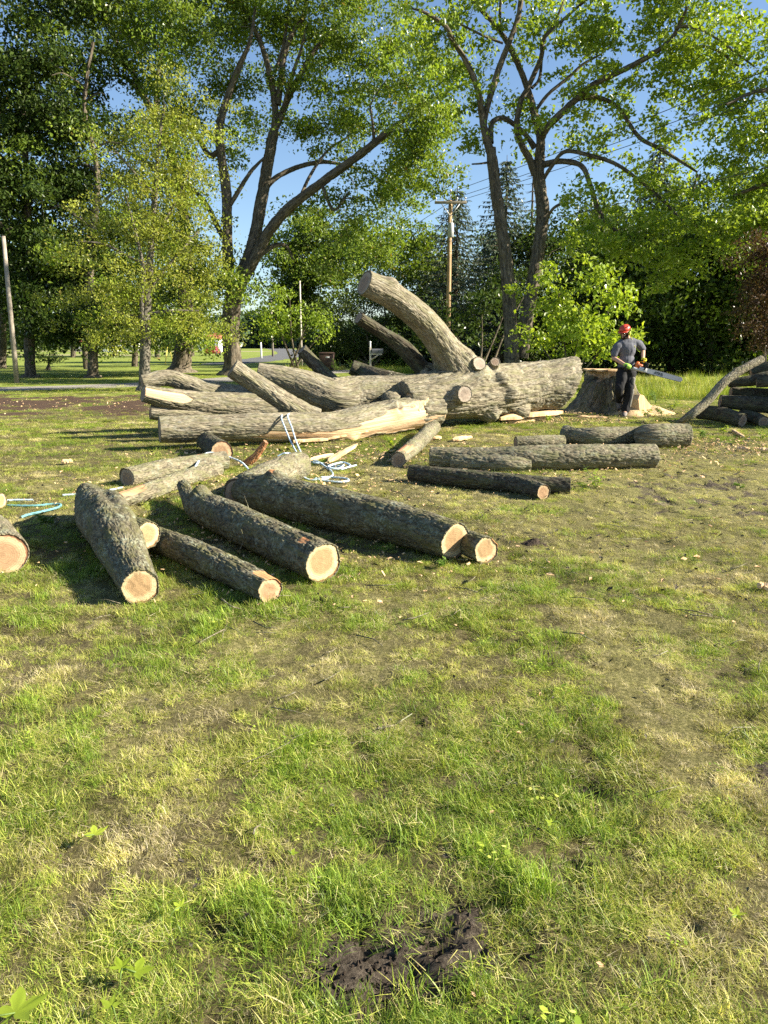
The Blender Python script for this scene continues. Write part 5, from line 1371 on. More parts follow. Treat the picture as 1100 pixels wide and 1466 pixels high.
def tree(name, label, cat, Y0, limbs, blobs, mat, leafL, K, csize, seed, group=None, bark='bark_tree', base=None, twig=1.0, droop=.25, res=1.0, flat=.6, crown2=None, minz=0.3, thin=1.0):
    g = np.random.default_rng(seed)
    paths = []
    for q in limbs:
        A = np.array([P(u, v, Y0 + dy) for u, v, dy, r in q]); rr = np.array([r * mpp(v, Y0 + dy) for u, v, dy, r in q]) * thin
        paths.append((A, rr))
    b = paths[0][0][0].copy(); b[2] = 0
    # bring the trunk down to the ground with a flared foot
    A, rr = paths[0]
    if A[0][2] > .02:
        A = np.concatenate([[b - [0, 0, .1], b + [0, 0, .15]], A]); rr = np.concatenate([[rr[0] * 1.75, rr[0] * 1.4], rr])
        paths[0] = (A, rr)
    t = thing(name, label, cat, b, group)
    S = []
    for i, (A, rr) in enumerate(paths):
        big = rr.max()
        Lm = limb_mesh(A, rr, max(.05, big * .22) / res, int(np.clip(18 * res + big * 20, 8, 44)), big * .09, big * .34, 5, seed + i, rim=False, lump=.06)
        limb_obj('trunk' if i == 0 else 'limb', Lm, M[bark], t)
        S.append(np.concatenate([Lm['C'], Lm['r'][:, None]], 1)[::2])
    S = np.concatenate(S)
    cl = inblobs(blobs, Y0, g)
    cl = cl[cl[:, 2] > minz]
    # twigs: every clump grows from the nearest branch
    D0 = np.array([np.min(np.linalg.norm(S[:, :3] - c, axis=1)) for c in cl])
    tw = MB()
    SP = S.copy()
    for c in cl[np.argsort(D0)]:
        d = np.linalg.norm(SP[:, :3] - c, axis=1) + .6 * np.maximum(0, SP[:, 2] - c[2])
        i = int(d.argmin()); a = SP[i, :3]; L = np.linalg.norm(c - a)
        if L < .12: continue
        r0 = min(SP[i, 3] * .6, (.006 + .009 * L) * twig); r1 = .004 * twig
        mid1 = a * .66 + c * .34 + g.normal(0, .07, 3) * L + [0, 0, .07 * L]; mid2 = a * .3 + c * .7 + g.normal(0, .07, 3) * L + [0, 0, .05 * L]
        pts = np.array([a, mid1, mid2, c]); rad = np.array([r0, r0 * .75 + r1 * .25, r0 * .45 + r1 * .55, r1])
        tw.tube(pts, rad, 5, False)
        SP = np.concatenate([SP, np.concatenate([pts[1:], rad[1:, None]], 1)])
    if tw.n:
        V = np.concatenate(tw.V); mk('twig_sprays', V, np.concatenate(tw.Q), M[bark], t, True, {'bk': ('POINT', 'FLOAT_VECTOR', V), 'wd': ('POINT', 'FLOAT', np.zeros(len(V)))})
    if crown2:      # light variation in the crown, put into a second leaf colour on random clumps
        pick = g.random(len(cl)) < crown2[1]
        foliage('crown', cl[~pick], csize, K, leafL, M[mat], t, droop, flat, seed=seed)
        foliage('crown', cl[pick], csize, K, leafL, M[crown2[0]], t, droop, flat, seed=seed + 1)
    else:
        foliage('crown', cl, csize, K, leafL, M[mat], t, droop, flat, seed=seed)
    return t

# --- the big forked tree behind the fallen one
oak_limbs = [
    [(334, 530, 0, 17), (332, 500, 0, 14), (331, 460, 0, 13.5), (335, 425, 0, 15), (340, 402, 0, 15)],
    [(334, 418, 0, 11), (327, 385, 0, 9.5), (326, 354, -.2, 8.5), (324, 272, -.4, 8), (314, 191, -.6, 7), (327, 136, -.6, 5.5), (345, 90, -.8, 4.5), (358, 60, -1, 3), (366, 10, -1, 2)],
    [(342, 408, .2, 12), (362, 352, .2, 10.5), (374, 290, .3, 9.5), (388, 210, .3, 9), (393, 186, .3, 8)],
    [(393, 190, .3, 6), (394, 153, .3, 5.5), (387, 109, .2, 5), (374, 63, 0, 4), (356, 25, 0, 3), (338, -10, 0, 2)],
    [(392, 190, .3, 6), (403, 165, .4, 5.5), (417, 131, .5, 5), (434, 101, .6, 4.5), (450, 74, .6, 4), (475, 44, .6, 3), (506, 24, .6, 2)],
    [(398, 150, .2, 5.5), (403, 110, .3, 5), (408, 76, .3, 4.5), (420, 45, .4, 4), (437, 20, .4, 3), (440, -20, .4, 2)],
    [(404, 160, .2, 3), (418, 110, -.3, 3), (430, 75, -.5, 2.5), (437, 45, -.5, 2)],
    [(396, 100, .2, 3), (407, 60, .4, 2.6), (412, 20, .6, 2.2), (416, -20, .6, 1.5)],
    [(348, 400, 0, 10), (366, 368, -.3, 9), (385, 332, -.6, 8.5), (415, 297, -1, 8), (464, 259, -1.5, 7), (507, 228, -2, 6.5), (537, 204, -2.3, 6), (570, 178, -2.6, 4.5), (602, 155, -3, 3), (640, 132, -3.2, 1.5)],
    [(372, 300, .5, 5), (385, 264, .8, 4.5), (417, 243, 1, 4), (458, 232, 1.4, 3.5), (490, 235, 1.6, 2)],
    [(460, 262, -1.5, 3), (478, 300, -1.8, 2.5), (500, 275, -2, 2)],
    [(428, 287, -1, 3), (445, 250, -.6, 2.5), (470, 215, -.3, 2), (500, 195, 0, 1.5)],
    [(536, 205, -2.3, 3), (534, 180, -2.6, 2.4), (530, 150, -2.8, 1.6)],
    [(560, 186, -2.6, 2.5), (600, 190, -3, 2), (640, 192, -3.2, 1.3)],
    [(324, 345, 0, 5), (312, 325, .5, 4.5), (296, 293, 1, 4), (276, 272, 1.4, 3), (250, 262, 1.8, 2)],
    [(317, 215, -.4, 5), (300, 222, -.2, 4.5), (284, 198, 0, 4), (262, 172, .2, 3), (238, 145, .4, 2)],
    [(326, 300, -.4, 4), (345, 268, -.2, 3.5), (360, 245, 0, 3), (378, 226, .2, 2)],
    [(368, 368, 0, 5), (392, 352, .6, 4), (410, 352, 1, 2.5), (420, 372, 1, 1.5)],
]
ob = []
for (u, v, ru, rv, n, dy) in [(215, 50, 75, 60, 40, 1), (300, 30, 70, 55, 36, -1), (385, -10, 80, 50, 40, 0), (470, 20, 70, 55, 36, 0), (545, 55, 60, 60, 30, -1), (605, 110, 50, 55, 26, -2), (500, 130, 90, 55, 40, 1), (590, 195, 58, 48, 30, -2.5),
                              (545, 265, 70, 45, 30, -1), (470, 195, 65, 35, 20, 1.5), (608, 235, 42, 40, 20, -2.5), (430, 140, 45, 55, 10, 2), (255, 130, 60, 50, 18, 0), (285, 200, 55, 50, 20, 0), (350, 160, 40, 60, 8, 2), (255, 300, 50, 50, 14, 2), (300, 395, 46, 34, 16, 0), (352, 412, 36, 22, 13, -1.2), (300, 340, 40, 40, 9, 1),
                              (535, 345, 62, 30, 22, -1), (490, 300, 50, 25, 10, 0), (440, 300, 30, 22, 5, 1.5), (345, 100, 45, 60, 12, 2), (405, 60, 60, 40, 14, 2), (520, -40, 120, 30, 30, 0), (300, -50, 120, 30, 30, 0), (385, 345, 26, 30, 5, 2)]:
    ob.append((u, v, dy, ru, rv, 3.0, int(n * 1.25)))
tree('broadleaf_tree', 'tall forked broadleaf tree with bare arching limbs behind the fallen tree', 'tree', 38.0, oak_limbs, ob, 'leaf_oak', .175, 112, .74, 3, crown2=('leaf_maple', .35), twig=1.3, thin=.87)

# --- twin-stemmed tree right of the middle
twin = [
    [(733, 512, 0, 12), (730, 450, 0, 11), (726, 385, 0, 10.5), (715, 305, 0, 10), (706, 240, 0, 9), (702, 212, 0, 8.5)],
    [(702, 218, 0, 7), (695, 191, 0, 6.5), (690, 165, 0, 5.5), (685, 131, -.2, 5), (671, 95, -.4, 4.5), (652, 63, -.6, 4), (638, 38, -.8, 3.5), (611, 19, -1, 2.5), (590, 12, -1.2, 1.5)],
    [(697, 195, 0, 6), (693, 174, .1, 5.5), (709, 115, .3, 5.2), (725, 71, .4, 4.8), (742, 25, .5, 4.5), (748, -20, .6, 4)],
    [(703, 205, .2, 5), (703, 185, .4, 4.6), (706, 174, .5, 4.3), (720, 169, .7, 4), (736, 178, .9, 4), (752, 192, 1, 4), (766, 212, 1.1, 5)],
    [(746, 512, .8, 12), (755, 450, .8, 11.5), (767, 384, .9, 11), (777, 310, 1, 10.5), (774, 270, 1, 10), (770, 240, 1, 9.5)],
    [(767, 250, 1, 7), (757, 225, .9, 6), (747, 207, .8, 5.5), (740, 182, .7, 5), (746, 145, .7, 4.5), (757, 123, .7, 4.2), (775, 82, .7, 4), (779, 55, .6, 3.4), (805, 30, .4, 2.5), (850, -10, 0, 2)],
    [(771, 248, 1, 9), (773, 222, 1, 8.5), (774, 196, 1, 7), (764, 158, 1.1, 6), (753, 120, 1.2, 5), (736, 79, 1.3, 4.5), (717, 46, 1.4, 4), (682, 5, 1.6, 3.5), (660, -30, 1.7, 2.5)],
    [(774, 200, 1, 7), (782, 184, .7, 6.5), (800, 166, .4, 6), (829, 139, 0, 5.5), (857, 117, -.4, 5), (909, 92, -1, 4.5), (955, 63, -1.5, 4), (972, 37, -1.8, 3), (984, 10, -2, 2)],
    [(826, 142, 0, 4), (845, 139, .1, 3.8), (862, 141, .1, 3.6), (886, 155, 0, 3.4), (915, 196, -.3, 3.2), (949, 215, -.6, 3), (998, 246, -1, 1.6)],
    [(770, 238, 1, 5), (800, 231, .6, 4.6), (832, 237, .2, 4.2), (845, 264, 0, 4), (856, 297, -.2, 3.6), (872, 322, -.4, 3), (895, 337, -.6, 2.4), (925, 342, -.8, 1.5)],
    [(775, 262, 1, 3.5), (790, 238, .6, 3.2), (810, 217, .3, 3.2), (850, 224, 0, 3.4), (884, 236, -.3, 3), (915, 258, -.6, 2.6), (949, 287, -.9, 2.2), (980, 319, -1.2, 1.5)],
    [(940, 72, -1.3, 3), (985, 68, -1.7, 2.6), (1020, 69, -2, 2.2), (1058, 95, -2.4, 1.6)],
    [(968, 40, -1.8, 2.6), (985, 38, -2, 2.4), (1018, 50, -2.4, 2), (1080, 95, -2.8, 1.4)],
    [(766, 160, 1.1, 3), (785, 135, 1.2, 2.8), (815, 110, 1.2, 2.6), (835, 92, 1.2, 2.2), (860, 78, 1.2, 1.5)],
    [(762, 126, 1, 2.6), (773, 110, 1.2, 2.5), (779, 60, 1.2, 2.2), (800, 20, 1.2, 2), (812, -15, 1.2, 1.5)],
    [(716, 44, 1.3, 2.8), (716, 20, 1.2, 2.4), (718, -20, 1.2, 2)],
    [(677, 102, -.4, 2.2), (662, 75, -.6, 2), (640, 50, -.8, 1.5)],
    [(720, 62, .4, 2), (690, 50, .2, 2), (660, 35, 0, 1.5)],
    [(777, 330, 1, 3), (785, 310, .6, 2.6), (793, 298, .3, 2.4), (806, 290, .1, 2.2), (809, 286, 0, 2)],
    [(702, 232, 0, 2), (690, 234, -.3, 1.6), (676, 235, -.6, 1.2)],
]
tb = []
for (u, v, ru, rv, n, dy) in [(610, 50, 45, 40, 12, -.6), (640, 110, 40, 50, 12, 0), (650, 20, 60, 40, 14, 0), (720, 40, 55, 40, 10, 1), (800, 60, 60, 50, 20, .6), (870, 40, 60, 45, 22, 0), (940, 20, 60, 40, 22, -1), (1000, 30, 60, 45, 24, -1.6), (1060, 70, 45, 60, 22, -2),
                              (900, 110, 60, 40, 18, -.6), (980, 110, 60, 45, 20, -1.4), (1040, 150, 50, 60, 20, -2), (860, 165, 55, 40, 12, 0), (960, 175, 30, 25, 5, -1), (1060, 210, 45, 50, 15, -2), (1000, 240, 40, 40, 10, -1.4), (700, 190, 25, 40, 6, .6), (760, 150, 30, 30, 5, 1), (690, 140, 25, 30, 5, .6),
                              (800, 190, 30, 25, 6, .6), (905, 225, 35, 30, 7, -.4), (850, 205, 30, 22, 7, .3), (840, 290, 40, 40, 10, 0), (910, 300, 45, 40, 12, -.5), (980, 330, 60, 45, 22, -1.2), (1050, 300, 50, 45, 16, -1.6), (900, 360, 60, 35, 16, -.8), (970, 375, 55, 30, 14, -1.2), (830, 340, 50, 35, 12, -.2), (740, -30, 200, 25, 26, 0), (960, -30, 150, 25, 26, -1)]:
    tb.append((u, v, dy, ru, rv, 1.7, int(n * 1.2)))
tree('broadleaf_tree', 'twin-stemmed tree with slender crossing limbs and bright leaves, right of the raised limb', 'tree', 29.5, twin, tb, 'leaf_maple', .18, 58, .5, 12, crown2=('leaf_bright', .45), bark='bark_tree', twig=1.0, thin=.86)

# --- bright maple growth behind the stump and the trunk
def shrub(label, Y0, u0, blobs, mat, L, K, cs, seed, name='shrub', cat='shrub', stems=5, group=None, **kw):
    lim = []
    g = random.Random(seed)
    for k in range(stems):
        b = blobs[k % len(blobs)]
        vb = CV  # ground row at this distance
        v0 = gv(Y0)
        lim.append([(u0 + g.uniform(-8, 8), v0, 0, 1.8), (u0 * .6 + b[0] * .4, v0 * .55 + b[1] * .45, b[2] * .5, 1.3), (b[0], b[1], b[2], .6)])
    return tree(name, label, cat, Y0, lim, blobs, mat, L, K, cs, seed, group, **kw)
def gv(Y):
    s_ = -CAMH / Y   # slope -> pixel row
    b = (s_ * cp + sp) / (cp - s_ * sp)
    return CV - b * FPX
shrub('bright green maple thicket directly behind the stump and fallen trunk', 24.0, 815, [(830, 470, 0, 50, 40, 1.2, 34), (880, 430, .3, 25, 30, 1, 10), (800, 420, .6, 50, 40, 1.3, 24), (765, 480, 1, 35, 26, 1.2, 12), (870, 490, -.3, 35, 22, .9, 15), (850, 385, .8, 40, 26, 1.2, 9)], 'leaf_bright', .165, 40, .42, 21, 'maple_thicket')
shrub('dark shady understorey of leafy shoots between the pole and the twin-stemmed tree', 33.0, 690, [(640, 460, 0, 45, 45, 1.4, 18), (690, 440, .5, 45, 55, 1.4, 24), (740, 400, 1, 50, 50, 1.4, 14), (790, 360, 1.4, 45, 45, 1.4, 10), (600, 480, .4, 40, 25, 1.2, 8)], 'leaf_dark', .18, 46, .7, 22, 'maple_thicket')  # darker leaf colour stands in for the deep shade here

# --- slim yellowish tree in front of the left trees
sap = [
    [(207, 548, 0, 8.5), (208, 500, 0, 7.5), (210, 440, 0, 6.5), (214, 390, 0, 5.5), (218, 330, 0, 4.5), (224, 260, 0, 3.5), (228, 200, 0, 2.5), (236, 150, 0, 1.2)],
    [(205, 480, 0, 3.5), (203, 430, -.2, 3), (206, 390, -.3, 2.6), (196, 340, -.5, 2.2), (180, 280, -.8, 1.4)],
    [(211, 425, 0, 2.6), (225, 400, .1, 2.2), (250, 370, .4, 1.8), (285, 330, .8, 1.2)],
    [(217, 345, 0, 2.6), (240, 310, .4, 2), (265, 260, .8, 1.6), (285, 220, 1, 1)],
    [(215, 380, 0, 2.4), (190, 370, -.4, 2), (150, 350, -.8, 1.5), (110, 345, -1.1, 1)],
    [(222, 280, 0, 2.2), (195, 250, -.3, 1.8), (165, 215, -.5, 1.2)],
    [(209, 455, 0, 2.4), (180, 450, .4, 2), (150, 440, .8, 1.4)],
    [(210, 450, 0, 2.4), (245, 445, .2, 2), (285, 445, .5, 1.2)],
]
sb = [(u, v, dy, ru, rv, 1.1, int(n * 1.35)) for (u, v, ru, rv, n, dy) in [(230, 190, 50, 45, 20, 0), (190, 250, 60, 50, 26, -.3), (270, 240, 40, 55, 20, .5), (150, 310, 50, 45, 18, -.5), (215, 320, 60, 45, 26, 0), (275, 330, 40, 45, 16, .5), (140, 390, 50, 40, 16, -.4), (200, 400, 60, 40, 22, 0), (270, 420, 45, 45, 16, .3), (170, 460, 55, 35, 16, .2), (240, 475, 55, 28, 14, .2), (130, 440, 35, 40, 8, .4), (290, 490, 30, 20, 5, .6), (255, 140, 40, 30, 8, .2), (300, 180, 30, 40, 7, .6)]]
tree('slim_tree', 'slim tree with small olive yellow leaves, left of the fallen tree', 'tree', 24.5, sap, sb, 'leaf_yellow', .088, 100, .5, 31, bark='bark_smooth', twig=.8, crown2=('leaf_bright', .12))

# --- the dark trees on the left
def simple_limbs(u0, v0, top, r, seed, n=6, spread=70, lo=.3):
    g = random.Random(seed); H = v0 - top
    tr = [(u0 + g.uniform(-3, 3) * k, v0 - H * f, 0, r * (1 - .8 * f)) for k, f in enumerate((0, .15, .35, .6, .8, 1))]
    out = [tr]
    for k in range(n):
        f = lo + (0.9 - lo) * (k + g.random()) / n
        i = f * 5; u = np.interp(f, (0, .15, .35, .6, .8, 1), [q[0] for q in tr]); v = v0 - H * f; s = (-1) ** k * spread * g.uniform(.6, 1.2) * (1.15 - f * .6)
        rr = r * (1 - .8 * f) * .55; dy = g.uniform(-2, 2)
        out.append([(u, v, 0, rr), (u + s * .35, v - abs(s) * .25, dy * .3, rr * .8), (u + s * .7, v - abs(s) * g.uniform(.2, .6), dy * .7, rr * .55), (u + s, v - abs(s) * g.uniform(.3, .9), dy, rr * .25)])
    return out
db = lambda L, ry=2.5: [(u, v, dy, ru, rv, ry, int(n * 1.35)) for (u, v, ru, rv, n, dy) in L]
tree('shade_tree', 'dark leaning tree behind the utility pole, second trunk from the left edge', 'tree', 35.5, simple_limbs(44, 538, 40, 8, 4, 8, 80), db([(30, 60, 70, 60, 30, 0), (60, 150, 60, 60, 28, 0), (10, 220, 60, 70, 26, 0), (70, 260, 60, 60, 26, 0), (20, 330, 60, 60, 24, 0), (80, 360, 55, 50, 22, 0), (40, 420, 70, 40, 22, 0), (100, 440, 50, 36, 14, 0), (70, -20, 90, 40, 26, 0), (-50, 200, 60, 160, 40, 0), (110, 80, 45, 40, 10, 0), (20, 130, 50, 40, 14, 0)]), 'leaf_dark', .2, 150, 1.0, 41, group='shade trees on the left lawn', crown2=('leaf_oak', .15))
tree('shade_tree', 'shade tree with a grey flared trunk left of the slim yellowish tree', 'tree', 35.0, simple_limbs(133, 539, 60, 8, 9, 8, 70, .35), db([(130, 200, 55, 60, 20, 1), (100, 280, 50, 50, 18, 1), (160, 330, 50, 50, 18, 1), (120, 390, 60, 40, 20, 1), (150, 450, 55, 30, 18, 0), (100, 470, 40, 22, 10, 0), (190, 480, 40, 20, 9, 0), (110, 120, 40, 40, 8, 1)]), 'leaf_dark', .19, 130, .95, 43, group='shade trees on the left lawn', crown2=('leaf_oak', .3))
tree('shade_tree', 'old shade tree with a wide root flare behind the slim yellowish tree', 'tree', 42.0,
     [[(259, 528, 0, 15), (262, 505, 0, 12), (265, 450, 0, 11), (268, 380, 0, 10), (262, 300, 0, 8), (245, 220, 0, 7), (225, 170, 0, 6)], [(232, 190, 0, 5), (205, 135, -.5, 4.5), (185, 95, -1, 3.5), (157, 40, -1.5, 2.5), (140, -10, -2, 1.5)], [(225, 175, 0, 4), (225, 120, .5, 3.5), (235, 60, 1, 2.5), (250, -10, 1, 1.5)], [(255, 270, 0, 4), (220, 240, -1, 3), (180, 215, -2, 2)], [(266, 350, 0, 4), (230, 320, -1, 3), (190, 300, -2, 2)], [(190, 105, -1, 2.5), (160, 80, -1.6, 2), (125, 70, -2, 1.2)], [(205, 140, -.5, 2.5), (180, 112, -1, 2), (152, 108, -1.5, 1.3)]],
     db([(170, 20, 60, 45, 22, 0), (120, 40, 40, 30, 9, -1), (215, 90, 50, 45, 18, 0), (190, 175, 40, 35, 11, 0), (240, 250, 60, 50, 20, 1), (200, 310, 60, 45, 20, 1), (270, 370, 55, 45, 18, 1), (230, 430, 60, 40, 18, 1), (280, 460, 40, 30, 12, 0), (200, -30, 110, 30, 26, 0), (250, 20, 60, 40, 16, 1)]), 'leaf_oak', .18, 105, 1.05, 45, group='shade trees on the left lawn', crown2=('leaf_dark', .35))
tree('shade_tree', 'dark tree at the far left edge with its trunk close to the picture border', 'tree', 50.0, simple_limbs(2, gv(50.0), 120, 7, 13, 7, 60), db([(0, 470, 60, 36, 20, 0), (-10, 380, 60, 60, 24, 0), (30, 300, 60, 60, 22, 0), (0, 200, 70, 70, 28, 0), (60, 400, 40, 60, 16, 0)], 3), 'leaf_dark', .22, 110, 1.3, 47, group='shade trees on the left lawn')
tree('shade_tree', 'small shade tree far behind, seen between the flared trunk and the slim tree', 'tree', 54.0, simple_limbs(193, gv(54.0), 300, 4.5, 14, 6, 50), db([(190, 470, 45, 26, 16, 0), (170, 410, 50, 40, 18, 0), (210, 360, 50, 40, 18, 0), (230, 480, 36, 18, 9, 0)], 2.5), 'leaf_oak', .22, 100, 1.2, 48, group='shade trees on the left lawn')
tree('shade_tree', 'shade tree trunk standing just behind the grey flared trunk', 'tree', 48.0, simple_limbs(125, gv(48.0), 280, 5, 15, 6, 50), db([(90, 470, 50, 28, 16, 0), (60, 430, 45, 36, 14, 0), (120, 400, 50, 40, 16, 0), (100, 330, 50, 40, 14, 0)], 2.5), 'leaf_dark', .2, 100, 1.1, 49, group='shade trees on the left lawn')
shrub('small round dark bush on the far lawn left of the grey trunk', 46.0, 70, [(70, 510, 0, 11, 12, .5, 14)], 'leaf_dark', .12, 60, .4, 50, 'bush', 'bush', 3)

# --- behind the middle: dense tree at the road, hedge, far scrub
tree('dense_tree', 'dense dark green tree by the road with a straight left edge', 'tree', 66.0, simple_limbs(432, gv(66.0), 330, 5, 21, 6, 25), db([(425, 380, 26, 40, 40, 0), (440, 440, 36, 45, 46, 0), (470, 390, 36, 40, 36, 0), (430, 340, 28, 25, 22, 0), (415, 440, 18, 50, 22, 0), (500, 360, 40, 35, 28, 1), (470, 330, 36, 28, 20, 1)], 2.5), 'leaf_oak', .30, 100, 1.2, 51, crown2=('leaf_dark', .3))
shrub('bright low maple branches hanging by the pale pole at the road', 44.0, 420, [(415, 430, 0, 26, 18, 1, 8), (440, 455, 0, 24, 20, 1, 10), (395, 455, 0, 18, 28, .8, 7), (458, 480, 0, 12, 10, .8, 4), (380, 470, 0, 14, 16, .7, 4), (385, 445, 0, 16, 14, .7, 5)], 'leaf_maple', .2, 55, .75, 52, 'maple_sapling', 'small tree', 4)
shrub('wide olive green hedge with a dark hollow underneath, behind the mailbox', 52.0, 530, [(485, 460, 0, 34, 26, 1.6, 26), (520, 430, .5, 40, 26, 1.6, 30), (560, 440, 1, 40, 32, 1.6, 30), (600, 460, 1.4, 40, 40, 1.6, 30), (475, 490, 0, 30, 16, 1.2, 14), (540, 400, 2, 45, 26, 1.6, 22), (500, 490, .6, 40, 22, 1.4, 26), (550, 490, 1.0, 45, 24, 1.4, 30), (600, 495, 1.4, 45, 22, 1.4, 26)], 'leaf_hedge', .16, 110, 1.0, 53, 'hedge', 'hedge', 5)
shrub('added low bushes, their dark leaves standing in for the shade under the olive green hedge', 56.0, 540, [(470, 500, 0, 34, 16, 1.2, 26), (520, 496, 0, 40, 20, 1.2, 30), (570, 496, 0, 40, 20, 1.2, 30), (620, 498, 0, 40, 20, 1.2, 30), (500, 512, 0, 40, 8, 1.2, 22), (560, 512, 0, 40, 8, 1.2, 22), (610, 512, 0, 40, 8, 1.2, 22)], 'leaf_dark', .26, 90, 1.0, 57, 'hedge', 'hedge', 3)  # added row: its dark leaves paint the shaded hollow below the hedge
shrub('leafy green trees between the hedge and the utility pole', 58.0, 560, [(540, 360, 0, 50, 32, 2, 26), (585, 400, 0, 34, 40, 2, 22), (590, 340, 0, 45, 30, 2, 20), (620, 420, 0, 30, 50, 2, 20)], 'leaf_oak', .28, 80, 1.3, 54, 'broadleaf_tree', 'tree', 4)

for k, (u, Y, vt, w, lab) in enumerate([(-20, 92, 330, 60, 'leafy tree far behind the left edge pole'), (45, 100, 360, 60, 'leafy tree closing the far lawn behind the dark leaning tree'), (105, 96, 340, 55, 'leafy tree far behind the grey flared trunk'), (165, 105, 370, 55, 'leafy tree far behind the slim tree, left side'), (225, 98, 350, 55, 'leafy tree far behind the slim tree, right side'), (275, 108, 400, 45, 'leafy tree far behind the old shade tree')]):
    v0 = gv(float(Y)); hh = v0 - vt; g = random.Random(k + 70)
    tree('distant_tree', lab, 'tree', float(Y), simple_limbs(u, v0, vt, 3.5, k + 70, 5, w * .5), [(u + g.uniform(-.4, .4) * w, v0 - hh * f, 0, w * .6, hh * .16, 3.0, 12) for f in (.2, .35, .5, .65, .8, .95)], 'leaf_dark', .5, 60, 2.0, 300 + k, group='trees beyond the left lawn', crown2=('leaf_oak', .3), minz=1.6)
# --- spruces
def spruce(label, u, vtop, Y, wpx, seed, bare=False, vb=None, group='spruces behind the road'):
    g = np.random.default_rng(seed)
    b = P(u, gv(Y), Y); b[2] = 0; H = P(u, vtop, Y)[2]; Rb = 1.5 * wpx * mpp(400, Y)
    t = thing('spruce', label, 'conifer', b, group)
    tp = np.array([b + [0, 0, -.1], b + [0, 0, H * .3], b + [.05, 0, H * .7], b + [0, 0, H]])
    Lm = limb_mesh(tp, np.array([.28, .22, .12, .02]) * (H / 16), .3, 10, .02, .1, 5, seed, rim=False); limb_obj('trunk', Lm, M['bark_tree'], t)
    br = MB(); C = []; D = []; Ls = []
    z = H * (.12 if not bare else .2)
    while z < H - .25:
        f = z / H; R_ = Rb * (1 - f) ** .8 + .12
        nb = int(g.integers(5, 8)); a0 = g.random() * 6.28
        for k in range(nb):
            a = a0 + k * 2 * PI / nb + g.normal(0, .2); Lb = R_ * g.uniform(.65, 1.12); d = np.array([math.cos(a), math.sin(a), 0])
            q = np.linspace(0, 1, 5)
            pts = b + np.array([0, 0, z]) + d[None] * (q * Lb)[:, None] + np.array([0, 0, 1.0]) * (-.34 * q * Lb + .22 * (q ** 2.5) * Lb)[:, None]
            br.tube(pts, np.linspace(.03, .008, 5) * (H / 16), 4, False)
            if bare and g.random() < .82: continue
            n = int(10 + Lb * 17); s = g.random(n) ** .7
            c = np.stack([np.interp(s, q, pts[:, i]) for i in range(3)], 1)
            sd = np.array([-d[1], d[0], 0])
            side = g.choice([-1, 1], n)[:, None] * sd[None] * g.uniform(.2, 1, n)[:, None] + d[None] * g.uniform(.2, .9, n)[:, None]; side[:, 2] -= g.uniform(.15, 1.0, n)
            ln = g.uniform(.22, .48, n) * (.6 + .5 * (1 - s))
            C.append(c + side * ln[:, None] * .45); D.append(side); Ls.append(ln)
        z += g.uniform(.28, .42) * (H / 16) * (1.7 if bare else 1)
    V = np.concatenate(br.V); mk('branches', V, np.concatenate(br.Q), M['bark_tree'], t, True, {'bk': ('POINT', 'FLOAT_VECTOR', V), 'wd': ('POINT', 'FLOAT', np.zeros(len(V)))})
    C = np.concatenate(C); D = np.concatenate(D); Ls = np.concatenate(Ls); n = len(C)
    V, T, a = leaf_quads(C, D, g.normal(0, .5, (n, 3)) + [0, 0, 1], Ls, Ls * .27, .1, np.clip(g.normal(.45, .2, n), 0, .95))
    mk('crown', V, T, M['needle'], t, False, {'lv': ('FACE', 'FLOAT', a)})
    return t
spruce('pointed blue green spruce just behind the left stem of the twin tree', 716, 222, 50, 75, 61)
spruce('broad dark spruce behind the crossarm of the utility pole', 650, 262, 54, 70, 62)
spruce('thin half dead conifer with bare twigs between the twin stems', 752, 232, 52, 40, 63, True)
spruce('tall airy spruce under the drooping branch on the right', 922, 190, 50, 70, 64)
spruce('shorter spruce left of the broad dark one', 607, 330, 60, 50, 65)
spruce('slender spruce partly hidden right of the twin tree', 818, 330, 53, 45, 66)
spruce('spruce mostly hidden by leaves near the right picture edge', 1065, 235, 52, 60, 67)
spruce('dark spruce standing between the two twin stems, low behind the bare conifer', 700, 330, 57, 65, 68)

# --- the shaded wood on the right, each tree with its own trunk
wood = [(850, 44, 300, 42), (905, 40, 330, 46), (960, 43, 290, 50), (1015, 39, 320, 46), (1070, 41, 300, 50), (1125, 38, 250, 60), (780, 50, 330, 46), (1180, 40, 260, 60), (640, 62, 360, 46), (730, 62, 340, 46), (985, 52, 250, 60), (1090, 54, 240, 60), (890, 56, 300, 50), (1250, 42, 240, 70), (1330, 46, 240, 80)]
wl = ['behind the thicket at the stump', 'over the dark hollow right of the worker', 'above the tip of the guide bar', 'behind the bank of rough grass', 'right of the leaning pole', 'at the right picture edge', 'behind the right stem of the twin tree', 'just beyond the right picture edge', 'behind the utility pole', 'between the pole and the twin tree', 'at the back of the right wood', 'at the back near the right edge', 'at the back behind the worker', 'past the right picture edge', 'far past the right picture edge']
for k, ((u, Y, vt, w), lab) in enumerate(zip(wood, wl)):
    v0 = gv(Y); hh = v0 - vt; g = random.Random(k)
    bl = []
    for f in (.12, .3, .5, .7, .9):
        for q in range(2):
            bl.append((u + g.uniform(-.5, .5) * w, v0 - hh * f, g.uniform(-1, 1), w * g.uniform(.6, .9) * (1.1 - .4 * f), hh * .13, 2.2, 13))
    tree('forest_tree', 'shaded leafy tree of the right wood, ' + lab, 'tree', float(Y), simple_limbs(u, v0, vt, 6.5, k + 40, 6, w * .7), bl, 'leaf_dark', .26, 85, 1.25, 200 + k, group='trees of the shaded wood', crown2=('leaf_maple', .25 if vt < 300 else .12), twig=1.4)
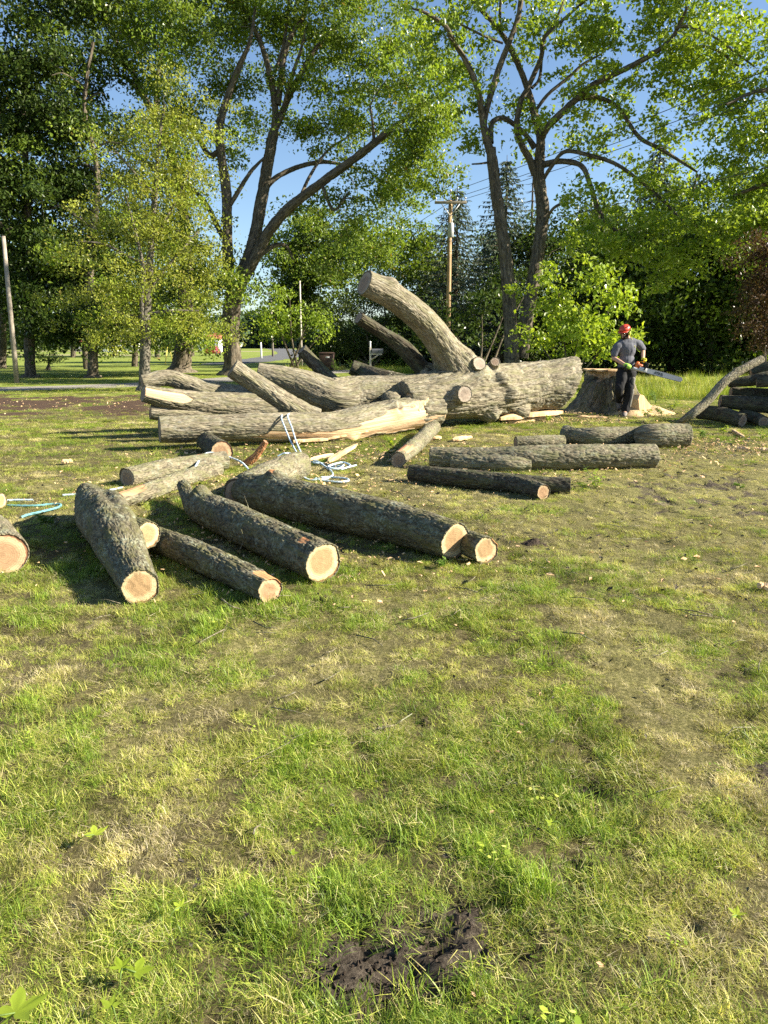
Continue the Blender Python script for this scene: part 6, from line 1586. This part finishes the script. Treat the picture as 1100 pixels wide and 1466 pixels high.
# leafy tree leaning in from the right, its trunk outside the picture
tree('broadleaf_tree', 'bright maple branches leaning in at the right picture edge', 'tree', 27.0, [[(1240, gv(27.0), 0, 13), (1236, 400, 0, 11), (1225, 250, 0, 9), (1205, 120, 0, 7), (1190, 0, 0, 5)], [(1228, 300, 0, 6), (1170, 270, 0, 5), (1110, 262, 0, 3.5), (1050, 280, 0, 2)], [(1215, 180, 0, 6), (1150, 140, -.4, 4.5), (1090, 130, -.8, 3), (1040, 150, -1, 1.6)], [(1232, 360, 0, 5), (1180, 335, .3, 4), (1120, 325, .5, 3), (1060, 335, .6, 1.6)]],
     db([(1090, 330, 50, 34, 20, .5), (1040, 340, 40, 28, 12, .6), (1100, 260, 50, 40, 18, 0), (1080, 160, 50, 45, 16, -.6), (1140, 200, 50, 60, 20, 0), (1150, 330, 60, 50, 20, 0), (1120, 60, 50, 60, 18, -.6), (1180, 100, 60, 80, 20, 0), (1200, 260, 60, 70, 20, 0)], 1.6), 'leaf_maple', .16, 60, .62, 90, crown2=('leaf_bright', .4))
shrub('withered brown leafed bush at the right picture edge above the log pile', 25.0, 1094, [(1092, 430, 0, 16, 45, .6, 36), (1096, 370, 0, 13, 35, .6, 24), (1100, 480, 0, 18, 24, .6, 18)], 'brown_leaf', .12, 80, .5, 95, 'withered_bush', 'bush', 4)

# --- far-off wood on the horizon
def far_wood(name, pts, n, size, label):
    g = np.random.default_rng(5); P_ = np.array(pts, float); k = len(P_) - 1
    seg = g.integers(0, k, n); f = g.random(n)[:, None]; c = P_[seg] * (1 - f) + P_[seg + 1] * f
    h = c[:, 2] * (.55 + .45 * vnoise(np.stack([c[:, 0] / 14, c[:, 1] / 14, c[:, 0] * 0], 1), 3)); c = np.stack([c[:, 0] + g.normal(0, 4, n), c[:, 1] + g.normal(0, 4, n), h * g.random(n) ** .7], 1)
    V, T, a = leaf_quads(c, g.normal(0, 1, (n, 3)), g.normal(0, 1, (n, 3)) + [0, -.5, .6], g.uniform(.6, 1.3, n) * size, g.uniform(.5, 1, n) * size, .15, np.clip(g.normal(.45, .2, n), 0, .95))
    o = mk(name, V, T, M['far_leaf'], None, False, {'lv': ('FACE', 'FLOAT', a)}); tag(o, label, 'wood', kind='stuff')
far_wood('far_woods', [(-260, 260, 13), (-170, 280, 14), (-100, 290, 13), (-62, 300, 16)], 14000, 3.0, 'far off line of trees beyond the left fields')
far_wood('far_woods', [(-90, 420, 15), (-70, 430, 22), (-52, 420, 22), (-30, 400, 18), (40, 380, 22)], 9000, 3.4, 'far trees with blue green haze in their leaf colour, where the road vanishes')
far_wood('far_woods', [(20, 75, 9), (60, 72, 11), (110, 60, 12)], 14000, 1.1, 'wood closing the view behind the right trees')

# --- small leafy shoots and weeds lying about
def sprig(name, label, c, h, n, L, mat, seed, lean=(0, 0), cat='sprig', group=None):
    g = np.random.default_rng(seed); c = np.array(c, float); t = thing(name, label, cat, c, group)
    st_ = MB(); C = []; D = []
    for k in range(max(1, n // 9)):
        a = g.random() * 6.28; d = np.array([math.cos(a) * .5 + lean[0], math.sin(a) * .5 + lean[1], .8]); d /= np.linalg.norm(d)
        tip = c + d * h * g.uniform(.6, 1.1) + [0, 0, -.1 * h]; mid = c * .5 + tip * .5 + [0, 0, .08 * h]
        st_.tube(np.array([c - [0, 0, .01], mid, tip]), [.004, .003, .0015], 5)
        for q in range(9):
            f = .25 + .75 * q / 8; p = c * (1 - f) ** 2 + 2 * mid * f * (1 - f) + tip * f * f
            a2 = g.random() * 6.28; C.append(p + np.array([math.cos(a2), math.sin(a2), .1]) * L * .5); D.append([math.cos(a2), math.sin(a2), g.uniform(-.3, .3)])
    C = np.array(C); k = len(C)
    st_.build('stem', M['bark_smooth'] if False else M['weed_stem'], t)
    V, T, a = leaf_quads(C, np.array(D), g.normal(0, .35, (k, 3)) + [0, 0, 1], g.uniform(.6, 1.2, k) * L, g.uniform(.45, .75, k) * L, .12, np.clip(g.normal(.55, .2, k), 0, .95))
    mk('leaves', V, T, M[mat], t, False, {'lv': ('FACE', 'FLOAT', a)}); return t
M['weed_stem'] = m_plain('green stem', (0.12, 0.18, 0.04), 0.7)
sprig('leafy_sprig', 'bright leafy sprig standing in the grass by the sawn fork of the dark log', G(853, 700), .28, 36, .07, 'leaf_bright', 1, (.1, 0))
sprig('leafy_sprig', 'low leafy shoot just left of the bright sprig', G(836, 703), .12, 18, .06, 'leaf_bright', 2)
sprig('leafy_sprig', 'grass green weed under the cut face of the longest front log', G(628, 812), .08, 27, .045, 'weed', 3)
sprig('leafy_sprig', 'leafy weed between the thick left log and the forked log', G(68, 752), .12, 36, .06, 'weed', 4)
for k, (u, v, h, n, lab) in enumerate([(940, 578, .5, 60, 'large leafy weed right of the wood wedge'), (962, 588, .35, 54, 'leafy weed at the foot of the leaning pole'), (948, 596, .3, 45, 'low weed between the stump and the leaning pole'), (922, 598, .25, 36, 'low weed to the right of the standing boot'), (1008, 628, .2, 27, 'small weed in front of the log pile'), (1035, 622, .2, 27, 'second small weed in front of the log pile'), (970, 640, .1, 18, 'tiny weed below the stepped log'), (560, 640, .2, 27, 'leafy shoots under the torn split'), (846, 590, .25, 36, 'weed at the left foot of the stump'), (783, 604, .15, 27, 'weed under the torn bark strip'), (1060, 700, .08, 9, 'tiny weed on the beaten grass'), (1090, 630, .2, 27, 'weed at the right end of the log pile')]):
    sprig('weed', lab, G(u, v), h, n, .075, 'leaf_bright' if k % 2 else 'weed', 20 + k, cat='weed', group='weeds around the stump and piles')
for k in range(6):
    u, v = [(565, 527), (505, 528), (590, 524), (522, 530), (482, 531), (548, 524)][k]
    sprig('weed', ['leafy weed below the mailbox', 'leafy weed left of the mailbox post', 'leafy weed right of the mailbox', 'weed between the bin and the mailbox', 'weed at the foot of the brown bin', 'weed on the near side of the mailbox post'][k], P(u, gv(43.5), 43.5) * [1, 1, 0], .9, 63, .16, 'weed', 50 + k, cat='weed', group='weeds at the mailbox')

# lobed leaves dropped on the lawn
def fallen_leaf(label, u, v, size, rot, mat, seed):
    g = np.random.default_rng(seed); c = G(u, v, .045); n = 40; th = np.linspace(0, 2 * PI, n, endpoint=False)
    r = size * (.55 + .28 * np.cos(5 * th) ** 3 + .16 * np.cos(th)) * (1 + .08 * np.cos(11 * th + 1))
    V = np.stack([r * np.cos(th), r * np.sin(th) * .9, .18 * np.abs(np.sin(th)) * r + .3 * size * (r * np.cos(th) / size) ** 2 - .1 * size * np.cos(2 * th)], 1)
    V = np.concatenate([[(0, 0, 0)], V]); ca, sa = math.cos(rot), math.sin(rot)
    Rz = np.array([[ca, -sa, 0], [sa, ca, 0], [0, 0, 1]]); V = V @ Rz.T
    T = np.array([(0, 1 + k, 1 + (k + 1) % n) for k in range(n)])
    t = thing('fallen_leaf', label, 'leaf', c, 'green leaves fallen on the lawn')
    mk('leaf_blade', V + c, T, M[mat], t, True, {'lv': ('FACE', 'FLOAT', np.full(len(T), g.uniform(.5, .95)))})
    s = MB(); s.tube(np.array([[0, 0, 0], [-size * .5, .01, .004], [-size * 1.0, .02, -.01]]) @ Rz.T + c, [.0018, .0015, .001], 5); s.build('leaf_stalk', M['weed_stem'], t)
for k, q in enumerate([('upright pale green leaf in the grass above the lump of earth', 258, 1299, .028, 1.5, 'leaf_bright'), ('large lobed leaf in the dark bottom left corner', 22, 1450, .07, .6, 'leaf_maple'), ('yellow green leaf lying flat left of the mud', 195, 1392, .045, .2, 'leaf_bright'), ('green leaf tilted up beside the yellow green leaf', 175, 1386, .035, 2.3, 'leaf_bright'), ('lobed green leaf on the left lawn above the pale leaf', 135, 1195, .045, .8, 'leaf_bright'), ('light leaf at the right edge of the lawn', 1055, 1310, .03, 1.1, 'leaf_bright'), ('small leaf at the bottom left, below the yellow green leaf', 160, 1440, .03, 2.8, 'leaf_maple'), ('light leaf near the small bare patch right of centre', 790, 1178, .025, 4.0, 'leaf_bright'), ('pale leaf on the grass in the middle right', 418, 1222, .022, .1, 'leaf_bright')]):
    fallen_leaf(*q, k)
# ------------------------------------------------------------------ poles, wires, mailbox, bin, far buildings
def pole(label, u, vt, Y, r, mat, lean=0.0, arm=0.0, transformer=False, vbase=None, guy=False):
    b = P(u, gv(Y), Y); b[2] = 0; H = P(u, vt, Y)[2]
    t = thing('utility_pole', label, 'utility pole', b)
    m = MB(); m.tube(np.array([b - [0, 0, .2], b + [lean * H * .5, 0, H * .5], b + [lean * H, 0, H]]), [r, r * .85, r * .7], 14); m.build('pole', M[mat], t)
    top = b + [lean * H, 0, H]
    if arm:
        m = MB(); m.box(top + [0, -.16, -.12], (arm, .10, .12), None, 1, .01); o = m.build('crossarm', M['pole'], t)
        for s in (-1, 1):
            q = MB(); q.tube(np.array([top + [0, -.2, -.75], top + [s * arm * .28, -.2, -.2]]), .022, 6); q.build('arm_brace', M['galv'], t)
        for s in (-.46, -.2, .2, .46):
            q = MB(); q.tube(np.array([top + [arm * s, -.16, -.07], top + [arm * s, -.16, .03]]), .02, 6); q.ell(top + [arm * s, -.16, .07], (.045, .045, .06), None, 10, 8); q.build('insulator', M['galv'], t)
        q = MB(); q.tube(np.array([top, top + [0, 0, .45]]), .018, 6); q.ell(top + [0, 0, .45], (.05, .05, .07), None, 10, 8); q.build('top_pin', M['galv'], t)
    if transformer:
        c = top + [.02, -.29, -1.4]; q = MB(); q.tube(np.array([c - [0, 0, .34], c - [0, 0, .32], c + [0, 0, .28], c + [0, 0, .31], c + [0, 0, .34]]), [.13, .15, .15, .14, .08], 18); o = q.build('transformer', M['galv'], t)
        q = MB(); q.tube(np.array([c + [.04, 0, .33], c + [.04, 0, .5]]), [.04, .025], 8); q.build('bushing', M['mail_post'], o)
        q = MB(); q.tube(np.array([c + [.14, 0, .1], c + [.4, 0, -.6], c + [.2, .2, -.9]]), .012, 5); q.build('drop_wire', M['wire'], t)
    return top
TP = pole('brown wooden utility pole with crossarm and grey transformer behind the raised limb', 640.5, 287, 38.5, .13, 'pole_tan', 0, 1.55, True)
pole('leaning grey utility pole at the left picture edge', 24.5, 338, 30.0, .10, 'pole', .015)
pole('thin pale pole in front of the dense tree by the road', 432.5, 402, 47.0, .065, 'mail_post')
TF = pole('distant utility pole with a crossarm beside the far road', 391, 420, 105.0, .15, 'pole', 0, 2.0)
pole('tiny white post beside the far road', 374.5, 490, 90.0, .12, 'bin_white')
# white plate on the left pole
def wire(label, a, b, sag=.25, r=.012):
    t = np.linspace(0, 1, 24)[:, None]; p = np.array(a) * (1 - t) + np.array(b) * t; p[:, 2] -= (4 * sag * t * (1 - t))[:, 0]
    m = MB(); m.tube(p, r, 5); o = m.build('power_line', M['wire']); tag(o, label, 'power line', 'overhead power lines')
for k, (s, dz, lab) in enumerate(((-.46, .12, 'uppermost overhead wire running from the crossarm to the right'), (.2, .12, 'overhead wire running from the inner right insulator to the right'), (.46, .05, 'overhead wire from the right end of the crossarm'), (0, -1.9, 'low cable running from the pole below the transformer to the right'))):
    a = TP + [1.55 * s, -.16, dz]; d = np.array([10.3 - 3.3 + k * .15, 20.3 - 38.5, .1]); wire(lab, a, a + d * 2.6, .5)
for k, lab in enumerate(('overhead wire leading left from the crossarm towards the road', 'second overhead wire leading left from the crossarm', 'cable leading left below the transformer')):
    a = TP + [[-.71, -.16, .1], [.31, -.16, .1], [0, -.2, -1.9]][k]; b = TF + [[-.9, -.16, .05], [.4, -.16, .05], [0, -.2, -1.2]][k]; wire(lab, a, b, .8, .013)
for k, lab in enumerate(('highest of the wires crossing the sky gap by the far pole', 'second wire crossing the sky gap by the far pole', 'third wire crossing the sky gap by the far pole', 'lowest wire crossing the sky gap by the far pole')):
    a = TF + [-.9 + .6 * k, -.16, .05 if k < 3 else -1.2]; wire(lab, a, a + [-60, -6, 1.2 - .9 * k], 1.2, .018)

# mailbox
MY = 42.5; b = P(535.5, gv(MY), MY); b[2] = 0
t = thing('mailbox', 'black mailbox on a braced grey wooden post in the weeds', 'mailbox', b)
m = MB(); m.box(b + [-.20, 0, .62], (.11, .11, 1.5), None, 1, .01); m.build('post', M['mail_post'], t)
m = MB(); m.box(b + [.10, 0, 1.00], (.70, .10, .10), None, 1, .01); m.build('cross_beam', M['mail_post'], t)
m = MB(); m.tube(np.array([b + [-.16, -.02, .68], b + [.28, -.02, .97]]), .045, 4); m.build('brace', M['mail_post'], t)
prof = [(-.10, 0), (-.10, .13)] + [(.10 * math.cos(a), .13 + .10 * math.sin(a)) for a in np.linspace(PI, 0, 11)[1:-1]] + [(.10, .13), (.10, 0)]
m = MB(); V = [b + [x, p[0], 1.06 + p[1]] for x in (-.10, .50) for p in prof]; n = len(prof)
m.add(V, [(k, (k + 1) % n, n + (k + 1) % n, n + k) for k in range(n)], [(0, k + 1, k) for k in range(1, n - 1)] + [(n, n + k, n + k + 1) for k in range(1, n - 1)])
bx = m.build('box', M['mail_black'], t, smooth=False)
m = MB(); V = [b + [x, p[0] * 1.06, 1.055 + p[1] * 1.04] for x in (.50, .52) for p in prof]
m.add(V, [(k, (k + 1) % n, n + (k + 1) % n, n + k) for k in range(n)], [(0, k + 1, k) for k in range(1, n - 1)] + [(n, n + k, n + k + 1) for k in range(1, n - 1)]); m.box(b + [.535, 0, 1.22], (.03, .05, .02)); m.build('door', M['mail_black'], bx, smooth=False)
m = MB(); m.tube(np.array([b + [-.20, 0, 1.3], b + [-.20, 0, 1.62]]), [.05, .04], 8); m.ell(b + [-.20, 0, 1.65], (.06, .06, .06), None, 10, 8); m.build('post_finial', M['bin_white'], t)
# wheeled bin
BY = 45.5; b = P(468.5, gv(BY), BY); b[2] = 0
t = thing('wheeled_bin', 'brown wheeled rubbish bin with a white label beside the lane', 'wheeled bin', b)
m = MB(); m.box(b + [0, 0, .52], (.80, .66, .92), None, 1.12, .05); bo = m.build('bin_body', M['bin_brown'], t)
m = MB(); m.box(b + [0, 0, 1.03], (.96, .80, .09), None, .93, .035); m.build('lid', M['bin_brown'], t)
m = MB(); m.box(b + [.06, -.372, .78], (.24, .012, .08)); m.build('label_plate', M['bin_white'], bo)
m = MB(); m.tube(np.array([b + [-.36, .42, .98], b + [.36, .42, .98]]), .025, 8); m.build('handle', M['bin_brown'], t)
for s in (-1, 1):
    m = MB(); m.tube(np.array([b + [s * .37 - .03, .22, .12], b + [s * .37 + .03, .22, .12]]), .12, 16); m.build('wheel', M['rubber'], t)
# far house and the red car in front of it, seen between the trunks
HY = 170.0; b = P(302, gv(HY), HY); b[2] = 0
t = thing('house', 'white house with a red roof far off between the two left trunks', 'house', b)
m = MB(); m.box(b + [0, 0, 1.5], (4.6, 4, 3.0)); m.build('wall', M['white_wall'], t, smooth=False)
m = MB(); m.add([b + np.array(q) for q in ((-2.5, -2.3, 2.9), (2.5, -2.3, 2.9), (2.5, 2.3, 2.9), (-2.5, 2.3, 2.9), (-2.5, 0, 4.2), (2.5, 0, 4.2))], [(0, 1, 5, 4), (2, 3, 4, 5), (3, 2, 1, 0)], [(0, 4, 3), (1, 2, 5)]); m.build('roof', M['red_roof'], t, smooth=False)
for x in (-1.4, .9):
    m = MB(); m.box(b + [x, -2.03, 1.6], (1.1, .08, 1.2)); w = m.build('window', M['window'], t, smooth=False)
    m = MB(); m.box(b + [x, -2.06, .95], (1.3, .12, .1)); m.build('sill', M['white_wall'], w, smooth=False)
m = MB(); m.box(b + [-.3, -2.03, 1.05], (.9, .08, 2.05)); m.build('door', M['red_roof'], t, smooth=False)
for (u, Y, w, lab, rf) in ((150, 190.0, 6, 'long low white house beyond the far field, left of the slim tree', 0), (182, 200.0, 6, 'pale far house half hidden by the slim tree', 0), (121, 210.0, 5, 'small far house with a pinkish wall left of the grey trunk', 1)):
    b = P(u, gv(Y), Y); b[2] = 0; t = thing('house', lab, 'house', b, 'houses beyond the far field')
    m = MB(); m.box(b + [0, 0, 1.3], (w, 6, 2.6)); m.build('wall', M['white_wall'], t, smooth=False)
    m = MB(); m.add([b + np.array(q) for q in ((-w * .54, -3.4, 2.55), (w * .54, -3.4, 2.55), (w * .54, 3.4, 2.55), (-w * .54, 3.4, 2.55), (-w * .54, 0, 3.9), (w * .54, 0, 3.9))], [(0, 1, 5, 4), (2, 3, 4, 5), (3, 2, 1, 0)], [(0, 4, 3), (1, 2, 5)]); m.build('roof', M['red_roof'] if rf else M['pole'], t, smooth=False)
    for x in (-.28, .22):
        m = MB(); m.box(b + [x * w, -3.03, 1.4], (1.1, .08, 1.1)); m.build('window', M['window'], t, smooth=False)
CY = 115.0; b = P(305, gv(CY), CY); b[2] = 0
t = thing('parked_car', 'dark red car parked far off between the two left trunks', 'car', b)
m = MB(); m.box(b + [0, 0, .62], (1.75, 4.2, .62), None, .96, .16); m.build('body', M['red_paint'], t)
m = MB(); m.box(b + [0, .15, 1.15], (1.55, 2.3, .58), None, .78, .14); cab = m.build('cabin', M['red_paint'], t)
for x in (-.36, .36):
    m = MB(); m.box(b + [x, -.93, 1.17], (.56, .08, .34), None, .85, .02); m.build('side_window', M['window'], cab)
for y in (-1.3, 1.35):
    for x in (-.8, .8):
        m = MB(); m.tube(np.array([b + [x - .1, y, .32], b + [x + .1, y, .32]]), .32, 16); m.build('wheel', M['rubber'], t)
# yellow swing frame
FY = 62.0; b = P(226, gv(FY), FY); b[2] = 0
t = thing('swing_frame', 'yellow tube swing frame on the far lawn by the old shade tree', 'swing frame', b)
for x in (-1.0, .95):
    for y in (-.8, .8):
        m = MB(); m.tube(np.array([b + [x + .12 * y, y, 0], b + [x, 0, 1.7]]), .035, 6); m.build('leg', M['yellow_paint'], t)
m = MB(); m.tube(np.array([b + [-1.1, 0, 1.7], b + [1.05, 0, 1.7]]), .035, 6); m.build('top_bar', M['yellow_paint'], t)
m = MB(); m.box(b + [0, 0, .45], (.42, .16, .03)); se = m.build('swing_seat', M['red_roof'], t)
for x in (-.19, .19):
    m = MB(); m.tube(np.array([b + [x, 0, .45], b + [x, 0, 1.7]]), .008, 5); m.build('chain', M['galv'], se)

# ------------------------------------------------------------------ light, sky, camera
EL, AZ = R(29), R(95.5)      # azimuth from +Y towards +X: a touch behind the camera's right side
sd = Vector((math.sin(AZ) * math.cos(EL), math.cos(AZ) * math.cos(EL), math.sin(EL)))
sl = bpy.data.lights.new('sun', 'SUN'); sl.energy = 5.0; sl.angle = R(.53); sl.color = (1.0, .915, .755)
so = bpy.data.objects.new('sun', sl); COL.objects.link(so); so.rotation_euler = sd.to_track_quat('Z', 'Y').to_euler(); so.location = (30, 0, 30)
w = bpy.data.worlds.new('World'); scene.world = w; w.use_nodes = True; nt = w.node_tree; nt.nodes.clear()
sky = nt.nodes.new('ShaderNodeTexSky'); sky.sky_type = 'NISHITA'; sky.sun_disc = False; sky.sun_elevation = EL; sky.sun_rotation = AZ; sky.air_density = 1.0; sky.dust_density = .35; sky.ozone_density = 3.0; sky.altitude = 200
bg = nt.nodes.new('ShaderNodeBackground'); bg.inputs['Strength'].default_value = .062
wo_ = nt.nodes.new('ShaderNodeOutputWorld'); nt.links.new(sky.outputs[0], bg.inputs[0]); nt.links.new(bg.outputs[0], wo_.inputs[0])
cam = bpy.data.cameras.new('camera'); co_ = bpy.data.objects.new('camera', cam); COL.objects.link(co_)
cam.sensor_fit = 'VERTICAL'; cam.sensor_height = 36.0; cam.lens = 36.0 * FPX / 1466; cam.clip_end = 6000; cam.clip_start = .05
co_.location = (0, 0, CAMH); co_.rotation_euler = (PI / 2 - PITCH, 0, 0)
scene.camera = co_
vs = scene.view_settings; vs.view_transform = 'Standard'; vs.look = 'None'; vs.exposure = 1.66; vs.gamma = 1; vs.use_curve_mapping = False
scene.display_settings.display_device = 'sRGB'
scene.cycles.use_denoising = False; scene.cycles.max_bounces = 6; scene.cycles.diffuse_bounces = 2; scene.cycles.transmission_bounces = 3; scene.cycles.sample_clamp_indirect = 6
for o in bpy.data.objects:
    if '_o' in o: del o['_o']
